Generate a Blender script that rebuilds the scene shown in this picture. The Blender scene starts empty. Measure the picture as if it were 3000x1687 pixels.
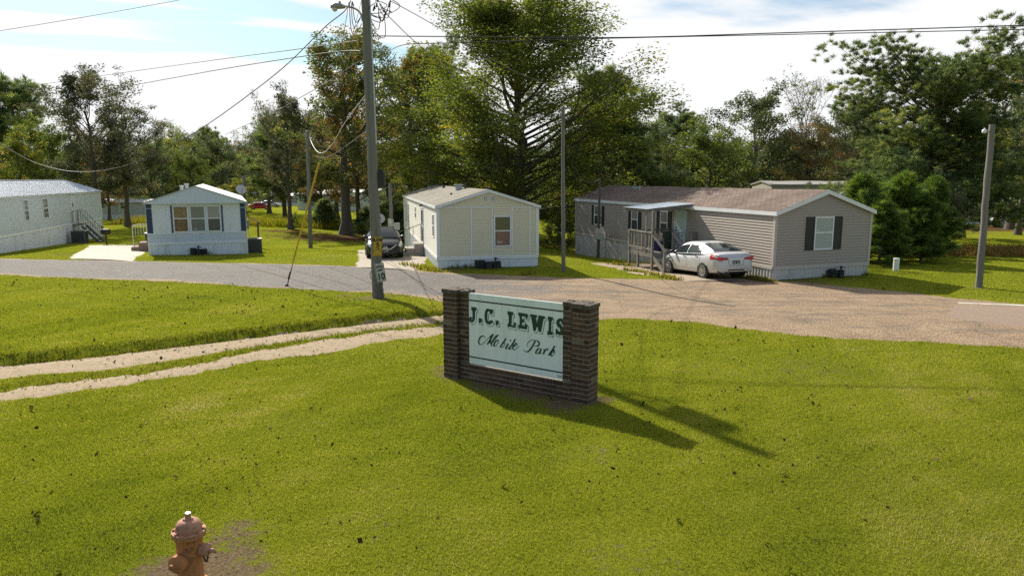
import bpy, math, random
import numpy as np
from mathutils import Vector, Matrix

# ------------------------------------------------------------------ camera, world, sun, exposure
scene = bpy.context.scene
COL = scene.collection
R = math.radians
FPX = 2050.0
PITCH = math.atan(320.5 / FPX)
CAMZ = 3.9
cd = bpy.data.cameras.new('camera')
cam = bpy.data.objects.new('camera', cd)
COL.objects.link(cam)
cam.location = (0, 0, CAMZ)
cam.rotation_euler = (math.pi / 2 - PITCH, 0, 0)
cd.sensor_width = 36
cd.lens = FPX / 3000 * 36
cd.clip_end = 3000
scene.camera = cam

SUN_EL, SUN_AZ = 36.5, -32.0           # azimuth measured from +Y towards +X
world = bpy.data.worlds.new('World')
scene.world = world
world.use_nodes = True
wn, wl = world.node_tree.nodes, world.node_tree.links
wn.clear()


def nd(nodes, t, **kw):
    n = nodes.new(t)
    for k, v in kw.items():
        setattr(n, k, v)
    return n


def mth(nodes, links, op, a, b=None, clamp=False):
    n = nodes.new('ShaderNodeMath')
    n.operation = op
    n.use_clamp = clamp
    for i, s in enumerate((a, b)):
        if s is None:
            continue
        if isinstance(s, (int, float)):
            n.inputs[i].default_value = s
        else:
            links.new(s, n.inputs[i])
    return n.outputs[0]


out = nd(wn, 'ShaderNodeOutputWorld')
bg = nd(wn, 'ShaderNodeBackground')
bg.inputs['Strength'].default_value = 0.1
sky = nd(wn, 'ShaderNodeTexSky', sky_type='NISHITA', sun_disc=False)
sky.sun_elevation = R(SUN_EL)
sky.sun_rotation = R(SUN_AZ)
sky.altitude = 100
sky.air_density = 1.0
sky.dust_density = 1.0
tc = nd(wn, 'ShaderNodeTexCoord')
sx = nd(wn, 'ShaderNodeSeparateXYZ')
wl.new(tc.outputs['Generated'], sx.inputs[0])
# thin high cloud: a white sheet with a few blue openings, laid out on a plane high above
az = mth(wn, wl, 'ARCTAN2', sx.outputs[0], sx.outputs[1])
el = mth(wn, wl, 'ARCSINE', sx.outputs[2])
elc = mth(wn, wl, 'MAXIMUM', el, 0.01)
cmb = nd(wn, 'ShaderNodeCombineXYZ')
wl.new(mth(wn, wl, 'MULTIPLY', az, 5.0), cmb.inputs[0])
wl.new(mth(wn, wl, 'ADD', mth(wn, wl, 'MULTIPLY', el, 26.0), mth(wn, wl, 'MULTIPLY', az, 3.0)), cmb.inputs[1])
nz = nd(wn, 'ShaderNodeTexNoise')
nz.inputs['Scale'].default_value = 1.1
nz.inputs['Detail'].default_value = 6
nz.inputs['Roughness'].default_value = 0.55
wl.new(cmb.outputs[0], nz.inputs['Vector'])
nzv = nz.outputs['Fac']


def opening(a0, e0, wa, we, tilt, top=1.0):
    da = mth(wn, wl, 'SUBTRACT', az, R(a0))
    de = mth(wn, wl, 'SUBTRACT', el, R(e0))
    de = mth(wn, wl, 'SUBTRACT', de, mth(wn, wl, 'MULTIPLY', da, tilt))
    qa = mth(wn, wl, 'POWER', mth(wn, wl, 'DIVIDE', da, R(wa)), 2.0)
    qe = mth(wn, wl, 'POWER', mth(wn, wl, 'DIVIDE', de, R(we)), 2.0)
    return mth(wn, wl, 'SUBTRACT', top, mth(wn, wl, 'ADD', qa, qe))


ops = [opening(-16, 9.7, 9, 1.0, -0.05, 1.5), opening(-24, 12.9, 10, 0.8, -0.10, 1.5), opening(-30, 11.2, 10, .5, 0.02, 1.3),
       opening(-30, 9.0, 9, .45, 0.03, 1.1), opening(30, 15.5, 20, 3.4, 0.15, .75)]
m = ops[0]
for o in ops[1:]:
    m = mth(wn, wl, 'MAXIMUM', m, o)
hole = mth(wn, wl, 'ADD', m, mth(wn, wl, 'MULTIPLY', mth(wn, wl, 'SUBTRACT', nzv, 0.5), 2.6))
mr = nd(wn, 'ShaderNodeMapRange', interpolation_type='SMOOTHSTEP')
wl.new(hole, mr.inputs[0])
mr.inputs[1].default_value = -0.45
mr.inputs[2].default_value = 0.45
mr.inputs[3].default_value = 0.0
mr.inputs[4].default_value = 0.66
hs = nd(wn, 'ShaderNodeHueSaturation')
hs.inputs['Saturation'].default_value = 1.5
hs.inputs['Value'].default_value = 0.62
wl.new(sky.outputs[0], hs.inputs['Color'])
mix = nd(wn, 'ShaderNodeMix', data_type='RGBA')
bk = nd(wn, 'ShaderNodeMapRange', interpolation_type='SMOOTHSTEP')
wl.new(sx.outputs[1], bk.inputs[0])
bk.inputs[1].default_value = .45
bk.inputs[2].default_value = -.2
bk.inputs[4].default_value = .55
wl.new(mth(wn, wl, 'MAXIMUM', mr.outputs[0], bk.outputs[0]), mix.inputs[0])
# the cloud is brightest towards the sun and thins out to clear blue behind the viewer
fr = nd(wn, 'ShaderNodeMapRange', interpolation_type='SMOOTHSTEP')
wl.new(sx.outputs[1], fr.inputs[0])
fr.inputs[1].default_value = -.25
fr.inputs[2].default_value = .75
cc = nd(wn, 'ShaderNodeMix', data_type='RGBA')
wl.new(fr.outputs[0], cc.inputs[0])
cc.inputs[6].default_value = (3.5, 3.6, 3.8, 1)
cc.inputs[7].default_value = (5.6, 5.65, 5.7, 1)
wl.new(cc.outputs[2], mix.inputs[6])
tn = nd(wn, 'ShaderNodeMix', data_type='RGBA', blend_type='MULTIPLY')
tn.inputs[0].default_value = 1.0
tn.inputs[7].default_value = (.72, 1.0, 1.02, 1)
wl.new(hs.outputs[0], tn.inputs[6])
wl.new(tn.outputs[2], mix.inputs[7])
wl.new(mix.outputs[2], bg.inputs['Color'])
wl.new(bg.outputs[0], out.inputs[0])

sl = bpy.data.lights.new('sun', 'SUN')
sl.energy = 4.2
sl.angle = R(0.6)
sl.color = (1.0, 0.93, 0.80)
sun = bpy.data.objects.new('sun', sl)
COL.objects.link(sun)
sd = Vector((math.sin(R(SUN_AZ)) * math.cos(R(SUN_EL)), math.cos(R(SUN_AZ)) * math.cos(R(SUN_EL)), math.sin(R(SUN_EL))))
sun.rotation_euler = sd.to_track_quat('Z', 'Y').to_euler()
sun.location = (-20, 30, 40)

vs = scene.view_settings
vs.view_transform = 'Standard'
vs.look = 'None'
vs.exposure = 0.84
vs.gamma = 1.0
cy = scene.cycles
cy.max_bounces = 8
cy.transparent_max_bounces = 8
cy.caustics_reflective = False
cy.caustics_refractive = False
cy.use_denoising = False
cy.sample_clamp_indirect = 2.5
cy.diffuse_bounces = 4
cy.transmission_bounces = 4
cy.glossy_bounces = 3
world.cycles.sampling_method = 'MANUAL'
world.cycles.sample_map_resolution = 1024


# ------------------------------------------------------------------ terrain and surveying helpers
def SS(t):
    t = np.clip(t, 0, 1)
    return t * t * (3 - 2 * t)


def zt(x, y):
    x = np.asarray(x, float)
    y = np.asarray(y, float)
    d = np.interp(y, [35, 50, 70, 110, 160], [0, -1.05, -1.55, -2.2, -2.5])
    s = np.interp(x, [-30, -14, 12, 24], [.55, 1, 1, .55])
    s = s + (1 - s) * SS((y - 75) / 40)
    z = d * s - .2 * SS((x - 1) / 6) * SS((y - 18) / 7) - .2 * SS((x - 2) / 3) * SS((y - 28.5) / 4) * (1 - .6 * SS((x - 10) / 5))
    k = (x + 10.7) * -.534 + (y - 14.3) * .845
    z = z + .20 * SS(k / .22) * (1 - SS((k - .5) / 5)) * (1 - SS((x + 3.4) / 2.2)) * SS((y - 6) / 4)
    z = z + .018 * np.sin(x * .7 + 1.3) * np.sin(y * .6) * SS((y - 2) / 5)
    return z


def ray(u, v):
    x = (u - 1500) / FPX
    z = (843.5 - v) / FPX
    return np.array([x, math.cos(PITCH) + z * math.sin(PITCH), -math.sin(PITCH) + z * math.cos(PITCH)])


_T = np.concatenate([np.arange(2, 60, .02), np.arange(60, 500, .2)])


def G(u, v):
    """point of the terrain surveyed in direction (u, v)"""
    d = ray(u, v)
    P = _T[:, None] * d[None, :]
    below = CAMZ + P[:, 2] < zt(P[:, 0], P[:, 1])
    i = int(np.argmax(below)) if below.any() else len(_T) - 1
    return Vector((P[i, 0], P[i, 1], float(zt(P[i, 0], P[i, 1]))))


def at(u, v, y):
    d = ray(u, v)
    p = d * (y / d[1])
    return Vector((p[0], y, p[2] + CAMZ))


def ground(x, y):
    return float(zt(x, y))


# ------------------------------------------------------------------ object helpers
def tag(o, label=None, cat=None, group=None, kind=None):
    if label:
        o['label'] = label
    if cat:
        o['category'] = cat
    if group:
        o['group'] = group
    if kind:
        o['kind'] = kind
    return o


def thing(name, label, cat, loc=(0, 0, 0), rz=0.0, group=None, rot=None):
    o = bpy.data.objects.new(name, None)
    o.empty_display_size = 0.3
    COL.objects.link(o)
    o.location = loc
    o.rotation_euler = rot if rot else (0, 0, rz)
    return tag(o, label, cat, group)


def kids(o):
    return [c for c in bpy.data.objects if c.parent == o]


def copy_tree(o, parent=None):
    c = o.copy()
    COL.objects.link(c)
    if parent is not None:
        c.parent = parent
    for ch in kids(o):
        copy_tree(ch, c)
    return c


class MB:
    def __init__(self):
        self.v, self.f, self.mi, self.t = [], [], [], []

    def add(self, vs, fs, mi=0, tint=None):
        b = len(self.v)
        self.v += [tuple(p) for p in vs]
        for f in fs:
            self.f.append(tuple(i + b for i in f))
            self.mi.append(mi)
            self.t.append(random.random() if tint is None else tint)
        return self

    def quad(self, a, b, c, d, mi=0, tint=None):
        return self.add([a, b, c, d], [(0, 1, 2, 3)], mi, tint)

    def box(self, x0, x1, y0, y1, z0, z1, mi=0, M=None, tint=None):
        vs = [Vector((x, y, z)) for z in (z0, z1) for y in (y0, y1) for x in (x0, x1)]
        if M is not None:
            vs = [M @ p for p in vs]
        return self.add(vs, [(0, 2, 3, 1), (4, 5, 7, 6), (0, 1, 5, 4), (2, 6, 7, 3), (0, 4, 6, 2), (1, 3, 7, 5)], mi, tint)

    def bar(self, p0, p1, w, h, mi=0, up=(0, 0, 1), tint=None):
        p0, p1 = Vector(p0), Vector(p1)
        d = (p1 - p0).normalized()
        u = Vector(up)
        s = d.cross(u)
        if s.length < 1e-4:
            s = d.cross(Vector((1, 0, 0)))
        s.normalize()
        u = s.cross(d).normalized()
        vs = [p + s * a * w / 2 + u * b * h / 2 for p in (p0, p1) for a, b in ((-1, -1), (1, -1), (1, 1), (-1, 1))]
        return self.add(vs, [(0, 3, 2, 1), (4, 5, 6, 7), (0, 1, 5, 4), (1, 2, 6, 5), (2, 3, 7, 6), (3, 0, 4, 7)], mi, tint)

    def tube(self, pts, r, n=8, mi=0, cap=True, tint=None):
        pts = [Vector(p) for p in pts]
        rs = r if isinstance(r, (list, tuple)) else [r] * len(pts)
        vs, fs = [], []
        ref = Vector((0, 0, 1))
        for i, p in enumerate(pts):
            d = (pts[min(i + 1, len(pts) - 1)] - pts[max(i - 1, 0)])
            d.normalize()
            s = d.cross(ref)
            if s.length < 0.15:
                s = d.cross(Vector((0, 1, 0)))
            s.normalize()
            u = s.cross(d)
            for k in range(n):
                a = 2 * math.pi * k / n
                vs.append(p + s * math.cos(a) * rs[i] + u * math.sin(a) * rs[i])
        for i in range(len(pts) - 1):
            for k in range(n):
                a, b = i * n + k, i * n + (k + 1) % n
                fs.append((a, b, b + n, a + n))
        if cap:
            fs.append(tuple(range(n))[::-1])
            fs.append(tuple((len(pts) - 1) * n + k for k in range(n)))
        return self.add(vs, fs, mi, tint)

    def cyl(self, p0, p1, r0, r1=None, n=16, mi=0):
        return self.tube([p0, p1], [r0, r0 if r1 is None else r1], n, mi)

    def lathe(self, prof, n=24, o=(0, 0, 0), mi=0, M=None):
        vs, fs = [], []
        for r, z in prof:
            for k in range(n):
                a = 2 * math.pi * k / n
                p = Vector((r * math.cos(a), r * math.sin(a), z))
                p = (M @ p) if M is not None else p + Vector(o)
                vs.append(p)
        for i in range(len(prof) - 1):
            for k in range(n):
                a, b = i * n + k, i * n + (k + 1) % n
                fs.append((a, b, b + n, a + n))
        fs.append(tuple(range(n))[::-1])
        fs.append(tuple((len(prof) - 1) * n + k for k in range(n)))
        return self.add(vs, fs, mi)

    def prism(self, poly, fn, d0, d1, mi=0):
        """poly of (a, z) pairs extruded from d0 to d1 through fn(a, z, d)"""
        n = len(poly)
        vs = [fn(a, z, d) for d in (d0, d1) for a, z in poly]
        fs = [tuple(range(n)), tuple(range(2 * n - 1, n - 1, -1))]
        for i in range(n):
            j = (i + 1) % n
            fs.append((i, i + n, j + n, j))
        return self.add(vs, fs, mi)

    def build(self, name, mats, parent=None, smooth=False, loc=None):
        me = bpy.data.meshes.new(name)
        me.from_pydata(self.v, [], self.f)
        if not isinstance(mats, (list, tuple)):
            mats = [mats]
        for mm in mats:
            me.materials.append(mm)
        me.polygons.foreach_set('material_index', self.mi)
        a = me.attributes.new('tint', 'FLOAT', 'FACE')
        a.data.foreach_set('value', self.t)
        if smooth:
            me.polygons.foreach_set('use_smooth', [True] * len(self.f))
        me.update()
        o = bpy.data.objects.new(name, me)
        COL.objects.link(o)
        if parent is not None:
            o.parent = parent
        if loc is not None:
            o.location = loc
        return o


def bevel(o, w=.01, seg=2):
    md = o.modifiers.new('bevel', 'BEVEL')
    md.width = w
    md.segments = seg
    md.limit_method = 'ANGLE'
    return o


def text_into(mb, body, size, fn, mi=0, align='CENTER', shear=0.0, bold=0.0, spacing=1.0, d=0.0):
    cu = bpy.data.curves.new('lettering', 'FONT')
    cu.body = body
    cu.size = size
    cu.align_x = align
    cu.align_y = 'CENTER'
    cu.shear = shear
    cu.offset = bold
    cu.space_character = spacing
    ob = bpy.data.objects.new('lettering', cu)
    COL.objects.link(ob)
    dg = bpy.context.evaluated_depsgraph_get()
    me = bpy.data.meshes.new_from_object(ob.evaluated_get(dg))
    mb.add([fn(p.co.x, p.co.y, d) for p in me.vertices], [tuple(q.vertices) for q in me.polygons], mi)
    bpy.data.objects.remove(ob)
    bpy.data.curves.remove(cu)
    bpy.data.meshes.remove(me)


# ------------------------------------------------------------------ materials
MATS = {}


def newmat(name):
    mt = bpy.data.materials.new(name)
    mt.use_nodes = True
    mt.node_tree.nodes.clear()
    return mt, mt.node_tree.nodes, mt.node_tree.links


def mat(name, col, rough=.6, metal=0.0, var=.12, scale=3.0, stretch=(1, 1, 1), bump=0.0, bscale=40.0, dirt=None, dirtamt=.0,
        dscale=1.2, tint=0.0, spec=.5, coat=0.0, detail=4.0):
    if name in MATS:
        return MATS[name]
    mt, n, l = newmat(name)
    o = nd(n, 'ShaderNodeOutputMaterial')
    b = nd(n, 'ShaderNodeBsdfPrincipled')
    l.new(b.outputs[0], o.inputs[0])
    b.inputs['Roughness'].default_value = rough
    b.inputs['Metallic'].default_value = metal
    b.inputs['Specular IOR Level'].default_value = spec
    b.inputs['Coat Weight'].default_value = coat
    b.inputs['Coat Roughness'].default_value = .05
    t = nd(n, 'ShaderNodeTexCoord')
    mp = nd(n, 'ShaderNodeMapping')
    mp.inputs['Scale'].default_value = stretch
    l.new(t.outputs['Object'], mp.inputs[0])
    nz_ = nd(n, 'ShaderNodeTexNoise')
    nz_.inputs['Scale'].default_value = scale
    nz_.inputs['Detail'].default_value = detail
    l.new(mp.outputs[0], nz_.inputs['Vector'])
    mx = nd(n, 'ShaderNodeMix', data_type='RGBA')
    c = np.array(col)
    mx.inputs[6].default_value = (*np.clip(c * (1 - var), 0, 1), 1)
    mx.inputs[7].default_value = (*np.clip(c * (1 + var), 0, 1), 1)
    l.new(nz_.outputs['Fac'], mx.inputs[0])
    cur = mx.outputs[2]
    if tint:
        at_ = nd(n, 'ShaderNodeAttribute', attribute_name='tint')
        h = nd(n, 'ShaderNodeHueSaturation')
        v = nd(n, 'ShaderNodeMapRange')
        l.new(at_.outputs['Fac'], v.inputs[0])
        v.inputs[3].default_value = 1 - tint
        v.inputs[4].default_value = 1 + tint
        l.new(v.outputs[0], h.inputs['Value'])
        l.new(cur, h.inputs['Color'])
        cur = h.outputs[0]
    if dirt is not None:
        n2 = nd(n, 'ShaderNodeTexNoise')
        n2.inputs['Scale'].default_value = dscale
        n2.inputs['Detail'].default_value = 6
        n2.inputs['Roughness'].default_value = .65
        l.new(mp.outputs[0], n2.inputs['Vector'])
        r2 = nd(n, 'ShaderNodeMapRange')
        r2.inputs[1].default_value = .5
        r2.inputs[2].default_value = .75
        r2.inputs[4].default_value = dirtamt
        l.new(n2.outputs['Fac'], r2.inputs[0])
        m2 = nd(n, 'ShaderNodeMix', data_type='RGBA')
        l.new(r2.outputs[0], m2.inputs[0])
        l.new(cur, m2.inputs[6])
        m2.inputs[7].default_value = (*dirt, 1)
        cur = m2.outputs[2]
    l.new(cur, b.inputs['Base Color'])
    if bump:
        n3 = nd(n, 'ShaderNodeTexNoise')
        n3.inputs['Scale'].default_value = bscale
        n3.inputs['Detail'].default_value = 4
        l.new(mp.outputs[0], n3.inputs['Vector'])
        bp = nd(n, 'ShaderNodeBump')
        bp.inputs['Strength'].default_value = bump
        bp.inputs['Distance'].default_value = .02
        l.new(n3.outputs['Fac'], bp.inputs['Height'])
        l.new(bp.outputs[0], b.inputs['Normal'])
    MATS[name] = mt
    return mt


def ramp(n, stops, interp='LINEAR'):
    r = nd(n, 'ShaderNodeValToRGB')
    r.color_ramp.interpolation = interp
    e = r.color_ramp.elements
    e[0].position, e[0].color = stops[0][0], (*stops[0][1], 1)
    e[1].position, e[1].color = stops[-1][0], (*stops[-1][1], 1)
    for p, c in stops[1:-1]:
        q = e.new(p)
        q.color = (*c, 1)
    return r


def leafmat(name, stops, trans=.42, gloss=.06):
    mt, n, l = newmat(name)
    o = nd(n, 'ShaderNodeOutputMaterial')
    a = nd(n, 'ShaderNodeAttribute', attribute_name='tint')
    oi = nd(n, 'ShaderNodeObjectInfo')
    r = ramp(n, stops)
    l.new(a.outputs['Fac'], r.inputs[0])
    h = nd(n, 'ShaderNodeHueSaturation')
    v = nd(n, 'ShaderNodeMapRange')
    l.new(oi.outputs['Random'], v.inputs[0])
    v.inputs[3].default_value = .85
    v.inputs[4].default_value = 1.15
    l.new(v.outputs[0], h.inputs['Value'])
    l.new(r.outputs[0], h.inputs['Color'])
    d = nd(n, 'ShaderNodeBsdfDiffuse')
    tr = nd(n, 'ShaderNodeBsdfTranslucent')
    g = nd(n, 'ShaderNodeBsdfGlossy')
    g.inputs['Roughness'].default_value = .45
    g.inputs['Color'].default_value = (.6, .6, .6, 1)
    hy = nd(n, 'ShaderNodeHueSaturation')
    hy.inputs['Value'].default_value = 1.5
    hy.inputs['Saturation'].default_value = 1.1
    l.new(h.outputs[0], hy.inputs['Color'])
    l.new(h.outputs[0], d.inputs[0])
    l.new(hy.outputs[0], tr.inputs[0])
    g.inputs['Roughness'].default_value = .5
    m1 = nd(n, 'ShaderNodeMixShader')
    m1.inputs[0].default_value = trans
    l.new(d.outputs[0], m1.inputs[1])
    l.new(tr.outputs[0], m1.inputs[2])
    m2 = nd(n, 'ShaderNodeMixShader')
    m2.inputs[0].default_value = gloss
    l.new(m1.outputs[0], m2.inputs[1])
    l.new(g.outputs[0], m2.inputs[2])
    l.new(m2.outputs[0], o.inputs[0])
    MATS[name] = mt
    return mt


def glass(name, col, rough=.06):
    return mat(name, col, rough=rough, var=.05, spec=.7)


# ground: grass colours, bare and dry patches, litter under the trees
def ground_mat():
    mt, n, l = newmat('lawn')
    o = nd(n, 'ShaderNodeOutputMaterial')
    b = nd(n, 'ShaderNodeBsdfPrincipled')
    b.inputs['Roughness'].default_value = 1.0
    b.inputs['Specular IOR Level'].default_value = .0
    l.new(b.outputs[0], o.inputs[0])
    t = nd(n, 'ShaderNodeTexCoord')

    def noise(s, det=4, ro=.55, off=0.0):
        mp = nd(n, 'ShaderNodeMapping')
        mp.inputs['Location'].default_value = (off, off * .7, 0)
        l.new(t.outputs['Object'], mp.inputs[0])
        q = nd(n, 'ShaderNodeTexNoise')
        q.inputs['Scale'].default_value = s
        q.inputs['Detail'].default_value = det
        q.inputs['Roughness'].default_value = ro
        l.new(mp.outputs[0], q.inputs['Vector'])
        return q.outputs['Fac']

    r1 = ramp(n, [(.28, (.095, .122, .014)), (.45, (.192, .222, .020)), (.58, (.245, .262, .022)), (.74, (.30, .28, .05))])
    fine = noise(22, 6, .75)
    big = noise(.33, 5, .6, 3.1)
    l.new(mth(n, l, 'ADD', mth(n, l, 'MULTIPLY', fine, .45), mth(n, l, 'MULTIPLY', big, .55)), r1.inputs[0])
    # thin dry patches
    r2 = nd(n, 'ShaderNodeMapRange')
    r2.inputs[1].default_value = .58
    r2.inputs[2].default_value = .76
    r2.inputs[4].default_value = .45
    l.new(mth(n, l, 'ADD', mth(n, l, 'MULTIPLY', noise(.8, 5, .6, 9.0), .75), mth(n, l, 'MULTIPLY', noise(9, 3, .6), .25)), r2.inputs[0])
    m1 = nd(n, 'ShaderNodeMix', data_type='RGBA')
    l.new(r2.outputs[0], m1.inputs[0])
    l.new(r1.outputs[0], m1.inputs[6])
    m1.inputs[7].default_value = (.25, .20, .075, 1)
    # worn earth: painted where the mesh attribute says the turf has gone
    aw = nd(n, 'ShaderNodeAttribute', attribute_name='bare')
    wf = mth(n, l, 'ADD', aw.outputs['Fac'], mth(n, l, 'MULTIPLY', mth(n, l, 'SUBTRACT', noise(5, 5, .7), .5), 1.6))
    r3 = nd(n, 'ShaderNodeMapRange', interpolation_type='SMOOTHSTEP')
    r3.inputs[1].default_value = .35
    r3.inputs[2].default_value = .75
    l.new(wf, r3.inputs[0])
    r3b = mth(n, l, 'MULTIPLY', r3.outputs[0], mth(n, l, 'MINIMUM', mth(n, l, 'MULTIPLY', aw.outputs['Fac'], 4.0), 1.0))
    ec = ramp(n, [(.3, (.13, .095, .055)), (.6, (.25, .19, .115)), (.8, (.38, .30, .19))])
    l.new(noise(30, 4, .7), ec.inputs[0])
    m2 = nd(n, 'ShaderNodeMix', data_type='RGBA')
    l.new(r3b, m2.inputs[0])
    l.new(m1.outputs[2], m2.inputs[6])
    l.new(ec.outputs[0], m2.inputs[7])
    # leaf litter under the trees
    al = nd(n, 'ShaderNodeAttribute', attribute_name='litter')
    lf = mth(n, l, 'ADD', al.outputs['Fac'], mth(n, l, 'MULTIPLY', mth(n, l, 'SUBTRACT', noise(2.2, 6, .75, 4.0), .5), 2.2))
    r4 = nd(n, 'ShaderNodeMapRange', interpolation_type='SMOOTHSTEP')
    r4.inputs[1].default_value = .45
    r4.inputs[2].default_value = .8
    l.new(lf, r4.inputs[0])
    r4b = mth(n, l, 'MULTIPLY', r4.outputs[0], mth(n, l, 'MINIMUM', mth(n, l, 'MULTIPLY', al.outputs['Fac'], 3.0), 1.0))
    m3 = nd(n, 'ShaderNodeMix', data_type='RGBA')
    l.new(r4b, m3.inputs[0])
    l.new(m2.outputs[2], m3.inputs[6])
    lc = ramp(n, [(.3, (.06, .035, .02)), (.7, (.17, .105, .055))])
    l.new(noise(14, 4, .7), lc.inputs[0])
    l.new(lc.outputs[0], m3.inputs[7])
    l.new(m3.outputs[2], b.inputs['Base Color'])
    bp = nd(n, 'ShaderNodeBump')
    bp.inputs['Strength'].default_value = 1.0
    bp.inputs['Distance'].default_value = .06
    l.new(mth(n, l, 'ADD', fine, mth(n, l, 'MULTIPLY', noise(70, 3, .7), .6)), bp.inputs['Height'])
    l.new(bp.outputs[0], b.inputs['Normal'])
    return mt


def road_mat():
    """old grey chip-seal that turns to tan dirt towards the junction, with dark broken patches"""
    mt, n, l = newmat('worn road')
    o = nd(n, 'ShaderNodeOutputMaterial')
    b = nd(n, 'ShaderNodeBsdfPrincipled')
    b.inputs['Roughness'].default_value = .85
    b.inputs['Specular IOR Level'].default_value = .3
    l.new(b.outputs[0], o.inputs[0])
    t = nd(n, 'ShaderNodeTexCoord')
    sp = nd(n, 'ShaderNodeSeparateXYZ')
    l.new(t.outputs['Object'], sp.inputs[0])

    def noise(s, det=4, ro=.55, off=0.0, st=(1, 1, 1)):
        mp = nd(n, 'ShaderNodeMapping')
        mp.inputs['Location'].default_value = (off, off * .7, 0)
        mp.inputs['Scale'].default_value = st
        l.new(t.outputs['Object'], mp.inputs[0])
        q = nd(n, 'ShaderNodeTexNoise')
        q.inputs['Scale'].default_value = s
        q.inputs['Detail'].default_value = det
        q.inputs['Roughness'].default_value = ro
        l.new(mp.outputs[0], q.inputs['Vector'])
        return q.outputs['Fac']
    vo = nd(n, 'ShaderNodeTexVoronoi')
    vo.inputs['Scale'].default_value = 26
    l.new(t.outputs['Object'], vo.inputs['Vector'])
    sep = nd(n, 'ShaderNodeSeparateColor')
    l.new(vo.outputs['Color'], sep.inputs[0])
    gr = ramp(n, [(.0, (.05, .045, .042)), (.4, (.115, .106, .098)), (.75, (.185, .172, .16)), (1, (.34, .32, .30))])
    l.new(mth(n, l, 'ADD', mth(n, l, 'MULTIPLY', sep.outputs[0], .6), mth(n, l, 'MULTIPLY', noise(1.1, 6, .6), .4)), gr.inputs[0])
    tn = ramp(n, [(.25, (.155, .105, .065)), (.5, (.285, .20, .125)), (.75, (.45, .33, .215))])
    l.new(mth(n, l, 'ADD', mth(n, l, 'MULTIPLY', noise(.9, 6, .62, 5), .42), mth(n, l, 'ADD', mth(n, l, 'MULTIPLY', noise(9, 6, .8), .38), mth(n, l, 'MULTIPLY', sep.outputs[1], .2))), tn.inputs[0])
    # how far the seal has gone: by place, broken up by noise
    gx = nd(n, 'ShaderNodeMapRange')
    gx.inputs[1].default_value = -5
    gx.inputs[2].default_value = 5
    gx.inputs[3].default_value = -.30
    gx.inputs[4].default_value = .46
    l.new(sp.outputs[0], gx.inputs[0])
    e = nd(n, 'ShaderNodeAttribute', attribute_name='edge')
    f = mth(n, l, 'ADD', mth(n, l, 'ADD', gx.outputs[0], mth(n, l, 'MULTIPLY', e.outputs['Fac'], .55)),
            mth(n, l, 'ADD', mth(n, l, 'MULTIPLY', noise(.45, 6, .65, 2, (1, 1.8, 1)), .9), mth(n, l, 'MULTIPLY', noise(6, 4, .7), .15)))
    mr_ = nd(n, 'ShaderNodeMapRange', interpolation_type='SMOOTHSTEP')
    mr_.inputs[1].default_value = .52
    mr_.inputs[2].default_value = .82
    l.new(f, mr_.inputs[0])
    m1 = nd(n, 'ShaderNodeMix', data_type='RGBA')
    l.new(mr_.outputs[0], m1.inputs[0])
    l.new(gr.outputs[0], m1.inputs[6])
    l.new(tn.outputs[0], m1.inputs[7])
    # dark broken seal and potholes in the junction
    mid = mth(n, l, 'MULTIPLY', mth(n, l, 'SUBTRACT', 1.0, e.outputs['Fac']), .09)
    dk = mth(n, l, 'ADD', mth(n, l, 'ADD', mid, noise(.7, 8, .75, 11, (.8, 2.2, 1))), mth(n, l, 'MULTIPLY', mth(n, l, 'SUBTRACT', noise(9, 3, .7), .5), .25))
    md = nd(n, 'ShaderNodeMapRange', interpolation_type='SMOOTHSTEP')
    md.inputs[1].default_value = .55
    md.inputs[2].default_value = .70
    md.inputs[4].default_value = .75
    l.new(dk, md.inputs[0])
    m2 = nd(n, 'ShaderNodeMix', data_type='RGBA')
    l.new(md.outputs[0], m2.inputs[0])
    l.new(m1.outputs[2], m2.inputs[6])
    m2.inputs[7].default_value = (.145, .115, .088, 1)
    # long cracks in the old seal
    cw = nd(n, 'ShaderNodeTexNoise')
    cw.inputs['Scale'].default_value = 1.6
    cw.inputs['Detail'].default_value = 5
    l.new(t.outputs['Object'], cw.inputs['Vector'])
    cx = nd(n, 'ShaderNodeVectorMath', operation='MULTIPLY_ADD')
    l.new(cw.outputs['Color'], cx.inputs[0])
    cx.inputs[1].default_value = (.9, .9, 0)
    l.new(t.outputs['Object'], cx.inputs[2])
    cr = nd(n, 'ShaderNodeTexVoronoi', feature='DISTANCE_TO_EDGE')
    cr.inputs['Scale'].default_value = .42
    l.new(cx.outputs[0], cr.inputs['Vector'])
    cm = nd(n, 'ShaderNodeMapRange')
    cm.inputs[1].default_value = .004
    cm.inputs[2].default_value = .016
    cm.inputs[3].default_value = .6
    cm.inputs[4].default_value = 0
    l.new(cr.outputs['Distance'], cm.inputs[0])
    m3 = nd(n, 'ShaderNodeMix', data_type='RGBA')
    l.new(mth(n, l, 'MULTIPLY', cm.outputs[0], noise(.8, 3, .6, 7)), m3.inputs[0])
    l.new(m2.outputs[2], m3.inputs[6])
    m3.inputs[7].default_value = (.03, .027, .024, 1)
    l.new(m3.outputs[2], b.inputs['Base Color'])
    bp = nd(n, 'ShaderNodeBump')
    bp.inputs['Strength'].default_value = .9
    bp.inputs['Distance'].default_value = .05
    l.new(mth(n, l, 'ADD', mth(n, l, 'MULTIPLY', vo.outputs['Distance'], .5), noise(12, 5, .7)), bp.inputs['Height'])
    l.new(bp.outputs[0], b.inputs['Normal'])
    return mt


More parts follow.
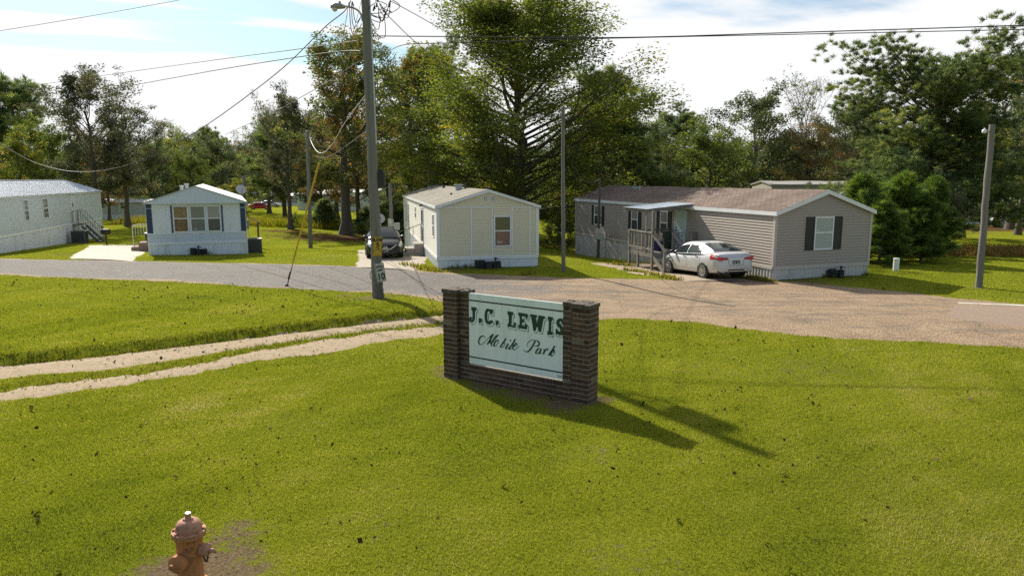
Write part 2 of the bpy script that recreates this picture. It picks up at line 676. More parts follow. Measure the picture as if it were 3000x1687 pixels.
def shingle_mat(name, c1, c2, cm):
    mt, n, l = newmat(name)
    o = nd(n, 'ShaderNodeOutputMaterial')
    b = nd(n, 'ShaderNodeBsdfPrincipled')
    b.inputs['Roughness'].default_value = .9
    b.inputs['Specular IOR Level'].default_value = .25
    l.new(b.outputs[0], o.inputs[0])
    t = nd(n, 'ShaderNodeTexCoord')
    s = nd(n, 'ShaderNodeSeparateXYZ')
    l.new(t.outputs['Object'], s.inputs[0])
    c = nd(n, 'ShaderNodeCombineXYZ')
    l.new(s.outputs[1], c.inputs[0])
    l.new(s.outputs[0], c.inputs[1])
    br = nd(n, 'ShaderNodeTexBrick')
    br.inputs['Scale'].default_value = 1
    br.inputs['Brick Width'].default_value = .32
    br.inputs['Row Height'].default_value = .135
    br.inputs['Mortar Size'].default_value = .012
    br.inputs['Color1'].default_value = (*c1, 1)
    br.inputs['Color2'].default_value = (*c2, 1)
    br.inputs['Mortar'].default_value = (*cm, 1)
    l.new(c.outputs[0], br.inputs['Vector'])
    nz_ = nd(n, 'ShaderNodeTexNoise')
    nz_.inputs['Scale'].default_value = .9
    nz_.inputs['Detail'].default_value = 6
    l.new(t.outputs['Object'], nz_.inputs['Vector'])
    h = nd(n, 'ShaderNodeHueSaturation')
    v = nd(n, 'ShaderNodeMapRange')
    v.inputs[1].default_value = .3
    v.inputs[2].default_value = .7
    v.inputs[3].default_value = .75
    v.inputs[4].default_value = 1.25
    l.new(nz_.outputs['Fac'], v.inputs[0])
    l.new(v.outputs[0], h.inputs['Value'])
    l.new(br.outputs['Color'], h.inputs['Color'])
    l.new(h.outputs[0], b.inputs['Base Color'])
    bp = nd(n, 'ShaderNodeBump')
    bp.inputs['Strength'].default_value = .5
    bp.inputs['Distance'].default_value = .015
    n2 = nd(n, 'ShaderNodeTexNoise')
    n2.inputs['Scale'].default_value = 60
    l.new(t.outputs['Object'], n2.inputs['Vector'])
    l.new(mth(n, l, 'SUBTRACT', mth(n, l, 'MULTIPLY', n2.outputs['Fac'], .4), br.outputs['Fac']), bp.inputs['Height'])
    l.new(bp.outputs[0], b.inputs['Normal'])
    return mt


white_metal = mat('white painted metal', (.74, .77, .78), .45, var=.05, dirt=(.45, .43, .36), dirtamt=.35, stretch=(1, 1, .25), dscale=2.5)
trim_white = mat('white trim', (.78, .80, .80), .5, var=.04, dirt=(.5, .5, .44), dirtamt=.25)
skirt_white = mat('white skirting', (.72, .75, .78), .5, var=.06, dirt=(.28, .26, .20), dirtamt=.55, stretch=(1, 1, .3), dscale=1.8)
skirt_grey = mat('grey skirting', (.55, .53, .50), .55, var=.06, dirt=(.25, .22, .16), dirtamt=.5, stretch=(1, 1, .3), dscale=1.8)
cream = mat('cream vinyl siding', (.72, .66, .48), .55, var=.04, dirt=(.5, .45, .3), dirtamt=.3, stretch=(.3, .3, 1.5))
creamw = mat('white vinyl siding', (.72, .70, .62), .55, var=.04, dirt=(.55, .52, .42), dirtamt=.25)
tan = mat('tan vinyl siding', (.375, .325, .275), .55, var=.05, dirt=(.34, .30, .25), dirtamt=.35, stretch=(.3, .3, 1.5))
paleblue = mat('pale grey-blue siding', (.56, .62, .62), .55, var=.05, dirt=(.42, .45, .38), dirtamt=.35, stretch=(.4, .4, 1))
navy = mat('navy painted panel', (.022, .04, .085), .45, var=.15)
shutter_black = mat('black shutter', (.022, .02, .02), .5, var=.2)
roof_metal = mat('galvanised roof sheet', (.60, .63, .66), .55, metal=.2, var=.08, dirt=(.35, .36, .36), dirtamt=.35, stretch=(1, .2, 1))
roof_white = mat('white roof coating', (.80, .80, .79), .6, var=.05, dirt=(.45, .42, .36), dirtamt=.4)
shingle_grey = shingle_mat('grey shingles', (.20, .185, .15), (.25, .23, .19), (.10, .09, .075))
shingle_brown = shingle_mat('brown shingles', (.15, .108, .086), (.20, .15, .122), (.06, .043, .035))
wood_pole = mat('weathered pole wood', (.185, .175, .155), .85, var=.5, scale=5, stretch=(6, 6, .25), bump=.7, bscale=6, dirt=(.09, .075, .06), dirtamt=.6)
wood_deck = mat('weathered deck wood', (.22, .20, .175), .85, var=.3, scale=4, stretch=(1, 1, 1), bump=.4, bscale=30, tint=.25)
wood_dark = mat('old dark post', (.11, .095, .08), .85, var=.3, scale=5, stretch=(5, 5, .3), bump=.5, bscale=8)
concrete = mat('old concrete', (.40, .365, .31), .9, var=.15, scale=2, bump=.3, bscale=50, dirt=(.22, .18, .13), dirtamt=.5, dscale=1.5)
black_iron = mat('black iron', (.018, .018, .018), .5, var=.2)
dark_metal = mat('dark grey metal', (.06, .06, .06), .5, metal=.4, var=.2)
grey_metal = mat('grey metal', (.42, .43, .43), .4, metal=.6, var=.12)
acgrey = mat('condenser case', (.11, .115, .115), .5, metal=.3, var=.15)
cable_black = mat('black cable', (.03, .03, .032), .6)
cable_grey = mat('grey aluminium cable', (.14, .14, .14), .6)
pane_dark = glass('dark pane', (.035, .042, .045))
pane_blue = glass('pale blind behind glass', (.36, .42, .42), .12)
pane_grey = glass('grey blind behind glass', (.22, .22, .20), .15)
plastic_green = mat('dark green plastic', (.02, .05, .035), .5)
plastic_blue = mat('dark blue plastic', (.02, .03, .11), .45)
# ------------------------------------------------------------------ ground, road, tracks, drives
rng = np.random.default_rng(7)
random.seed(7)


def inpoly(px, py, poly):
    ins = np.zeros(len(px), bool)
    n = len(poly)
    for i in range(n):
        x0, y0 = poly[i][0], poly[i][1]
        x1, y1 = poly[(i + 1) % n][0], poly[(i + 1) % n][1]
        if y0 == y1:
            continue
        c = ((y0 > py) != (y1 > py)) & (px < (x1 - x0) * (py - y0) / (y1 - y0) + x0)
        ins ^= c
    return ins


def resample(pts, n):
    p = np.array([(q[0], q[1]) for q in pts])
    s = np.concatenate([[0], np.cumsum(np.hypot(*np.diff(p, axis=0).T))])
    t = np.linspace(0, s[-1], n)
    return np.stack([np.interp(t, s, p[:, 0]), np.interp(t, s, p[:, 1])], 1)


def wob(n, amp, seed, scales=(9, 23, 61, 140)):
    r = np.random.default_rng(seed)
    t = np.linspace(0, 1, n)
    o = np.zeros(n)
    for k in scales:
        o += np.interp(t, np.linspace(0, 1, k * 3), r.normal(0, 1, k * 3)) / k ** .3
    return o * amp * .75


def strip(name, e1, e2, n, m, amp, lift, mt, seed, crown=0.0):
    a, b = resample(e1, n), resample(e2, n)
    d = b - a
    w = np.hypot(d[:, 0], d[:, 1])[:, None] + 1e-6
    u = d / w
    a = a - u * wob(n, amp, seed)[:, None]
    b = b + u * wob(n, amp, seed + 1)[:, None]
    t = np.linspace(0, 1, m)
    P = a[:, None, :] * (1 - t)[None, :, None] + b[:, None, :] * t[None, :, None]
    x, y = P[..., 0].ravel(), P[..., 1].ravel()
    z = zt(x, y) + lift
    ed = np.tile(np.abs(2 * t - 1) ** 3, n)
    z -= ed * lift * 1.6          # the edges sink into the turf
    idx = np.arange(n * m).reshape(n, m)
    f = np.stack([idx[:-1, :-1], idx[:-1, 1:], idx[1:, 1:], idx[1:, :-1]], -1).reshape(-1, 4)
    me = mesh_np(name, np.stack([x, y, z], 1), f, {'edge': ed})
    me.materials.append(mt)
    o = bpy.data.objects.new(name, me)
    COL.objects.link(o)
    poly = list(map(tuple, a)) + list(map(tuple, b[::-1]))
    return o, poly


def mesh_np(name, v, f, attrs=None, fattrs=None, smooth=True):
    me = bpy.data.meshes.new(name)
    k = f.shape[1]
    me.vertices.add(len(v))
    me.vertices.foreach_set('co', np.asarray(v, np.float32).ravel())
    me.loops.add(f.size)
    me.loops.foreach_set('vertex_index', np.asarray(f, np.int32).ravel())
    me.polygons.add(len(f))
    me.polygons.foreach_set('loop_start', np.arange(0, f.size, k, dtype=np.int32))
    if smooth:
        me.polygons.foreach_set('use_smooth', np.ones(len(f), bool))
    me.update(calc_edges=True)
    me.validate()
    for nm, val in (attrs or {}).items():
        q = me.attributes.new(nm, 'FLOAT', 'POINT')
        q.data.foreach_set('value', np.asarray(val, np.float32))
    for nm, val in (fattrs or {}).items():
        q = me.attributes.new(nm, 'FLOAT', 'FACE')
        q.data.foreach_set('value', np.asarray(val, np.float32))
    return me


SEALED = []
ROAD = road_mat()
gp = lambda L: [G(u, v) for u, v in L]
top = [(-75, 48), (-48, 41.0)] + gp([(0, 757), (200, 761), (450, 765), (700, 770), (1000, 777), (1150, 785), (1290, 797), (1460, 806), (1620, 811), (1760, 815),
                                     (1950, 818), (2100, 820), (2262, 821), (2330, 823), (2400, 833), (2550, 845), (2700, 860), (3000, 890)]) + [(27, 16.5), (50, 7)]
bot = [(-75, 42), (-48, 35)] + gp([(0, 805), (300, 818), (650, 833), (850, 846), (1080, 858), (1200, 866), (1330, 895), (1400, 918), (1500, 930), (1600, 936),
                                   (1750, 937), (1850, 935), (2000, 942), (2150, 958), (2350, 985), (2550, 998), (2700, 1006), (3000, 1020)]) + [(22, 12), (42, 2)]
road, poly = strip('road', top, bot, 900, 28, .24, .014, ROAD, 1)
tag(road, kind='structure')
SEALED.append(poly)
pav = mat('pinkish worn asphalt', (.225, .163, .118), .9, var=.35, scale=12, bump=.5, bscale=60, dirt=(.29, .22, .155), dirtamt=.6, dscale=2)
pr, poly = strip('paved_road', gp([(2800, 886), (2900, 889), (3000, 893)]) + [(27, 16.3), (50, 6.8)],
                 gp([(2770, 945), (2880, 965), (3000, 985)]) + [(23.5, 12.6), (43, 2.4)], 120, 10, .12, .024, pav, 5)
tag(pr, kind='structure')
ln = mat('worn white road paint', (.50, .48, .44), .8, var=.5, scale=5)
lp, _ = strip('road_marking', gp([(2806, 887.5), (3000, 894.5)]) + [(27, 16.2)], gp([(2806, 888.8), (3000, 896)]) + [(26.95, 16.15)], 60, 3, .015, .03, ln, 8)
tag(lp, kind='structure')
rutm = mat('pale dirt track', (.30, .225, .14), .95, var=.45, scale=9, bump=.8, bscale=22, dirt=(.17, .15, .06), dirtamt=.75, dscale=2.2)
r1, poly1 = strip('dirt_track', [(-21, 7.0)] + gp([(0, 1070), (307, 1043), (666, 998), (973, 957), (1296, 921), (1450, 900)]),
                  [(-20, 6.2)] + gp([(0, 1110), (359, 1077), (666, 1027), (973, 983), (1296, 946), (1450, 928)]), 320, 8, .12, .012, rutm, 11)
r2, poly2 = strip('dirt_track', [(-17.5, 5.8)] + gp([(0, 1146), (359, 1100), (666, 1045), (973, 992), (1296, 953), (1450, 930)]),
                  [(-16.8, 5.2)] + gp([(0, 1172), (359, 1130), (666, 1077), (973, 1027), (1296, 978), (1450, 950)]), 320, 8, .20, .012, rutm, 13)
for q in (r1, r2):
    tag(q, kind='structure')
SEALED += [poly1, poly2]
drm = mat('pale concrete drive', (.45, .40, .34), .9, var=.14, scale=3, bump=.3, bscale=40, dirt=(.30, .23, .16), dirtamt=.55, dscale=1.4)
d1, poly = strip('driveway', gp([(255, 719), (225, 738), (195, 757)]), gp([(434, 719), (432, 738), (395, 766)]), 50, 24, .12, .03, drm, 17)
tag(d1, kind='structure')
SEALED.append(poly)
drm2 = mat('gravelly concrete drive', (.36, .31, .25), .9, var=.2, scale=4, bump=.5, bscale=40, dirt=(.24, .18, .12), dirtamt=.6, dscale=1.4)
d2, poly = strip('driveway', gp([(1042, 732), (1046, 755), (1035, 782)]), gp([(1262, 735), (1258, 762), (1225, 793)]), 50, 24, .15, .03, drm2, 19)
tag(d2, kind='structure')
SEALED.append(poly)
d3, poly = strip('driveway', gp([(1722, 770), (1800, 785), (1880, 806), (1990, 824)]), gp([(1890, 770), (1990, 780), (2120, 795), (2240, 824)]), 60, 24, .18, .03,
                 mat('tan gravel drive', (.33, .26, .19), .95, var=.25, scale=5, bump=.5, bscale=40, dirt=(.2, .15, .10), dirtamt=.5, dscale=2), 23)
tag(d3, kind='structure')
SEALED.append(poly)

xs = np.unique(np.concatenate([np.linspace(-700, -60, 40), np.linspace(-60, -28, 60), np.arange(-28, 24, .25), np.linspace(24, 60, 50), np.linspace(60, 700, 40)]))
ys = np.unique(np.concatenate([np.linspace(-60, 3, 20), np.arange(3, 42, .25), np.arange(42, 110, 1.0), np.linspace(110, 900, 50)]))
X, Y = np.meshgrid(xs, ys, indexing='ij')
Z = zt(X, Y)
# the sealed sheets lie in shallow beds
flat = np.zeros(X.shape)
fx, fy = X.ravel(), Y.ravel()
sealed_mask = np.zeros(len(fx), bool)
for pl in SEALED:
    sealed_mask |= inpoly(fx, fy, pl)
Z = Z.ravel() - .012 * sealed_mask
SPOTS = [(1340, 1095, .6, .9), (1440, 1125, .65, .9), (1550, 1150, .65, .9), (1650, 1180, .6, .9), (1760, 1170, .35, .8), (1285, 1080, .35, .7), (1085, 873, .9, .7), (1010, 866, .6, .6),
         (640, 1650, .62, .85), (470, 1670, .45, .8), (700, 1690, .55, .8), (690, 1560, .5, .7), (545, 1700, .7, .95), (840, 840, .7, .5), (2865, 843, .4, .8), (2840, 842, .3, .6),
         (1740, 1330, .7, .45), (1850, 1640, .8, .45), (2380, 1090, 2.2, .42), (1100, 1530, .8, .35), (230, 745, 3, .5), (950, 760, 2, .4), (1300, 792, 1.6, .6),
         (2360, 830, 2.0, .6), (1990, 826, 1.6, .6), (470, 770, 2, .45), (2050, 1080, 1.2, .4), (900, 1240, 1.0, .35)]
bare = np.zeros(len(fx))
for u, v, r, a in SPOTS:
    c = G(u, v)
    bare = np.maximum(bare, a * np.exp(-((fx - c.x) ** 2 + (fy - c.y) ** 2) / (r * r)))
for pl in SEALED[1:3]:
    q = np.array(pl)
    for c in q[::6]:
        bare = np.maximum(bare, .42 * np.exp(-((fx - c[0]) ** 2 + (fy - c[1]) ** 2) / .10))
for c in np.array(SEALED[0])[::6]:
    bare = np.maximum(bare, .5 * np.exp(-((fx - c[0]) ** 2 + (fy - c[1]) ** 2) / .25))
lit = np.zeros(len(fx))
for cx, cy_, rx, ry, a in [(-14, 62, 9, 7, 1), (-21, 68, 6, 4, .8), (48, 72, 26, 8, 1), (34, 64, 12, 7, .8), (-36, 69, 4, 4, .6), (0, 56, 10, 9, .7),
                           (10, 60, 12, 12, .8), (26, 48, 8, 10, .7), (60, 100, 40, 40, .7), (-60, 110, 30, 30, .5)]:
    lit = np.maximum(lit, a * np.exp(-((fx - cx) / rx) ** 2 - ((fy - cy_) / ry) ** 2))
nx, ny = X.shape
idx = np.arange(nx * ny).reshape(nx, ny)
F = np.stack([idx[:-1, :-1], idx[1:, :-1], idx[1:, 1:], idx[:-1, 1:]], -1).reshape(-1, 4)
me = mesh_np('ground', np.stack([fx, fy, Z], 1), F, {'bare': bare, 'litter': lit})
me.materials.append(ground_mat())
gobj = bpy.data.objects.new('ground', me)
COL.objects.link(gobj)
tag(gobj, kind='structure')

# ------------------------------------------------------------------ turf blades
FOOT = []          # footprints of buildings, filled by hand (world x, y)


def rect(o, th, x0, x1, y0, y1):
    c, s = math.cos(R(th)), math.sin(R(th))
    return [(o[0] + c * x - s * y, o[1] + s * x + c * y) for x, y in ((x0, y0), (x1, y0), (x1, y1), (x0, y1))]


H0 = ((-31.58, 32.49), 15.0)
H1 = ((-19.19, 36.82), 22.0)
H2 = ((-3.234, 30.31), 12.5)
H3 = ((10.594, 28.204), 18.5)
SG = ((1.3157, 11.687), -34.0)
FOOT += [rect(*H0, 0, 5, 0, 23), rect(*H1, 0, 4.9, 0, 14), rect(*H2, 0, 4.5, 0, 21.2), rect(*H3, 0, 4.9, 0, 20), rect(*SG, -3.25, 0, -.05, .4)]


def lownoise(x, y, s, seed):
    r = np.random.default_rng(seed)
    o = np.zeros(len(x))
    for k in range(6):
        a = r.uniform(0, 6.28)
        f = s * r.uniform(.6, 2.2)
        o += np.sin((x * math.cos(a) + y * math.sin(a)) * f + r.uniform(0, 6.28))
    return o / 6


def blades(name, zones, mt, sealed=True, seed=1):
    r = np.random.default_rng(seed)
    V, T = [], []
    for (y0, y1, dens, w, h, xa, xb) in zones:
        n = int(dens * (y1 - y0) * ((xb - xa) if xa is not None else .80 * (y0 + y1) + 10))
        y = r.uniform(y0, y1, n)
        if xa is None:          # the lawn widens with distance, with a wide margin either side
            hw0, hw1 = .8 * y0 + 5, .8 * y1 + 5
            y = (np.sqrt(r.uniform(hw0 ** 2, hw1 ** 2, n)) - 5) / .8
            x = r.uniform(-1, 1, n) * (.8 * y + 5)
        else:
            x = r.uniform(xa, xb, n)
        keep = np.ones(n, bool)
        if sealed:
            for pl in SEALED:
                keep &= ~inpoly(x, y, pl)
            for pl in FOOT:
                keep &= ~inpoly(x, y, pl)
            bb = np.zeros(n)
            for u, v, rr, a in SPOTS:
                c = SPOTW[(u, v)]
                bb = np.maximum(bb, a * np.exp(-((x - c.x) ** 2 + (y - c.y) ** 2) / (rr * rr)))
            keep &= r.uniform(0, 1, n) > bb * 1.25
        x, y = x[keep], y[keep]
        n = len(x)
        z = zt(x, y)
        a = r.uniform(0, 2 * math.pi, n)
        hh = h * r.uniform(.5, 1.25, n)
        ww = w * r.uniform(.6, 1.3, n)
        la, ll = r.uniform(0, 2 * math.pi, n), hh * r.uniform(.1, .9, n)
        dx, dy = np.cos(a) * ww / 2, np.sin(a) * ww / 2
        p0 = np.stack([x - dx, y - dy, z - .004], 1)
        p1 = np.stack([x + dx, y + dy, z - .004], 1)
        p2 = np.stack([x + np.cos(la) * ll, y + np.sin(la) * ll, z + hh], 1)
        V.append(np.stack([p0, p1, p2], 1).reshape(-1, 3))
        t = .48 + .34 * lownoise(x, y, 1.1, 3) + .28 * lownoise(x, y, .32, 4) + .25 * lownoise(x, y, 4.5, 8) + .16 * SS((lownoise(x, y, .75, 12) + lownoise(x, y, 2.2, 13) * .6 - .22) / .35) + r.normal(0, .20, n)
        T.append(np.clip(t, 0, 1))
    V = np.concatenate(V)
    T = np.concatenate(T)
    me = mesh_np(name, V, np.arange(len(V)).reshape(-1, 3), None, {'tint': T}, smooth=False)
    me.materials.append(mt)
    o = bpy.data.objects.new(name, me)
    COL.objects.link(o)
    return o


SPOTW = {(u, v): G(u, v) for u, v, r, a in SPOTS}
grass_m = leafmat('grass blades', [(0, (.076, .104, .015)), (.30, (.172, .212, .026)), (.62, (.258, .278, .036)), (.88, (.35, .335, .066)), (1, (.44, .38, .16))], trans=.45, gloss=.012)
turf = blades('mown_grass', [(3, 9, 4200, .0075, .036, None, None), (9, 14, 2500, .010, .040, None, None), (14, 21, 1000, .015, .045, None, None),
                             (21, 31, 260, .022, .045, None, None), (31, 46, 60, .035, .05, None, None)], grass_m, True, 3)
tag(turf, kind='stuff')
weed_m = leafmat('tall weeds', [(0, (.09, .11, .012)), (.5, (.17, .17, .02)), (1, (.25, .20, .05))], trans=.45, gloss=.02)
w1 = blades('tall_weeds', [(73, 79, 34, .09, .85, -42, -14)], weed_m, False, 5)
tag(w1, kind='stuff')
weed_o = leafmat('rusty weeds', [(0, (.10, .085, .025)), (.5, (.26, .16, .05)), (1, (.34, .24, .09))], trans=.35, gloss=.02)
w2 = blades('dry_weeds', [(39, 46, 60, .045, .5, 23, 44)], weed_o, False, 6)
tag(w2, kind='stuff')
# weeds that grow against skirtings, drive edges and posts
V, Tt = [], []
r = np.random.default_rng(9)
lines = [(H2, 0, 4.5, -.12, 420), (H3, 0, 4.9, -.12, 420), (H1, 0, 4.9, -.1, 120), (H3, -.5, -.1, .2, 260)]
for (o_, th), a0, a1, yy, n in lines:
    c, s = math.cos(R(th)), math.sin(R(th))
    la = r.uniform(a0, a1, n)
    ly = yy + r.normal(0, .07, n)
    if yy == .2:
        ly = r.uniform(.1, 3.0, n)
    x = o_[0] + c * la - s * ly
    y = o_[1] + s * la + c * ly
    z = zt(x, y)
    clump = SS((lownoise(la * 1.0, la * 0 + a1, 3.5, 31) + .25) / .5)
    hgt = .03 + r.uniform(.0, .24, n) * clump ** 1.5
    a = r.uniform(0, 6.28, n)
    w = r.uniform(.008, .025, n)
    p0 = np.stack([x - np.cos(a) * w, y - np.sin(a) * w, z + hgt * .3], 1)
    p1 = np.stack([x + np.cos(a) * w, y + np.sin(a) * w, z], 1)
    p2 = np.stack([x + r.normal(0, .08, n), y + r.normal(0, .08, n), z + hgt], 1)
    V.append(np.stack([p0, p1, p2], 1).reshape(-1, 3))
    Tt.append(r.uniform(0, .6, n))
for u0, v0, u1, v1, n in [(1790, 775, 1860, 782, 150), (1830, 792, 1900, 800, 160), (1900, 806, 1990, 822, 260), (2180, 816, 2255, 826, 420), (1530, 808, 1560, 800, 60), (1170, 775, 1235, 785, 120),
                          (1230, 786, 1290, 798, 160)]:
    a_, b_ = G(u0, v0), G(u1, v1)
    t = r.uniform(0, 1, n)
    x = a_.x + (b_.x - a_.x) * t + r.normal(0, .14, n)
    y = a_.y + (b_.y - a_.y) * t + r.normal(0, .14, n)
    z = zt(x, y) + .01
    hgt = r.uniform(.05, .22, n)
    a = r.uniform(0, 6.28, n)
    w = r.uniform(.02, .05, n)
    V.append(np.stack([np.stack([x - np.cos(a) * w, y - np.sin(a) * w, z], 1), np.stack([x + np.cos(a) * w, y + np.sin(a) * w, z], 1),
                       np.stack([x + r.normal(0, .05, n), y + r.normal(0, .05, n), z + hgt], 1)], 1).reshape(-1, 3))
    Tt.append(r.uniform(.2, 1, n))
# longer unmown grass by the ruts and bank, coloured dark for the bank's shade
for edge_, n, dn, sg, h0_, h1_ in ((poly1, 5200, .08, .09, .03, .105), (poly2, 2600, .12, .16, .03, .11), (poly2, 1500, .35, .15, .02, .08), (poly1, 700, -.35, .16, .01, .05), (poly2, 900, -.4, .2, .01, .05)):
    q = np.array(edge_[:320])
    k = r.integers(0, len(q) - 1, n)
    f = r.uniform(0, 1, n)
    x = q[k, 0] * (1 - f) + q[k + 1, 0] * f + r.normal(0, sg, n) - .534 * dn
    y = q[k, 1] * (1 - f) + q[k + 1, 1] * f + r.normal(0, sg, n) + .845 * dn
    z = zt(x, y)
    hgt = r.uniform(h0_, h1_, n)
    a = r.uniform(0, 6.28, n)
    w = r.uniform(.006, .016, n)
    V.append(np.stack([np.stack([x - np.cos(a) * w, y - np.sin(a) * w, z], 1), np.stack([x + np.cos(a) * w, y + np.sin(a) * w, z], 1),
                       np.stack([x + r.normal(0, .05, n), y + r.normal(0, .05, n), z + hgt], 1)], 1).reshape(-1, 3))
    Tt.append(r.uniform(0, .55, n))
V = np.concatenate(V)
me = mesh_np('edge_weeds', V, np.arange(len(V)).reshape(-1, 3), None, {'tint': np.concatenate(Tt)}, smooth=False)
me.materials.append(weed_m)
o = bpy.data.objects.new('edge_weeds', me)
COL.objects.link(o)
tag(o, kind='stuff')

# fallen leaves scattered over the turf
n = 8500
y = np.sqrt(rng.uniform(5 ** 2, 27 ** 2, n))
x = rng.uniform(-.76, .76, n) * y
k = (lownoise(x, y, .6, 21) + lownoise(x, y, 2.5, 22) + rng.normal(0, .25, n) > .05) & ~inpoly(x, y, SEALED[0])
x, y = x[k], y[k]
z = zt(x, y) + .035
n = len(x)
s = rng.uniform(.008, .022, n) * (1 + (rng.uniform(0, 1, n) < .12) * .9) * (1 + y * .02)
a = rng.uniform(0, 6.28, n)
tl = rng.normal(0, .5, (n, 2))
ex = np.stack([np.cos(a), np.sin(a), tl[:, 0]], 1) * s[:, None]
ey = np.stack([-np.sin(a), np.cos(a), tl[:, 1]], 1) * s[:, None] * .7
c = np.stack([x, y, z], 1)
V = np.stack([c - ex, c - ey, c + ex, c + ey], 1).reshape(-1, 3)
me = mesh_np('fallen_leaves', V, np.arange(len(V)).reshape(-1, 4), None, {'tint': rng.uniform(0, 1, n)}, smooth=False)
me.materials.append(leafmat('dead leaves', [(0, (.030, .020, .012)), (.75, (.075, .045, .024)), (1, (.16, .11, .06))], trans=.12, gloss=.0))
o = bpy.data.objects.new('fallen_leaves', me)
COL.objects.link(o)
tag(o, kind='stuff')
# ------------------------------------------------------------------ mobile homes
class Home:
    def __init__(s, name, label, hx, W, L, zb, ze, zp, cat='mobile home'):
        (s.ox, s.oy), th = hx
        s.th = R(th)
        s.W, s.L, s.zb, s.ze, s.zp = W, L, zb, ze, zp
        s.root = thing(name, label, cat, (s.ox, s.oy, 0), s.th)
        s.front = lambda a, z, d: (a, -d, z)
        s.left = lambda a, z, d: (-d, a, z)
        s.right = lambda a, z, d: (W + d, a, z)
        s.back = lambda a, z, d: (a, L + d, z)
        s.lens = {s.front: W, s.left: L, s.right: L, s.back: W}

    def world(s, p):
        c, q = math.cos(s.th), math.sin(s.th)
        return (s.ox + c * p[0] - q * p[1], s.oy + q * p[0] + c * p[1])

    def gz(s, p):
        return ground(*s.world(p))

    def roofz(s, x):
        return s.ze + (s.zp - s.ze) * (1 - abs(x - s.W / 2) / (s.W / 2))

    def core(s, mb, mi=0):
        W, L = s.W, s.L
        poly = [(0, s.zb - .02), (W, s.zb - .02), (W, s.ze - .09), (W / 2, s.zp - .12), (0, s.ze - .09)]
        n = 5
        vs = [(x, .0, z) for x, z in poly] + [(x, L, z) for x, z in poly]
        fs = [tuple(range(n)), tuple(range(2 * n - 1, n - 1, -1))] + [(i, i + n, (i + 1) % n + n, (i + 1) % n) for i in range(n)]
        mb.add(vs, fs, mi)

    def laps(s, mb, B, a0, a1, z0, z1, mi=0, gable=False, lap=.118, out=.030):
        z = z0
        while z < z1 - .01:
            t = min(z + lap, z1)
            if gable and t > s.ze:
                k0, k1 = [max(0, (q - s.ze)) / (s.zp - s.ze) * s.W / 2 for q in (z, t)]
                e = [(a0 + k0, a1 - k0), (a0 + k1, a1 - k1)]
                if e[0][1] - e[0][0] < .05:
                    break
                if e[1][1] < e[1][0]:
                    e[1] = (s.W / 2, s.W / 2)
            else:
                e = [(a0, a1), (a0, a1)]
            mb.quad(B(e[0][0], z, out), B(e[0][1], z, out), B(e[1][1], t, .002), B(e[1][0], t, .002), mi)
            mb.quad(B(e[0][0], z, .001), B(e[0][1], z, .001), B(e[0][1], z, out), B(e[0][0], z, out), mi)
            z = t

    def ribs(s, mb, B, a0, a1, z0, z1, mi=0, per=.15, depth=.018, base=.003, lip=.45):
        """trapezoid ribbed sheet; z0 / z1 may be functions of a"""
        a = a0
        pts = []
        while a < a1:
            for f, d in ((0, 0), (lip, 0), (lip + .12, 1), (.88, 1)):
                q = a + per * f
                if q < a1:
                    pts.append((q, base + d * depth))
            a += per
        pts.append((a1, base))
        g0 = z0 if callable(z0) else (lambda q: z0)
        g1 = z1 if callable(z1) else (lambda q: z1)
        for (p, d), (q, e) in zip(pts[:-1], pts[1:]):
            mb.quad(B(p, g0(p), d), B(q, g0(q), e), B(q, g1(q), e), B(p, g1(p), d), mi)

    def skirt(s, mt, walls, per=.2, depth=.018, inset=.0, wavy=0.0):
        mb = MB()
        for B in walls:
            n = s.lens[B]
            low = lambda a, B=B: s.gz(B(a, 0, 0)) - .06
            top = (lambda a: s.zb + wavy * math.sin(a * 1.7) * math.sin(a * .6)) if wavy else s.zb
            s.ribs(mb, B, 0, n, low, top, per=per, depth=depth, base=-inset)
        lo = min(s.gz((x, y, 0)) for x in (0, s.W) for y in (0, s.L))
        mb.box(.03, s.W - .03, .03, s.L - .03, lo - .1, s.zb)
        return mb.build('skirting', mt, s.root)

    def wbox(s, mb, B, a0, a1, z0, z1, d0, d1, mi=0):
        v = [B(a, z, d) for d in (d0, d1) for z in (z0, z1) for a in (a0, a1)]
        mb.add(v, [(0, 1, 3, 2), (4, 6, 7, 5), (0, 4, 5, 1), (2, 3, 7, 6), (0, 2, 6, 4), (1, 5, 7, 3)], mi)

    def roof(s, mt, ov=.1, of=.12, th=.07, seg=14, sag=.02, mt2=None, seed=1):
        W, L = s.W, s.L
        sl = (s.zp - s.ze) / (W / 2)
        r = random.Random(seed)
        mb = MB()
        ys = [-of + (L + 2 * of) * i / seg for i in range(seg + 1)]
        off = [0 if i in (0, seg) else -abs(r.gauss(0, sag)) for i in range(seg + 1)]
        prof = [(-ov, s.ze - sl * ov), (W / 2, s.zp), (W + ov, s.ze - sl * ov)]
        rows = [[(x, y, z + .02 + o * (1 if i == 1 else .3)) for i, (x, z) in enumerate(prof)] for y, o in zip(ys, off)]
        for a, b in zip(rows[:-1], rows[1:]):
            for i in (0, 1):
                mb.quad(a[i + 1], a[i], b[i], b[i + 1])
                lo = [(p[0], p[1], p[2] - th) for p in (a[i], a[i + 1], b[i + 1], b[i])]
                mb.quad(*lo)
            for i in (0, 2):
                mb.quad(a[i], b[i], (b[i][0], b[i][1], b[i][2] - th), (a[i][0], a[i][1], a[i][2] - th))
        for rw in (rows[0], rows[-1]):
            for i in (0, 1):
                mb.quad(rw[i], rw[i + 1], (rw[i + 1][0], rw[i + 1][1], rw[i + 1][2] - th), (rw[i][0], rw[i][1], rw[i][2] - th))
        return mb.build('roof', mt, s.root)

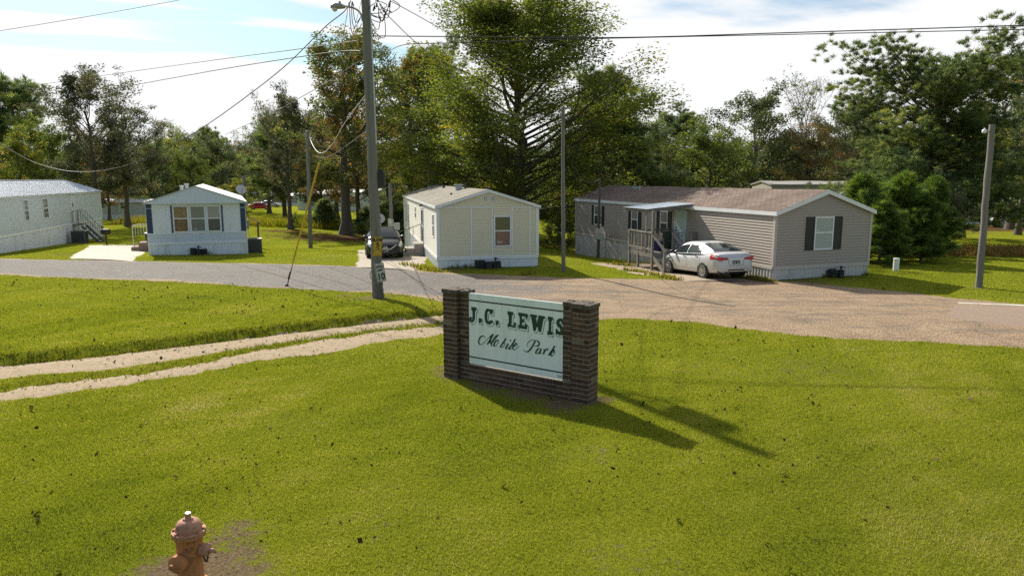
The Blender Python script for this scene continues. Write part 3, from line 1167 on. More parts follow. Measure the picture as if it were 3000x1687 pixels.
    def trim(s, mt, ov=.1, of=.12, h=.14, rake=True, t=.025):
        W, L = s.W, s.L
        sl = (s.zp - s.ze) / (W / 2)
        mb = MB()
        ze = s.ze - sl * ov + .005
        for x0, x1 in ((-ov - t, -ov - .002), (W + ov + .002, W + ov + t)):
            mb.box(x0, x1, -of - .01, L + of, ze - h, ze)
        if rake:
            for y0, y1 in ((-of - t, -of - .002),):
                for sx in (-1, 1):
                    xe = W / 2 + sx * (W / 2 + ov + t)
                    zc = s.zp + .004
                    zz = s.ze - sl * (ov + t) + .004
                    vs = [(xe, y, q) for y in (y0, y1) for q in (zz - h, zz)] + [(W / 2, y, q) for y in (y0, y1) for q in (zc - h, zc)]
                    mb.add(vs, [(0, 1, 5, 4), (2, 6, 7, 3), (1, 3, 7, 5), (0, 4, 6, 2), (0, 2, 3, 1)])
        return mb.build('eave_trim', mt, s.root)

    def window(s, B, a0, a1, z0, z1, fm, pt, pb, fw=.05, mid=.5, grid=(0, 0), d=.036, name='window'):
        mb = MB()
        zm = z0 + (z1 - z0) * mid
        s.wbox(mb, B, a0, a0 + fw, z0, z1, .0, d + .02)
        s.wbox(mb, B, a1 - fw, a1, z0, z1, .0, d + .02)
        s.wbox(mb, B, a0 + fw, a1 - fw, z0, z0 + fw, .0, d + .018)
        s.wbox(mb, B, a0 + fw, a1 - fw, z1 - fw, z1, .0, d + .018)
        s.wbox(mb, B, a0 + fw, a1 - fw, zm - .025, zm + .025, .0, d + .016)
        w = mb.build(name, fm, s.root)
        for q0, q1, pm in ((z0 + fw, zm - .025, pb), (zm + .025, z1 - fw, pt)):
            p = MB()
            s.wbox(p, B, a0 + fw, a1 - fw, q0, q1, .0, d)
            p.build('pane', pm, w)
        if grid[0]:
            g = MB()
            for i in range(1, grid[0]):
                x = a0 + fw + (a1 - a0 - 2 * fw) * i / grid[0]
                s.wbox(g, B, x - .009, x + .009, z0 + fw, z1 - fw, d, d + .008)
            for i in range(1, grid[1]):
                for q0, q1 in ((z0 + fw, zm), (zm, z1 - fw)):
                    q = q0 + (q1 - q0) * i / grid[1]
                    s.wbox(g, B, a0 + fw, a1 - fw, q - .009, q + .009, d, d + .007)
            g.build('muntin', fm, w)
        return w

    def shutter(s, B, a0, a1, z0, z1, mt, d=.02):
        mb = MB()
        d += .018
        s.wbox(mb, B, a0, a1, z0, z1, .0, d + .012)
        f = .05
        s.wbox(mb, B, a0, a0 + f, z0, z1, d, d + .022)
        s.wbox(mb, B, a1 - f, a1, z0, z1, d, d + .022)
        zm = (z0 + z1) / 2
        for q in (z0, zm - f / 2, z1 - f):
            s.wbox(mb, B, a0 + f, a1 - f, q, q + f, d, d + .02)
        return mb.build('shutter', mt, s.root)

    def hitch(s, a0, a1, zt_, seed=0, post=.6):
        mb = MB()
        am = (a0 + a1) / 2
        g = s.gz((am, -.5, 0))
        z = max(zt_ - .06, g + .17)
        mb.bar((a0, .05, z), (a0 + (am - a0) * .6, -.42, z), .07, .26)
        mb.bar((a1, .05, z), (a1 + (am - a1) * .6, -.42, z), .07, .26)
        mb.bar((a0 - .02, -.20, z - .02), (a1 + .02, -.20, z - .02), .06, .30)
        mb.bar((am - (am - a0) * .25, -.44, z - .03), (am + (a1 - am) * .25, -.44, z - .03), .1, .22)
        pa = a0 + (a1 - a0) * post
        mb.cyl((pa, -.34, g), (pa, -.34, z + .3), .035)
        mb.cyl((pa, -.34, z + .24), (pa, -.34, z + .32), .06)
        mb.box(pa - .1, pa + .1, -.44, -.24, g - .05, g + .07)
        mb.bar((pa, -.34, z + .28), (pa + .18, -.34, z + .24), .025, .025)
        mb.box(a0 - .02, a0 + (a1 - a0) * .38, -.26, -.14, z + .06, z + .2)
        return mb.build('trailer_hitch', black_iron, s.root)

    def corner(s, mt, w=.09, backs=False):
        z0, z1 = s.zb - .02, s.ze - .01
        for x0, x1, y0, y1 in ((-.036, w, -.036, -.002), (-.036, -.002, -.002, w), (s.W - w, s.W + .036, -.036, -.002), (s.W + .002, s.W + .036, -.002, w),
                               (-.036, -.002, s.L - w, s.L + .02), (s.W + .002, s.W + .036, s.L - w, s.L + .02)):
            mb = MB()
            mb.box(x0, x1, y0, y1, z0, z1)
            mb.build('corner_trim', mt, s.root)


# --- grey-tan home on the right
h = Home('mobile_home', 'tan lap-sided mobile home with brown shingle roof, black shutters and wooden porch', H3, 4.9, 19.9, .31, 2.60, 3.43)
mb = MB()
h.core(mb)
h.laps(mb, h.front, 0, 4.9, .34, 3.43, gable=True)
h.laps(mb, h.left, 0, 19.9, .34, 2.6)
mb.build('wall', tan, h.root)
h.skirt(skirt_grey, [h.front, h.left, h.right], per=.19, depth=.022)
h.roof(shingle_brown, ov=.07, of=.14, sag=.02, seed=3)
h.trim(trim_white, ov=.07, of=.14, h=.16)
h.corner(mat('tan corner post', (.50, .45, .40), .5, var=.04))
mb = MB()
h.wbox(mb, h.front, -.01, 4.91, .24, .36, .0, .045)
h.wbox(mb, h.left, .0, 19.9, .24, .36, .0, .045)
mb.build('belt_board', mat('tan belt board', (.52, .48, .43), .5, var=.05), h.root)
w = h.window(h.front, 1.93, 2.90, .98, 2.35, trim_white, pane_blue, pane_blue, fw=.06, mid=.52)
mb = MB()
fn = lambda x, z, d: h.front(2.08 + x, 1.78 + z, .040 + d)
text_into(mb, '1001', .13, fn)
mb.build('house_number', mat('number white', (.8, .8, .78), .5), w)
mb = MB()
for i in range(4):
    h.wbox(mb, h.front, 2.01, 2.82, 1.9 + i * .10, 1.905 + i * .10, .036, .041)
for q in (1.12, 1.33, 1.5):
    h.wbox(mb, h.front, 2.03 + q * .2, 2.8, q, q + .012, .036, .041)
mb.build('blind', mat('blind slat', (.62, .66, .66), .6), w)
h.shutter(h.front, 1.50, 1.92, .98, 2.35, shutter_black)
h.shutter(h.front, 2.91, 3.33, .98, 2.35, shutter_black)
for a0, a1 in ((8.15, 8.9), (11.28, 12.05), (15.9, 16.95)):
    h.window(h.left, a0, a1, 1.03, 2.24, trim_white, pane_grey, pane_dark, fw=.05)
    h.shutter(h.left, a0 - .34, a0 - .02, 1.03, 2.24, shutter_black)
    h.shutter(h.left, a1 + .02, a1 + .34, 1.03, 2.24, shutter_black)
mb = MB()
h.wbox(mb, h.left, 6.42, 6.50, .42, 2.38, 0, .06)
h.wbox(mb, h.left, 7.40, 7.48, .42, 2.38, 0, .06)
h.wbox(mb, h.left, 6.50, 7.40, 2.31, 2.38, 0, .06)
h.wbox(mb, h.left, 6.50, 7.40, .44, 2.31, 0, .042)
dr = mb.build('door', mat('pale blue door', (.58, .70, .72), .4, var=.04), h.root)
mb = MB()
mb.cyl(h.left(7.28, 1.35, .03), h.left(7.28, 1.35, .1), .035)
mb.cyl(h.left(7.28, 1.5, .03), h.left(7.28, 1.5, .06), .03)
mb.build('handle', dark_metal, dr)
h.hitch(2.72, 3.42, .0, post=.62)
mb = MB()
for x, y in ((3.1, 8), (1.8, 14.5)):
    z = h.roofz(x)
    mb.cyl((x, y, z - .05), (x, y, z + .25), .05)
mb.box(1.75, 2.1, 15.2, 15.5, h.roofz(1.75) - .05, h.roofz(2.0) + .12)
mb.build('roof_vent', grey_metal, h.root)
HOME3 = h

# --- porch of the tan home: a thing of its own
pr_ = thing('porch', 'weathered grey wooden porch with railings, steps and a sloping sheet-metal cover', 'porch', (h.ox, h.oy, 0), h.th)
X0, Y0, Y1, ZD = -2.4, 5.5, 7.75, .44
mb = MB()
nb = 16
for i in range(nb):
    a, b = Y0 + (Y1 - Y0) * i / nb, Y0 + (Y1 - Y0) * (i + 1) / nb
    mb.box(X0 - .03, -.03, a + .005, b - .005, ZD - .035, ZD)
mb.box(X0 - .03, X0 + .01, Y0, Y1, ZD - .2, ZD - .04)
mb.box(X0, -.03, Y0 - .02, Y0 + .02, ZD - .2, ZD - .04)
mb.build('deck', wood_deck, pr_)
for x, y, t in ((X0, Y0, 2.42), (X0, Y1, 1.42), (-.12, Y0, 1.42), (X0 + 1.1, Y0, 1.42), (X0, Y1 - .9, ZD - .05), (-.2, Y1, 1.42)):
    mb = MB()
    mb.box(x - .05, x + .05, y - .05, y + .05, h.gz((x, y, 0)) - .05, t)
    mb.build('post', wood_deck, pr_)
mb = MB()
mb.bar((X0 - .02, Y0, 1.39), (X0 - .02, Y1, 1.39), .12, .04)
mb.bar((X0 - .02, Y0, .62), (X0 - .02, Y1, .62), .05, .09)
n = 6
for i in range(n):
    y = Y0 + (Y1 - Y0) * (i + .7) / (n + .4)
    mb.bar((X0 - .03, y, .5), (X0 - .03, y, 1.37), .09, .04)
mb.build('railing', wood_deck, pr_)
mb = MB()
mb.bar((X0 + 1.1, Y0, 1.36), (-.1, Y0, 1.36), .05, .04)
for i in range(6):
    x = X0 + 1.1 + 1.15 * (i + .5) / 6
    mb.bar((x, Y0, ZD), (x, Y0, 1.35), .03, .03)
mb.bar((X0, Y1, 1.36), (-.1, Y1, 1.36), .05, .06)
mb.bar((X0, Y1, .62), (-.1, Y1, .62), .05, .06)
for i in range(8):
    x = X0 + 2.3 * (i + .5) / 8
    mb.bar((x, Y1, .6), (x, Y1, 1.35), .04, .04)
mb.build('railing', wood_deck, pr_)
g0 = h.gz((-1.9, 4.4, 0))
nst = 4
for i in range(nst):
    z = ZD - (ZD - g0) * (i + 1) / (nst + .3)
    y = Y0 - .27 * (i + 1)
    mb = MB()
    mb.box(X0 + .02, X0 + 1.08, y, y + .26, z - .04, z)
    mb.build('step', wood_deck, pr_)
mb = MB()
yb = Y0 - .27 * nst - .05
for x in (X0 + .0, X0 + 1.08):
    mb.box(x - .045, x + .045, yb - .02, yb + .07, g0 - .08, g0 + 1.05)
    mb.bar((x - .02, yb - .08, g0 + 1.0), (x - .02, Y0 + .02, 1.36), .13, .035)
    mb.bar((x, yb + .1, g0 + .08), (x, Y0, ZD - .12), .04, .2)
mb.build('stair_rail', wood_deck, pr_)
mb = MB()
A0, A1, XA = 5.95, 8.35, -2.55
h2_ = lambda x: 2.70 + (2.47 - 2.70) * (-x / 2.55)
n = 24
for i in range(n):
    a, b = A0 + (A1 - A0) * i / n, A0 + (A1 - A0) * (i + 1) / n
    d = .02 * (i % 2)
    e = .02 * ((i + 1) % 2)
    mb.quad((0.05, a, h2_(0) + d), (0.05, b, h2_(0) + e), (XA, b, h2_(XA) + e), (XA, a, h2_(XA) + d))
mb.build('cover_sheet', mat('bluish porch sheet', (.36, .42, .48), .4, metal=.3, var=.1), pr_)
mb = MB()
mb.bar((0, A0 + .05, 2.60), (XA + .1, A0 + .05, 2.39), .04, .13)
mb.bar((0, A1 - .05, 2.60), (XA + .1, A1 - .05, 2.39), .04, .13)
mb.bar((XA + .12, A0, 2.38), (XA + .12, A1, 2.38), .05, .12)
mb.box(X0 - .05, X0 + .05, Y0 + .55, Y0 + .65, ZD, 2.36)
mb.build('cover_beam', wood_deck, pr_)

# --- cream home in the middle
h = Home('mobile_home', 'cream lap-sided mobile home with grey shingle roof and white battens on its gable', H2, 4.5, 21.2, .45, 2.74, 3.42)
mb = MB()
h.core(mb)
h.laps(mb, h.front, 0, 4.5, .5, 3.42, gable=True, lap=.105)
mb.build('wall', cream, h.root)
mb = MB()
h.laps(mb, h.left, 0, 21.2, .5, 2.74, lap=.105)
mb.build('side_wall', creamw, h.root)
h.skirt(skirt_white, [h.front, h.left, h.right], per=.24, depth=.02)
h.roof(shingle_grey, ov=.08, of=.10, sag=.015, seed=5)
h.trim(trim_white, ov=.08, of=.10, h=.11)
h.corner(trim_white, w=.1)
mb = MB()
h.wbox(mb, h.front, -.01, 4.51, .38, .52, .0, .046)
h.wbox(mb, h.left, .0, 21.2, .38, .52, .0, .046)
for a in (1.49, 2.42, 3.31, 4.12):
    h.wbox(mb, h.front, a - .03, a + .03, .52, 2.66, .0, .042)
h.wbox(mb, h.front, .1, 2.45, 2.63, 2.68, 0, .04)
h.wbox(mb, h.front, 3.28, 4.4, 2.63, 2.68, 0, .04)
sl = (3.42 - 2.74) / 2.25
for sgn in (-1, 1):
    p0 = (2.25 + sgn * 2.2, -.02, 2.70)
    p1 = (2.25, -.02, 2.70 + sl * 2.2 - .06)
    mb.bar(p0, p1, .03, .07)
mb.build('batten', trim_white, h.root)
curtain_g = mat('green gold curtain', (.15, .14, .05), .5, var=.5, scale=2.2, stretch=(14, 14, .2))
curtain_p = mat('pink brown curtain', (.27, .145, .10), .5, var=.45, scale=2.2, stretch=(10, 10, .2))
w = h.window(h.front, 2.49, 3.27, .92, 2.28, trim_white, curtain_g, curtain_p, fw=.055, mid=.515)
mb = MB()
text_into(mb, '1004', .13, lambda x, z, d: h.front(2.73 + x, 1.12 + z, .040 + d))
mb.build('house_number', mat('number white', (.8, .8, .78), .5), w)
for a0 in (2.02, 2.36):
    mb = MB()
    h.wbox(mb, h.front, a0, a0 + .2, 2.93, 3.12, .0, .03)
    for i in range(3):
        for k in range(2):
            h.wbox(mb, h.front, a0 + .02 + k * .09, a0 + .09 + k * .09, 2.945 + i * .06, 2.985 + i * .06, .03, .034, 1)
    mb.build('gable_vent', [trim_white, mat('vent slot', (.25, .25, .24), .7)], h.root)
for a0, a1, z0, z1 in ((1.05, 1.6, 1.28, 2.32), (10.6, 11.3, 1.6, 2.27), (16.1, 16.8, 1.0, 2.26), (18.2, 18.9, .92, 2.25)):
    h.window(h.left, a0, a1, z0, z1, trim_white, pane_grey, pane_dark, fw=.05, d=.03)
mb = MB()
h.wbox(mb, h.left, 6.1, 6.18, .5, 2.42, 0, .06)
h.wbox(mb, h.left, 7.1, 7.18, .5, 2.42, 0, .06)
h.wbox(mb, h.left, 6.18, 7.1, 2.35, 2.42, 0, .06)
h.wbox(mb, h.left, 6.18, 7.1, .52, 2.35, 0, .042)
dr = mb.build('door', trim_white, h.root)
mb = MB()
h.wbox(mb, h.left, 6.3, 6.98, 1.5, 2.25, .042, .048)
h.wbox(mb, h.left, 6.3, 6.98, .65, 1.4, .042, .048)
mb.build('pane', pane_dark, dr)
mb = MB()
mb.cyl(h.left(7.05, 1.4, .03), h.left(7.05, 1.4, .09), .03)
mb.build('handle', dark_metal, dr)
mb = MB()
h.wbox(mb, h.left, 6.55, 6.75, 2.48, 2.56, 0, .12)
mb.cyl(h.left(6.65, 2.46, .1), h.left(6.65, 2.56, .16), .05)
mb.build('porch_lamp', dark_metal, h.root)
h.hitch(1.62, 2.74, .12, post=.78)
mb = MB()
z = h.roofz(1.9)
mb.box(1.75, 2.05, 6.4, 6.75, z - .05, z + .22)
mb.box(1.68, 2.12, 6.33, 6.82, z + .22, z + .28)
mb.build('roof_vent', grey_metal, h.root)
mb = MB()
mb.cyl((2.1, 5.6, h.roofz(2.1) - .05), (2.1, 5.6, h.roofz(2.1) + .26), .05)
mb.cyl((1.2, 4.3, h.roofz(1.2) - .05), (1.2, 4.3, h.roofz(1.2) + .10), .05)
mb.cyl((1.9, 13, h.roofz(1.9) - .05), (1.9, 13, h.roofz(1.9) + .2), .08)
mb.build('roof_pipe', dark_metal, h.root)
HOME2 = h
st = thing('block_steps', 'grey concrete block steps with a thin iron handrail at the cream home door', 'steps', (h.ox, h.oy, 0), h.th)
for i, (x0, x1) in enumerate(((-1.35, -.95), (-.95, -.52), (-.52, -.03))):
    mb = MB()
    g = min(h.gz((x0, 6.0, 0)), h.gz((x0, 7.2, 0)))
    mb.box(x0, x1 - .004, 6.02, 7.2, g - .05, g + .24 * (i + 1))
    bevel(mb.build('step', concrete, st), .015)
mb = MB()
g = h.gz((-1.5, 7.3, 0))
mb.tube([(-1.5, 7.3, g - .05), (-1.5, 7.3, g + 1.1), (-1.47, 7.3, g + 1.13), (-.05, 7.3, 1.5)], .02, 6)
mb.tube([(-.05, 7.3, .3), (-.05, 7.3, 1.5)], .02, 6)
mb.build('handrail', dark_metal, st)

# --- white home with navy panels, left of centre
h = Home('mobile_home', 'white metal mobile home with navy corner panels and three front windows', H1, 4.9, 14.0, .50, 2.66, 3.50)
mb = MB()
h.core(mb)
h.ribs(mb, h.front, .28, 4.62, 1.03, 2.6, per=.1, depth=.012, lip=.7)
h.ribs(mb, h.left, 0, 14, .5, 2.6, per=.12, depth=.012, lip=.7)
h.ribs(mb, h.right, 0, 14, .5, 2.6, per=.12, depth=.012, lip=.7)
mb.build('wall', white_metal, h.root)
mb = MB()
h.ribs(mb, h.front, 0, 4.9, .52, 1.0, per=.1, depth=.012, lip=.6)
mb.build('lower_panel', mat('bluish white panel', (.60, .66, .72), .45, var=.05, dirt=(.4, .42, .42), dirtamt=.3, stretch=(1, 1, .3)), h.root)
mb = MB()
gf = .30
sl = (3.5 - 2.66) / 2.45
poly = [(-.09, 2.585), (4.99, 2.585), (4.99, 2.66 - sl * .09), (2.45, 3.49), (-.09, 2.66 - sl * .09)]
mb.prism(poly, lambda a, z, d: (a, d, z), -gf, -.012)
for a in np.arange(0, 4.9, .2):
    zt_ = 2.62 + sl * min(a, 4.9 - a)
    mb.box(a, a + .012, -gf - .006, -gf, 2.6, max(2.62, zt_))
mb.build('gable_panel', mat('bluish white gable', (.62, .68, .74), .45, var=.04, dirt=(.45, .47, .46), dirtamt=.3, stretch=(1, 1, .4)), h.root)
h.skirt(skirt_white, [h.front, h.left, h.right], per=.16, depth=.016, wavy=.02)
h.roof(roof_white, ov=.1, of=.34, th=.05, sag=.015, seed=8)
mb = MB()
for sgn in (-1, 1):
    mb.bar((2.45 + sgn * 2.56, -.345, 2.66 - sl * .11 + .0), (2.45, -.345, 3.50 + .0), .02, .05)
mb.build('roof_edge', grey_metal, h.root)
mb = MB()
h.wbox(mb, h.front, -.01, 4.91, .985, 1.035, .0, .03)
h.wbox(mb, h.front, -.015, 4.915, .42, .53, .0, .035)
mb.build('belt_board', trim_white, h.root)
for a0, a1 in ((.02, .28), (4.62, 4.88)):
    mb = MB()
    h.wbox(mb, h.front, a0, a1, 1.04, 2.32, 0, .022)
    h.wbox(mb, h.front, a0, a1, 2.35, 2.58, 0, .022)
    mb.build('corner_panel', navy, h.root)
for a0 in (1.17, 3.66):
    mb = MB()
    h.wbox(mb, h.front, a0, a0 + .07, 1.04, 2.47, 0, .04)
    mb.build('shutter_strip', navy, h.root)
cur_b = mat('brown patterned curtain', (.30, .20, .09), .6, var=.75, scale=9, stretch=(1, 1, 1.3), detail=3)
cur_d = mat('dark patterned curtain', (.21, .125, .05), .6, var=.9, scale=11, detail=3)
w1_ = h.window(h.front, 1.28, 2.02, 1.06, 2.46, trim_white, cur_b, cur_d, fw=.05, mid=.52)
w2_ = h.window(h.front, 2.10, 2.86, 1.06, 2.46, trim_white, pane_grey, mat('drawn grey blind', (.17, .18, .165), .2), fw=.05, mid=.51)
w3_ = h.window(h.front, 2.93, 3.62, 1.06, 2.46, trim_white, mat('yellowed blind', (.36, .35, .30), .3, var=.1, scale=1.2, stretch=(.3, .3, 22)),
               mat('half drawn dark blind', (.10, .10, .10), .2, var=.4), fw=.05, mid=.51)
mb = MB()
text_into(mb, '1111', .12, lambda x, z, d: h.front(2.30 + x, 1.20 + z, .040 + d))
mb.build('house_number', mat('number white', (.8, .8, .78), .5), w2_)
mb = MB()
for x, y in ((1.55, 4.5), (1.9, 3.0)):
    z = h.roofz(x)
    mb.cyl((x, y, z - .05), (x, y, z + .22), .09)
    mb.cyl((x, y, z + .22), (x, y, z + .3), .13)
mb.build('roof_vent', grey_metal, h.root)
h.hitch(2.02, 2.82, .02, post=.5)
HOME1 = h

# --- pale blue home at the left edge
h = Home('mobile_home', 'pale blue-grey long mobile home with galvanised metal roof at the left edge', H0, 5.0, 23.0, .74, 2.90, 3.72)
mb = MB()
h.core(mb)
h.laps(mb, h.right, 0, 23, .76, 2.9)
mb.build('wall', paleblue, h.root)
h.skirt(skirt_white, [h.front, h.right, h.back], per=.22, depth=.02, wavy=.05)
W, L = h.W, h.L
mb = MB()
sl = (3.72 - 2.9) / 2.5
pts = []
for i in range(110):
    y = -.2 + i * (23.4 / 110)
    pts += [(y, 0), (y + .15, 0), (y + .17, .035), (y + .195, .035)]
for (a, d), (b, e) in zip(pts[:-1], pts[1:]):
    mb.quad((2.5, a, 3.76 + d), (5.14, a, 2.9 - sl * .14 + .04 + d), (5.14, b, 2.9 - sl * .14 + .04 + e), (2.5, b, 3.76 + e))
    mb.quad((-.14, a, 2.9 - sl * .14 + .04 + d), (2.5, a, 3.76 + d), (2.5, b, 3.76 + e), (-.14, b, 2.9 - sl * .14 + .04 + e))
mb.bar((2.5, -.2, 3.79), (2.5, 23.2, 3.79), .3, .03)
mb.bar((5.12, 23.2, 2.89), (2.5, 23.2, 3.77), .04, .08)
mb.build('roof', roof_metal, h.root)
mb = MB()
mb.box(5.03, 5.06, -.1, 23.1, 2.78, 2.86)
mb.box(5.002, 5.045, 22.9, 23.02, .74, 2.8)
mb.build('eave_trim', trim_white, h.root)
mb = MB()
h.wbox(mb, h.right, 0, 23, .68, .80, 0, .045)
mb.build('belt_board', trim_white, h.root)
h.window(h.right, 8.0, 8.6, 1.40, 2.66, trim_white, pane_grey, pane_dark, fw=.045, grid=(3, 2))
h.window(h.right, 10.9, 11.75, 1.40, 2.66, trim_white, pane_grey, pane_dark, fw=.045, grid=(3, 2))
mb = MB()
h.wbox(mb, h.right, 15.9, 15.97, .8, 2.72, 0, .06)
h.wbox(mb, h.right, 16.8, 16.87, .8, 2.72, 0, .06)
h.wbox(mb, h.right, 15.97, 16.8, 2.65, 2.72, 0, .06)
h.wbox(mb, h.right, 15.97, 16.8, .8, 2.65, 0, .045)
dr = mb.build('door', mat('off white door', (.70, .72, .70), .45, var=.04), h.root)
mb = MB()
c = (16.38, 2.05)
mb.prism([(c[0] - .13, c[1]), (c[0], c[1] - .3), (c[0] + .13, c[1]), (c[0], c[1] + .3)], h.right, .045, .05)
mb.build('pane', pane_dark, dr)
mb = MB()
mb.cyl(h.right(16.05, 1.55, .03), h.right(16.05, 1.55, .09), .03)
mb.build('handle', dark_metal, dr)
HOME0 = h
st = thing('metal_steps', 'black metal entrance steps with slim barred railings at the pale blue home', 'steps', (h.ox, h.oy, 0), h.th)
ya, yb_ = 15.9, 16.95
mb = MB()
mb.box(5.08, 5.6, ya, yb_, .66, .70)
mb.build('landing', mat('painted grey steel', (.13, .14, .14), .5, metal=.2), st)
ns = 5
gz_ = h.gz((7.4, 16.4, 0))
for i in range(ns):
    mb = MB()
    z = .68 - (.68 - gz_) * (i + 1) / (ns + .5)
    x = 5.6 + i * .21
    mb.box(x, x + .205, ya + .04, yb_ - .04, z - .04, z)
    mb.build('step', mat('painted grey steel', (.13, .14, .14), .5, metal=.2), st)
xe = 5.6 + ns * .21
for y in (ya, yb_):
    mb = MB()
    zee = gz_ + .88
    mb.tube([(5.1, y, gz_), (5.1, y, 1.62), (5.17, y, 1.68), (5.6, y, 1.62), (xe, y, zee), (xe + .05, y, gz_)], .019, 6)
    mb.tube([(5.1, y, .72), (5.6, y, .70), (xe, y, gz_ + .12)], .016, 6)
    for i in range(11):
        x = 5.1 + (xe - 5.1) * (i + .5) / 11
        if x < 5.6:
            z0, z1 = .7, 1.62
        else:
            k = (x - 5.6) / (xe - 5.6)
            z0, z1 = .70 + (gz_ + .12 - .7) * k, 1.62 + (zee - 1.62) * k
        mb.bar((x, y, z0), (x, y, z1), .014, .014)
    mb.build('railing', mat('painted grey steel', (.13, .14, .14), .5, metal=.2), st)
mb = MB()
for y in (ya + .02, yb_ - .02):
    mb.bar((5.6, y, .6), (xe, y, gz_ + .02), .03, .16)
mb.build('stringer', mat('painted grey steel', (.13, .14, .14), .5, metal=.2), st)


# --- homes further back
def far_home(label, corner, th, W, L, z0, zb, ze, zp, wallm, roofm, skm=None, wins=(), doors=(), ov=.12, name='mobile_home', cat='mobile home', band=None):
    q = Home(name, label, (corner, th), W, L, zb, ze, zp, cat)
    mb = MB()
    q.core(mb)
    mb.build('wall', wallm, q.root)
    mb = MB()
    mb.box(.02, W - .02, .02, L - .02, z0 - .2, zb)
    mb.build('skirting', skm or skirt_white, q.root)
    q.roof(roofm, ov=ov, of=.12, th=.12, seg=6, sag=.03, seed=int(abs(corner[0] * 10)))
    for B, a0, a1, s0, s1 in wins:
        q.window(getattr(q, B), a0, a1, s0, s1, trim_white, pane_dark, pane_dark, fw=.07)
    for B, a0, a1, s0, s1 in doors:
        mb = MB()
        q.wbox(mb, getattr(q, B), a0, a1, s0, s1, 0, .04)
        mb.build('door', mat('grey door', (.45, .45, .44), .5), q.root)
    if band:
        mb = MB()
        q.wbox(mb, q.left, *band, 0, .05)
        mb.build('window_band', pane_dark, q.root)
    return q


def along(u0, u1, y, th_extra=0.0):
    """corner and rotation of a home whose long front faces us between two directions at range y"""
    a, b = at(u0, 600, y), at(u1, 600, y)
    return (b.x, y), b.x - a.x      # right-hand corner; the long wall runs to the left of it


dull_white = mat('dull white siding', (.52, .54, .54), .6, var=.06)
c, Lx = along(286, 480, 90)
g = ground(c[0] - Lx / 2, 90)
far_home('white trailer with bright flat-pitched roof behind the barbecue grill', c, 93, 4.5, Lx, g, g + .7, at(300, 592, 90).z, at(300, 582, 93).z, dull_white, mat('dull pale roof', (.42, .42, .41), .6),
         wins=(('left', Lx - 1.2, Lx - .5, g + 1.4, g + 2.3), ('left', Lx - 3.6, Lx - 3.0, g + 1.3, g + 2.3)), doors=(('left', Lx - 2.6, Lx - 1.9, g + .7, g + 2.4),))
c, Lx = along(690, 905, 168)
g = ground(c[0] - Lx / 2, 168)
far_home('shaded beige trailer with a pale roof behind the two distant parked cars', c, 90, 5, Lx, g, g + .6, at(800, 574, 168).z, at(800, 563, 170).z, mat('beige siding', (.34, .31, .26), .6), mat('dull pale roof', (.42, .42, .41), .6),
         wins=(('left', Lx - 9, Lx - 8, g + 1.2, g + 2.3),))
c, Lx = along(868, 1000, 142)
g = ground(c[0] - Lx / 2, 142)
far_home('long pale blue-white trailer with small dark windows beyond the mown field', c, 86, 5, Lx, g, g + .6, at(900, 568, 142).z, at(900, 556, 144).z, mat('pale white blue siding', (.55, .62, .66), .6), mat('dull pale roof', (.42, .42, .41), .6),
         wins=(('left', Lx - 2.3, Lx - 1.5, g + 1.6, g + 2.6), ('left', Lx - 5.2, Lx - 3.8, g + 1.6, g + 2.7), ('left', Lx - 7.6, Lx - 6.8, g + 1.6, g + 2.6)))
c, Lx = along(985, 1112, 136)
g = ground(c[0] - Lx / 2, 136)
far_home('white windowless trailer side just left of the pale blue gable', c, 90, 5, Lx, g, g + .8, at(1050, 563, 136).z, at(1050, 553, 138).z, mat('plain white siding', (.60, .61, .58), .6), mat('dull pale roof', (.42, .42, .41), .6))
c, Lx = along(1110, 1152, 131)
g = ground(c[0] - Lx / 2, 131)
far_home('pale blue gabled trailer end beyond the young pines', (c[0] - Lx, c[1]), -14, 3.6, 11, g, g + .7, at(1112, 560, 131).z, at(1130, 546, 131).z, mat('powder blue siding', (.40, .52, .55), .6), shingle_grey)
c, Lx = along(1168, 1215, 120)
g = ground(c[0] - Lx / 2, 120)
far_home('blue-green gabled trailer half hidden by the cream home', (c[0] - Lx, c[1]), 4, 4.5, 9, g, g + .6, at(1170, 572, 120).z, at(1190, 557, 120).z, mat('teal siding', (.33, .47, .50), .6), shingle_grey)
c, Lx = along(2255, 2560, 66)
g = ground(c[0] - Lx / 2, 66)
far_home('long trailer with a dull grey roof seen over the tan home ridge', c, 92, 5, Lx, g, g + .6, at(2300, 540, 66).z, at(2300, 530, 68.5).z, mat('greyish tan siding', (.33, .30, .27), .6), mat('dull grey roof', (.26, .25, .235), .7, var=.1))
c, Lx = along(2440, 2560, 50)
g = ground(c[0] - Lx / 2, 50)
far_home('low shed with bluish metal roof and white gable behind the tan home', (c[0] - Lx + .6, 51), -25, 3.0, 4.5, g, g + .3, at(2450, 577, 50).z, at(2510, 538, 50).z, mat('shed white siding', (.55, .57, .56), .6), roof_metal, name='shed', cat='shed')
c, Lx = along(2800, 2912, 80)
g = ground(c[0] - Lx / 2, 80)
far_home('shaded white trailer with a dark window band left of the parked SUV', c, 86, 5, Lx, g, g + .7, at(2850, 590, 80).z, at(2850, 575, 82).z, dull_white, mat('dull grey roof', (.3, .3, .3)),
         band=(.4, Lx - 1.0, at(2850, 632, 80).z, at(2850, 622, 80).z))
c, Lx = along(2908, 3080, 98)
g = ground(c[0] - Lx / 2, 98)
far_home('bright white trailer wall behind the parked SUV', c, 84, 5, Lx, g, g + .6, at(2950, 596, 98).z, at(2950, 580, 98).z, mat('bright white siding', (.70, .74, .76), .6), roof_white)
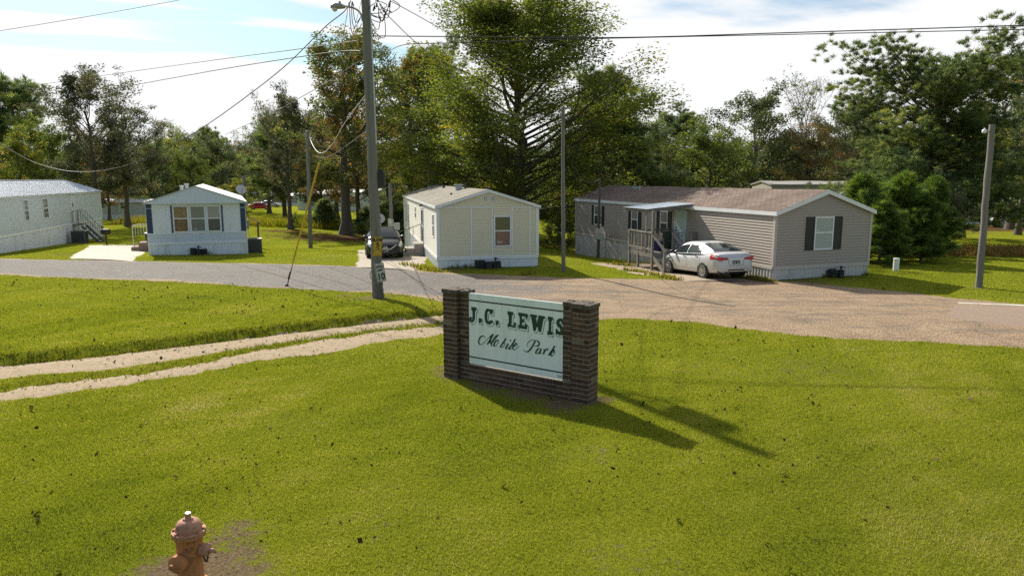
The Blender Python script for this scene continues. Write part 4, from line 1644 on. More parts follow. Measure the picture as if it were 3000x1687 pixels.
# ------------------------------------------------------------------ the brick entrance sign
brick = mat('dark wire-cut brick', (.078, .041, .023), .85, var=.4, scale=18, bump=.5, bscale=70, tint=.45, dirt=(.16, .14, .12), dirtamt=.3, dscale=6)
brick_pale = mat('pale faced brick', (.15, .12, .09), .85, var=.6, scale=25, bump=.5, bscale=70, tint=.3)
mortar = mat('grey mortar', (.33, .28, .22), .95, var=.25, scale=20, bump=.3, bscale=60)
slate = mat('mossy brick cap', (.085, .068, .050), .9, var=.5, scale=9, bump=.6, bscale=40, dirt=(.24, .22, .18), dirtamt=.6, dscale=7)
board_m = mat('pale green-grey sign board', (.80, .87, .865), .35, var=.04, scale=1.5, dirt=(.55, .62, .58), dirtamt=.6, stretch=(3, 3, .35), dscale=2)
ink_green = mat('dark green sign paint', (.005, .045, .027), .5, var=.2)
ink_line = mat('black green line', (.010, .022, .018), .5)

sign = thing('entrance_sign', 'pale entrance sign board with green lettering between two dark brick pillars', 'sign', (SG[0][0], SG[0][1], ground(*SG[0])), R(SG[1]))
CH = .0885
rb = random.Random(4)


def courses(mb, x0, x1, y0, y1, z0, n, blen=.235, phase=0):
    j = .006
    mb.box(x0 + j, x1 - j, y0 + j, y1 - j, z0, z0 + n * CH, 1)
    for i in range(n):
        za, zb = z0 + i * CH + .0075, z0 + (i + 1) * CH - .0075

        def splits(a, b, off):
            r = [a]
            q = a + (blen if off else blen * .47)
            while q < b - .04:
                r.append(q)
                q += blen
            return r + [b]
        sxs = splits(x0, x1, (i + phase) % 2)
        sys_ = splits(y0, y1, (i + phase + 1) % 2)
        for a, b in zip(sxs[:-1], sxs[1:]):
            for c, d in zip(sys_[:-1], sys_[1:]):
                ga, gb = (0 if a == x0 else .005), (0 if b == x1 else .005)
                gc, gd = (0 if c == y0 else .005), (0 if d == y1 else .005)
                w = rb.uniform(-.002, .002)
                mb.box(a + ga + w, b - gb + w, c + gc + w, d - gd, za, zb, 2 if rb.random() < .06 else 0)


def cap(mb, x0, x1, y0, y1, z, h=.075):
    k = max(2, int((x1 - x0) / .11))
    for i in range(k):
        a, b = x0 + (x1 - x0) * i / k, x0 + (x1 - x0) * (i + 1) / k
        t = rb.uniform(-.008, .008)
        mb.box(a + .003, b - .003, y0 + t, y1 + t, z, z + h + rb.uniform(-.008, .006), 3)
    # crumbling mortar crown
    mb.add([(x0 + .04, y0 + .04, z + h - .01), (x1 - .04, y0 + .04, z + h - .01), (x1 - .04, y1 - .04, z + h - .01), (x0 + .04, y1 - .04, z + h - .01),
            ((x0 + x1) / 2 - .05, (y0 + y1) / 2, z + h + .035), ((x0 + x1) / 2 + .05, (y0 + y1) / 2, z + h + .03)], [(0, 1, 5, 4), (1, 2, 5), (2, 3, 4, 5), (3, 0, 4)], 3)


for xa, xb, pa, pb in ((-.34, 0, -.56, -.342), (-3.22, -2.88, -2.878, -2.66)):
    mb = MB()
    courses(mb, xa, xb, 0, .36, -.08, 20)
    courses(mb, pa, pb, .09, .30, -.08, 20, blen=.25, phase=1)
    z = -.08 + 20 * CH
    lo, hi = min(xa, pa), max(xb, pb)
    cap(mb, xa - .015, xb + .015, -.02, .38, z)
    cap(mb, pa - (.0 if pa < xa else -.018), pb + (.0 if pb > xb else -.018), .06, .32, z, .07)
    mb.build('pillar', [brick, mortar, brick_pale, slate], sign)
mb = MB()
courses(mb, -2.878, -.342, .07, .33, -.12, 5, phase=1)
mb.build('base_wall', [brick, mortar, brick_pale], sign)
board = None
mb = MB()
mb.box(-2.655, -.565, .095, .13, .34, 1.725)
board = bevel(mb.build('board', board_m, sign), .004, 1)
bp_ = lambda a, z, d: (a - 2.68, .095 - d, z)
for z in (1.585, .475):
    mb = MB()
    mb.add([bp_(.026, z - .013, .003), bp_(2.114, z - .013, .003), bp_(2.114, z + .013, .003), bp_(.026, z + .013, .003)], [(0, 1, 2, 3)])
    mb.build('stripe', ink_line, board)
LET = {'J': [(90, 1460), (210, 1460), (210, 1390), (185, 1390), (175, 1225), (150, 1180), (100, 1155), (45, 1165), (28, 1195), (36, 1230), (60, 1262), (98, 1260), (104, 1236), (84, 1222), (92, 1200), (112, 1215), (122, 1390), (90, 1390)],
       'a': [(262, 1262), (338, 1258), (335, 1172), (262, 1176)],
       'C': [(600, 1462), (592, 1365), (532, 1375), (520, 1405), (500, 1420), (476, 1400), (470, 1340), (470, 1265), (482, 1225), (510, 1220), (534, 1250), (600, 1252), (590, 1212), (560, 1178), (505, 1160), (440, 1182), (410, 1235), (402, 1320), (412, 1400), (442, 1452), (480, 1468), (530, 1456), (552, 1462)],
       'b': [(662, 1262), (730, 1258), (726, 1174), (660, 1180)],
       'L': [(930, 1465), (1060, 1462), (1058, 1400), (1032, 1400), (1024, 1206), (1066, 1206), (1080, 1272), (1120, 1270), (1112, 1170), (930, 1175), (932, 1238), (958, 1238), (960, 1402), (930, 1405)],
       'E': [(1170, 1468), (1380, 1460), (1374, 1372), (1334, 1378), (1326, 1402), (1254, 1404), (1254, 1350), (1300, 1350), (1300, 1290), (1254, 1290), (1254, 1235), (1316, 1230), (1330, 1270), (1372, 1268), (1364, 1168), (1170, 1176), (1172, 1238), (1200, 1238), (1202, 1406), (1172, 1408)],
       'W': [(1430, 1465), (1572, 1462), (1572, 1412), (1550, 1412), (1580, 1312), (1612, 1412), (1602, 1462), (1742, 1458), (1738, 1408), (1714, 1408), (1668, 1160), (1618, 1164), (1580, 1252), (1544, 1160), (1498, 1166), (1452, 1410), (1432, 1410)],
       'I': [(1800, 1462), (1905, 1460), (1903, 1395), (1880, 1395), (1876, 1195), (1903, 1195), (1900, 1130), (1792, 1136), (1796, 1200), (1820, 1200), (1824, 1400), (1800, 1402)],
       'S': [(2112, 1452), (2080, 1458), (2030, 1450), (1985, 1412), (1972, 1355), (2000, 1310), (2050, 1282), (2066, 1250), (2058, 1222), (2036, 1214), (2012, 1230), (2002, 1258), (1970, 1260), (1962, 1158), (2000, 1162), (2048, 1150), (2090, 1154), (2112, 1168), (2112, 1306), (2070, 1342), (2044, 1370), (2050, 1400), (2072, 1404), (2088, 1372), (2112, 1368)]}
mbf, mbo, mbi = MB(), MB(), MB()
DX, DZ = .026, -.036


def ribbon(mb, pts, w, fn, d, closed=False):
    n = len(pts)
    for i in range(n if closed else n - 1):
        p, q = Vector(pts[i]), Vector(pts[(i + 1) % n])
        t = (q - p)
        if t.length < 1e-5:
            continue
        t.normalize()
        s = Vector((-t.y, t.x)) * w / 2
        e = t * w * .4
        mb.add([fn(*(p - e + s), d), fn(*(p - e - s), d), fn(*(q + e - s), d), fn(*(q + e + s), d)], [(0, 1, 2, 3)])


for ch, pl in LET.items():
    P = [(x / 1000, z / 1000) for x, z in pl]
    mbf.add([bp_(x, z, .006) for x, z in P], [tuple(range(len(P)))])
    sh = [(min(x + DX, 2.112), z + DZ) for x, z in P]
    mbi.add([bp_(x, z, .0035) for x, z in sh], [tuple(range(len(sh)))])
    ribbon(mbo, sh, .009, bp_, .0042, True)
    step = 1 if len(P) < 13 else 3
    for (x, z), (x2, z2) in list(zip(P, sh))[::step]:
        ribbon(mbo, [(x, z), (x2, z2)], .004, bp_, .004)
mbo.build('letter_outline', ink_line, board)
mbi.build('letter_drop_shade', board_m, board)
mbf.build('lettering', ink_green, board)
SCR = {'M1': [(400, 890), (402, 920), (360, 925), (295, 885), (262, 815), (272, 760), (312, 750), (380, 790), (470, 880), (560, 960), (600, 990)], 'M2': [(602, 992), (565, 925), (505, 835), (460, 770)],
       'M3': [(560, 965), (540, 890), (520, 800)], 'M4': [(520, 800), (600, 900), (670, 970), (740, 992)], 'M5': [(705, 985), (630, 890), (565, 812), (560, 770), (595, 766), (632, 802)],
       'o': [(700, 885), (655, 855), (622, 795), (635, 760), (682, 790), (718, 850), (700, 885), (730, 882)], 'b': [(895, 945), (835, 860), (772, 772), (795, 756), (842, 790), (870, 845), (850, 862), (812, 830)],
       'i': [(952, 852), (892, 765), (912, 750), (952, 780)], 'idot': [(1000, 932), (990, 908)], 'l': [(1102, 955), (1034, 845), (964, 762), (988, 748), (1030, 780)],
       'e': [(1075, 812), (1130, 840), (1150, 870), (1122, 880), (1062, 822), (1050, 772), (1082, 752), (1130, 780), (1190, 842)],
       'P1': [(1384, 850), (1360, 875), (1380, 922), (1430, 970), (1505, 992), (1580, 990), (1622, 960), (1620, 918), (1572, 888), (1510, 890)],
       'P2': [(1542, 982), (1502, 912), (1452, 832), (1394, 770), (1342, 752), (1300, 764), (1288, 786)],
       'a': [(1662, 852), (1612, 852), (1570, 802), (1552, 762), (1580, 750), (1630, 792), (1672, 852), (1634, 784), (1632, 752), (1682, 780)],
       'r': [(1712, 822), (1732, 850), (1758, 842), (1732, 802), (1710, 758)], 'r2': [(1732, 802), (1770, 860), (1800, 872), (1802, 842)], 'k': [(1952, 945), (1902, 862), (1822, 750)],
       'k2': [(1852, 800), (1910, 862), (1940, 862), (1922, 832), (1880, 812), (1872, 772), (1902, 750), (1962, 832)]}


def smooth(pts, k=6):
    p = [Vector(q) for q in pts]
    p = [p[0]] + p + [p[-1]]
    o = []
    for i in range(1, len(p) - 2):
        for j in range(k):
            t = j / k
            a, b, c, d = p[i - 1], p[i], p[i + 1], p[i + 2]
            o.append(.5 * ((2 * b) + (c - a) * t + (2 * a - 5 * b + 4 * c - d) * t * t + (3 * b - a - 3 * c + d) * t ** 3))
    return o + [p[-2]]


mb = MB()
for nm, pl in SCR.items():
    pts = smooth([(x / 1000, z / 1000) for x, z in pl])
    prev = None
    for i, p in enumerate(pts):
        t = (pts[min(i + 1, len(pts) - 1)] - pts[max(i - 1, 0)]).normalized()
        down = max(0, abs(t.y) * .55 + (.5 if t.y < -.2 else 0))
        w = .010 + .021 * min(1, down) * (1 if t.y < -.1 else .12)
        if nm == 'idot':
            w = .03
        s = Vector((-t.y, t.x)) * w / 2
        cur = (p + s, p - s)
        if prev:
            mb.add([bp_(*prev[0], .005), bp_(*prev[1], .005), bp_(*cur[1], .005), bp_(*cur[0], .005)], [(0, 1, 2, 3)])
        prev = cur
mb.build('script_lettering', ink_green, board)
mb = MB()
for i in range(9):
    mb.add([bp_(2.0 + i * .012, .405, .003), bp_(2.008 + i * .012, .405, .003), bp_(2.008 + i * .012, .415 + .004 * (i % 2), .003), bp_(2.0 + i * .012, .415, .003)], [(0, 1, 2, 3)])
for i in range(7):
    mb.add([bp_(2.01 + i * .014, .382, .003), bp_(2.02 + i * .014, .382, .003), bp_(2.02 + i * .014, .394, .003), bp_(2.01 + i * .014, .394, .003)], [(0, 1, 2, 3)])
mb.build('small_print', ink_line, board)

# ------------------------------------------------------------------ fire hydrant
hyd = mat('chalky orange-brown hydrant paint', (.43, .17, .065), .8, var=.25, scale=7, bump=.4, bscale=50, dirt=(.10, .035, .02), dirtamt=1.0, dscale=15)
hyd_top = mat('faded pinkish hydrant paint', (.38, .19, .125), .75, var=.2, scale=8, bump=.35, bscale=50, dirt=(.15, .055, .03), dirtamt=1.0, dscale=14)
bare_steel = mat('bright worn steel', (.55, .52, .50), .35, metal=.8, var=.2, scale=20)
pz = .60
d_ = ray(548, 1548)
hx, hy = d_[0] * (pz - CAMZ) / d_[2], d_[1] * (pz - CAMZ) / d_[2]
hydrant = thing('fire_hydrant', 'faded orange-brown fire hydrant with capped nozzles and a hanging chain', 'fire hydrant', (hx, hy, ground(hx, hy)), 0, rot=(0, R(1.5), 0))
hydrant.scale = (1, 1, .945)
mb = MB()
mb.lathe([(.17, -.05), (.17, .03), (.125, .05), (.118, .12), (.115, .4), (.118, .48), (.125, .53), (.135, .555), (.152, .565), (.152, .592)], 32)
mb.build('barrel', hyd, hydrant, smooth=True).modifiers.new('e', 'EDGE_SPLIT').split_angle = R(40)
mb = MB()
mb.lathe([(.153, .594), (.153, .617), (.12, .620), (.118, .645), (.112, .68), (.096, .708), (.070, .727), (.05, .732), (.046, .738)], 32)
bn = mb.build('bonnet', hyd_top, hydrant, smooth=True)
bn.modifiers.new('e', 'EDGE_SPLIT').split_angle = R(40)
for i in range(8):
    a = 2 * math.pi * (i + .3) / 8
    mb = MB()
    mb.lathe([(.014, .0), (.014, .016), (.008, .018)], 6, (.136 * math.cos(a), .136 * math.sin(a), .617))
    mb.build('bolt', hyd, bn)
mb = MB()
mb.lathe([(.05, .738), (.05, .747), (.03, .75), (.027, .785)], 5)
mb.build('operating_nut', hyd_top, hydrant)
mb = MB()
mb.lathe([(.030, .786), (.031, .799), (.026, .802)], 5)
mb.build('nut_top', bare_steel, hydrant)
# pumper nozzle towards the camera, hose nozzle to the right
for ang, rr, ln_, zc, nm in ((R(-108), .078, .17, .335, 'pumper_nozzle'), (R(-8), .056, .175, .42, 'hose_nozzle')):
    M = Matrix.Translation((0, 0, zc)) @ Matrix.Rotation(ang, 4, 'Z') @ Matrix.Rotation(R(90), 4, 'Y')
    mb = MB()
    mb.lathe([(rr * .95, .05), (rr * .9, ln_ * .62), (rr * 1.02, ln_ * .64), (rr * 1.02, ln_ * .74)], 24, M=M)
    nz_o = mb.build(nm, hyd, hydrant, smooth=True)
    nz_o.modifiers.new('e', 'EDGE_SPLIT').split_angle = R(40)
    mb = MB()
    mb.lathe([(rr * 1.12, ln_ * .75), (rr * 1.12, ln_ * 1.08), (rr * .95, ln_ * 1.14), (rr * .42, ln_ * 1.17), (rr * .36, ln_ * 1.42)], 24, M=M)
    c_ = mb.build('cap', hyd_top if ang > -1 else hyd, nz_o, smooth=True)
    c_.modifiers.new('e', 'EDGE_SPLIT').split_angle = R(40)
mb = MB()
pts = [Vector((.13, -.03, .42)), Vector((.145, -.035, .36)), Vector((.165, -.04, .305)), Vector((.18, -.04, .30)), Vector((.19, -.04, .36)), Vector((.20, -.03, .43))]
pts = [Vector(p) for p in pts]
sm = []
for a, b in zip(pts[:-1], pts[1:]):
    for k in range(3):
        sm.append(a.lerp(b, k / 3))
for i, (a, b) in enumerate(zip(sm[:-1], sm[1:])):
    m_ = (b - a) * .15
    s_ = Vector((.006, 0, 0)) if i % 2 else Vector((0, .006, 0))
    mb.tube([a - m_ + s_, b + m_ + s_], .005, 5)
    mb.tube([a - m_ - s_, b + m_ - s_], .005, 5)
mb.build('chain', mat('rusty chain', (.10, .05, .03), .7), hydrant)

# ------------------------------------------------------------------ poles, lamps, signs
def pole(label, base, topp, r0, r1, name='utility_pole', mt=wood_pole, cat='pole', group=None):
    b, t = Vector(base), Vector(topp)
    o = thing(name, label, cat, b, 0, group)
    d = t - b
    mb = MB()
    pts = [d * (i / 12) - (Vector((0, 0, .3)) if i == 0 else Vector((0, 0, 0))) for i in range(13)]
    rr = random.Random(int(abs(b.x * 100)))
    pts = [p + Vector((rr.gauss(0, .008), rr.gauss(0, .008), 0)) * (0 < i < 12) for i, p in enumerate(pts)]
    mb.tube(pts, [r0 + (r1 - r0) * i / 12 for i in range(13)], 16)
    mb.build('shaft', mt, o, smooth=True).modifiers.new('e', 'EDGE_SPLIT').split_angle = R(50)
    return o, d


pb = G(1108, 873)
pt_ = at(1071, 0, pb.y)
dirp = (pt_ - Vector(pb)) / (pt_.z - pb.z)
ptop = Vector(pb) + dirp * 11.3
mp_, md_ = pole('tall weathered utility pole with street lamp, conduit and tangled wires behind the entrance sign', pb, ptop, .178, .125)
P0 = Vector(pb)


def onp(z):
    return dirp * z


def atl(u, v, y=None):
    y = pb.y if y is None else y - 22.8 + pb.y
    return at(u, v, y) - P0


mb = MB()
pts = [atl(1062, 62), atl(1059, 46), atl(1050, 33), atl(1035, 25), atl(1018, 22), atl(1004, 20.5)]
mb.tube(smooth([(p.x, p.z) for p in pts], 5) and [Vector((q.x, pts[0].y - .1 * i / 26, q.y)) for i, q in enumerate(smooth([(p.x, p.z) for p in pts], 5))], .03, 8)
mb.build('lamp_arm', grey_metal, mp_, smooth=True)
c = atl(988, 21)
mb = MB()
mb.tube([c + Vector((.24, 0, .0)), c + Vector((.1, 0, .02)), c + Vector((-.06, 0, .03)), c + Vector((-.16, 0, .0)), c + Vector((-.2, 0, -.03))], [.05, .085, .095, .07, .02], 10)
mb.cyl(c + Vector((.08, 0, .08)), c + Vector((.08, 0, .16)), .035)
lh = mb.build('lamp_head', mat('lamp housing', (.28, .29, .29), .5, metal=.3), mp_, smooth=True)
mb = MB()
mb.lathe([(.085, .0), (.08, -.05), (.05, -.09), (.02, -.1)], 14, c + Vector((-.08, 0, -.04)))
mb.build('lens', mat('lamp lens', (.55, .53, .48), .15), lh, smooth=True)
mb = MB()
mb.tube([onp(4.9) + Vector((.15, -.06, 0)), onp(7.5) + Vector((.14, -.06, 0)), onp(11) + Vector((.12, -.06, 0))], .03, 8)
mb.build('conduit', grey_metal, mp_)
mb = MB()
z0 = atl(1110, 545).z
mb.box(.12, .35, -.05, .22, z0, z0 + .42)
mb.box(.16, .30, -.02, .18, z0 + .42, z0 + .52)
for v in (.3, -.3):
    mb.bar((.1, .05, z0 + .2 + v), (.3, .1, z0 + .2), .02, .02)
o_ = mb.build('equipment_box', black_iron, mp_)
o_.location = onp(4.6) * Vector((1, 1, 0)) if False else (dirp.x * z0, dirp.y * z0, 0)
for v in (130, 152, 118):
    q = atl(1068, v)
    mb = MB()
    mb.lathe([(.135, -.02), (.135, .02)], 16, onp(q.z))
    mb.build('band', dark_metal, mp_)
mb = MB()
for k, v in enumerate((802, 790)):
    q = atl(1100, v)
    mb.tube([onp(q.z) + Vector((.15 * math.cos(a), .15 * math.sin(a), .03 * math.sin(a * 2) - .04 * k)) for a in np.linspace(math.pi, 2.1 * math.pi, 14)], .012, 6)
q = atl(1096, 790)
mb.tube([onp(q.z) + Vector((-.15, -.05, 0)), onp(q.z) + Vector((-.22, -.06, -.12)), onp(q.z) + Vector((-.21, -.06, -.26)), onp(q.z) + Vector((-.12, -.1, -.3)), onp(q.z) + Vector((-.05, -.15, -.16))], .012, 6)
mb.build('wire_wrap', cable_black, mp_)
mb = MB()
q = onp(9.95)
mb.lathe([(.02, -.42), (.24, -.40), (.26, -.36), (.26, .34), (.22, .40), (.05, .42)], 20, q + Vector((.42, .0, 0)))
mb.bar(q + Vector((.05, 0, .2)), q + Vector((.25, 0, .2)), .06, .08)
mb.bar(q + Vector((.05, 0, -.2)), q + Vector((.25, 0, -.2)), .06, .08)
mb.build('transformer', mat('transformer grey', (.33, .34, .34), .45, metal=.2), mp_, smooth=True).modifiers.new('e', 'EDGE_SPLIT').split_angle = R(40)
# the tangle of service wires at the top
mb = MB()
rt = random.Random(12)


def curl(a, b, sag, side=0.0, r=.012):
    a, b = Vector(a), Vector(b)
    pts = [a.lerp(b, t) + Vector((side * math.sin(math.pi * t), 0, -sag * math.sin(math.pi * t))) for t in np.linspace(0, 1, 12)]
    mb.tube(pts, r, 5)


for (u0, v0, u1, v1, s, k) in [(1085, 44, 1140, 8, .25, .1), (1085, 40, 1112, 10, .1, .25), (1088, 42, 1108, 25, .15, .1), (1085, 80, 1125, 42, .5, .2), (1085, 56, 1130, 38, .18, .1),
                               (1100, 5, 1144, 2, .5, .1), (1100, 2, 1110, 30, .0, .3), (1112, 12, 1144, 0, .3, 0), (1144, -2, 1130, 44, .0, .35), (1108, 38, 1128, 40, .22, 0), (1085, 34, 1100, 10, .0, -.1),
                               (1116, 22, 1140, 32, .1, .2), (1058, 48, 1030, 10, .5, -.1), (1060, 70, 1024, 8, .6, -.12), (1056, 52, 1034, 16, .3, -.05), (1086, 58, 1115, 48, .35, .05)]:
    curl(atl(u0, v0), atl(u1, v1, 22.5), s, k)
for (u, v) in [(1098, 28), (1103, 22), (1094, 33), (1130, 42), (1116, 62), (1141, 22), (1035, 18), (1106, 7)]:
    q = atl(u, v, 22.6)
    mb.tube([q, q + Vector((rt.uniform(-.06, .06), 0, .12))], [.028, .02], 6)
mb.build('wire_tangle', cable_black, mp_)

# stub post with the speed limit sign, and the SLOW sign on the pole
sb = G(1119, 876)
stp, _ = pole('short brown wooden stub post leaning against the tall utility pole foot', sb, (sb.x - .10, sb.y + .06, 1.25), .085, .075, name='stub_post', mt=wood_dark, cat='post')


def plate(name, label, c, w, hgt, yaw, roll, mt, bg=None):
    o = thing(name, label, 'sign', c, 0)
    o.rotation_euler = (Matrix.Rotation(yaw, 3, 'Z') @ Matrix.Rotation(roll, 3, 'Y')).to_euler()
    mb = MB()
    mb.box(-w / 2, w / 2, -.004, .004, -hgt / 2, hgt / 2)
    b = bevel(mb.build('plate', mt, o), .002, 1)
    mb = MB()
    fn = lambda x, z, d: (x, -.005 - d, z)
    i = .02
    ribbon(mb, [(-w / 2 + i, -hgt / 2 + i), (w / 2 - i, -hgt / 2 + i), (w / 2 - i, hgt / 2 - i), (-w / 2 + i, hgt / 2 - i)], .012, fn, .001, True)
    mb.build('border', black_iron, o)
    return o, fn


yel = mat('faded yellow sign', (.52, .33, .02), .45, var=.15, scale=4, dirt=(.30, .20, .02), dirtamt=.5, dscale=5)
slow, fn = plate('warning_sign', 'yellow SLOW sign with a running figure fixed to the tall utility pole', at(1106, 722, pb.y - .24), .30, .62, R(12), R(3), yel)
mb = MB()
text_into(mb, 'SLOW', .13, lambda x, z, d: fn(x * .86, z + .2, .002), bold=.009)
mb.build('lettering', black_iron, slow)
mb = MB()
fig = [[(.0, .105), (.005, .03)], [(.005, .09), (.045, .06), (.06, .03)], [(.0, .09), (-.04, .07), (-.055, .09)], [(.005, .03), (.035, -.02), (.03, -.075), (.055, -.075)], [(.0, .03), (-.025, -.02), (-.05, -.05)]]
for pl in fig:
    ribbon(mb, pl, .026, fn, .002)
mb.add([fn(.01 + .022 * math.cos(a), .128 + .022 * math.sin(a), .002) for a in np.linspace(0, 6.28, 12, endpoint=False)], [tuple(range(12))])
ribbon(mb, [(-.11, -.165), (0, -.085), (.11, -.165)], .014, fn, .002)
mb.build('pictogram', black_iron, slow)
mb = MB()
for x in (-.05, .0, .04):
    mb.add([fn(x - .018, -.25, .002), fn(x + .018, -.25, .002), fn(x + .02, -.215, .002), fn(x - .016, -.21, .002)], [(0, 1, 2, 3)])
mb.build('orange_mark', mat('orange smudge', (.50, .20, .02), .6, var=.3, scale=20), slow)
spd, fn = plate('speed_limit_sign', 'white SPEED LIMIT 10 sign tilted on the stub post', at(1114.5, 798.5, pb.y - .54), .30, .60, R(26), R(-8), mat('weathered white sign', (.52, .52, .48), .5, var=.12, scale=6, dirt=(.3, .28, .24), dirtamt=.5))
mb = MB()
text_into(mb, 'SPEED', .105, lambda x, z, d: fn(x * .8, z + .185, .002), bold=.004)
text_into(mb, 'LIMIT', .105, lambda x, z, d: fn(x * .8, z + .075, .002), bold=.004)
text_into(mb, '10', .30, lambda x, z, d: fn(x * .8, z - .135, .002), bold=.012)
mb.build('lettering', black_iron, spd)

p2b, p2t = G(910, 727), None
p2t = at(900, 385, p2b.y)
pole2, _ = pole('slim grey pole in the yard between the white and cream homes', p2b, p2t, .15, .12)
p3b = G(1651, 795)
p3t = at(1649, 315, p3b.y)
pole3, _ = pole('thin straight bare pole between the cream and tan homes', p3b, p3t, .085, .07)
p4b = G(2867, 842)
p4t = at(2907, 365, p4b.y)
pole4, d4 = pole('leaning grey pole with a small yard lamp on the right lawn', p4b, p4t, .125, .105)
mb = MB()
q = at(2896, 386, p4b.y) - Vector(p4b)
mb.tube([q, q + Vector((-.12, 0, .02)), q + Vector((-.17, 0, .0))], .02, 6)
mb.build('lamp_arm', grey_metal, pole4)
mb = MB()
c = at(2884, 386, p4b.y) - Vector(p4b)
mb.lathe([(.03, .09), (.075, .07), (.085, .02), (.085, -.02), (.06, -.06)], 14, c)
mb.cyl(c + Vector((0, 0, .09)), c + Vector((0, 0, .13)), .025)
mb.build('lamp_head', mat('pale lamp', (.72, .72, .74), .3, var=.03), pole4, smooth=True)
p5b = at(716, 690, 51)
p5b.z = ground(p5b.x, 51)
p5t = at(714, 516, 51)
pole5, _ = pole('dark service pole at the back corner of the white home with navy panels', p5b, p5t, .14, .12, mt=wood_dark)
mb = MB()
q = at(724, 655, 51) - p5b
mb.box(q.x - .12, q.x + .18, -.3, -.1, q.z - .35, q.z + .3)
mb.build('meter_box', grey_metal, pole5)


def dish(label, base, centre, r, az, name='satellite_dish', elev=25):
    o = thing(name, label, 'satellite dish', base)
    b = Vector((0, 0, 0))
    c = Vector(centre) - Vector(base)
    mb = MB()
    mb.tube([b, Vector((0, 0, c.z - .1)), c + Vector((0, .08, -.05))], .025, 6)
    mb.tube([Vector((.35, .1, 0)), Vector((0, 0, c.z * .6))], .015, 5)
    mb.build('mast', grey_metal, o)
    M = Matrix.Translation(c) @ Matrix.Rotation(az, 4, 'Z') @ Matrix.Rotation(R(90 - elev), 4, 'X')
    mb = MB()
    prof = [(r * t, .22 * r * t * t) for t in (.02, .25, .5, .75, 1.0)] + [(r * 1.0, .22 * r + .012), (r * .75, .22 * r * .5625 + .014), (r * .02, .014)]
    mb.lathe(prof, 22, M=M)
    mb.build('reflector', mat('dish grey', (.42, .43, .42), .5, var=.06), o, smooth=True)
    mb = MB()
    tip = M @ Vector((0, -r * .2, r * 1.0))
    mb.tube([M @ Vector((0, -r * .95, .2 * r)), tip], .015, 5)
    mb.tube([tip - Vector((.04, 0, 0)), tip + Vector((.04, 0, 0))], .035, 6)
    mb.build('feed_arm', dark_metal, o)
    return o


b = at(1116, 690, 44.5)
b.z = ground(b.x, b.y)
dish('satellite dish on a mast behind the black parked hatch beside the meter pole', b, at(1112, 641, 44.5), .33, R(20))
b = G(1773, 757)
dish('small dark satellite dish on a thin pipe beside the tan home skirting', b, at(1774, 694, b.y), .26, R(75), elev=15)
b = at(716, 560, 51.3)
dish('satellite dish on top of the dark service pole at the white home', p5b + Vector((0, .2, 0)), at(706, 556, 50.6), .36, R(35))

# meter pole by the cream home
b = G(1149, 730)
b = Vector((at(1149, 700, 46).x, 46, 0))
b.z = ground(b.x, b.y)
mp2, _ = pole('grey meter pole with boxes and service wires left of the cream home', b, at(1142, 538, 46), .13, .10)
q = at(1150, 657, 46) - b
mb = MB()
mb.box(q.x - .24, q.x + .1, -.34, -.12, q.z - .36, q.z + .36)
bx = mb.build('meter_box', grey_metal, mp2)
mb = MB()
mb.cyl((q.x - .07, -.34, q.z + .18), (q.x - .07, -.42, q.z + .18), .12)
mb.build('meter_dial', mat('meter glass', (.55, .56, .55), .15), bx)
mb = MB()
mb.box(q.x + .11, q.x + .5, -.3, -.14, q.z - .36, q.z + .1)
mb.build('breaker_box', grey_metal, mp2)
b = G(1752, 757)
mp3, _ = pole('dark slim meter mast with grey box in front of the tan home wall', b, at(1757, 522, b.y), .10, .06, mt=wood_dark)
q = at(1755, 685, b.y) - b
mb = MB()
mb.box(q.x - .16, q.x + .17, -.3, -.1, q.z - .32, q.z + .32)
bx = mb.build('meter_box', grey_metal, mp3)
mb = MB()
mb.cyl((q.x + .04, -.3, q.z + .12), (q.x + .04, -.38, q.z + .12), .09)
mb.build('meter_dial', mat('meter glass', (.55, .56, .55), .15), bx)

# white clean-out pipe, barbecue grill, bins, condensers, steps
b = G(2624, 793)
o = thing('pipe_post', 'short white round pipe standing in the lawn right of the tan home', 'pipe', b)
mb = MB()
mb.lathe([(.125, -.1), (.125, .50), (.135, .505), (.135, .555), (.11, .575), (.03, .58)], 20)
mb.build('pipe', trim_white, o, smooth=True).modifiers.new('e', 'EDGE_SPLIT').split_angle = R(40)
b = G(313, 718)
o = thing('barbecue_grill', 'black barrel barbecue on a single post at the edge of the pale concrete drive', 'barbecue', b)
q = at(313, 679, b.y) - b
mb = MB()
mb.cyl((0, 0, -.1), (0, 0, q.z - .1), .045, n=8)
mb.build('post', black_iron, o)
mb = MB()
mb.tube([(-.27, 0, q.z), (-.25, 0, q.z), (.25, 0, q.z), (.27, 0, q.z)], [.14, .19, .19, .14], 16)
mb.box(-.2, .2, -.26, -.2, q.z - .02, q.z + .02)
mb.build('barrel', mat('sooty black barrel', (.03, .022, .018), .6, var=.3), o, smooth=False)
mb = MB()
mb.tube([(-.2, 0, q.z + .1), (-.24, 0, q.z + .38)], .035, 8)
mb.build('chimney', black_iron, o)


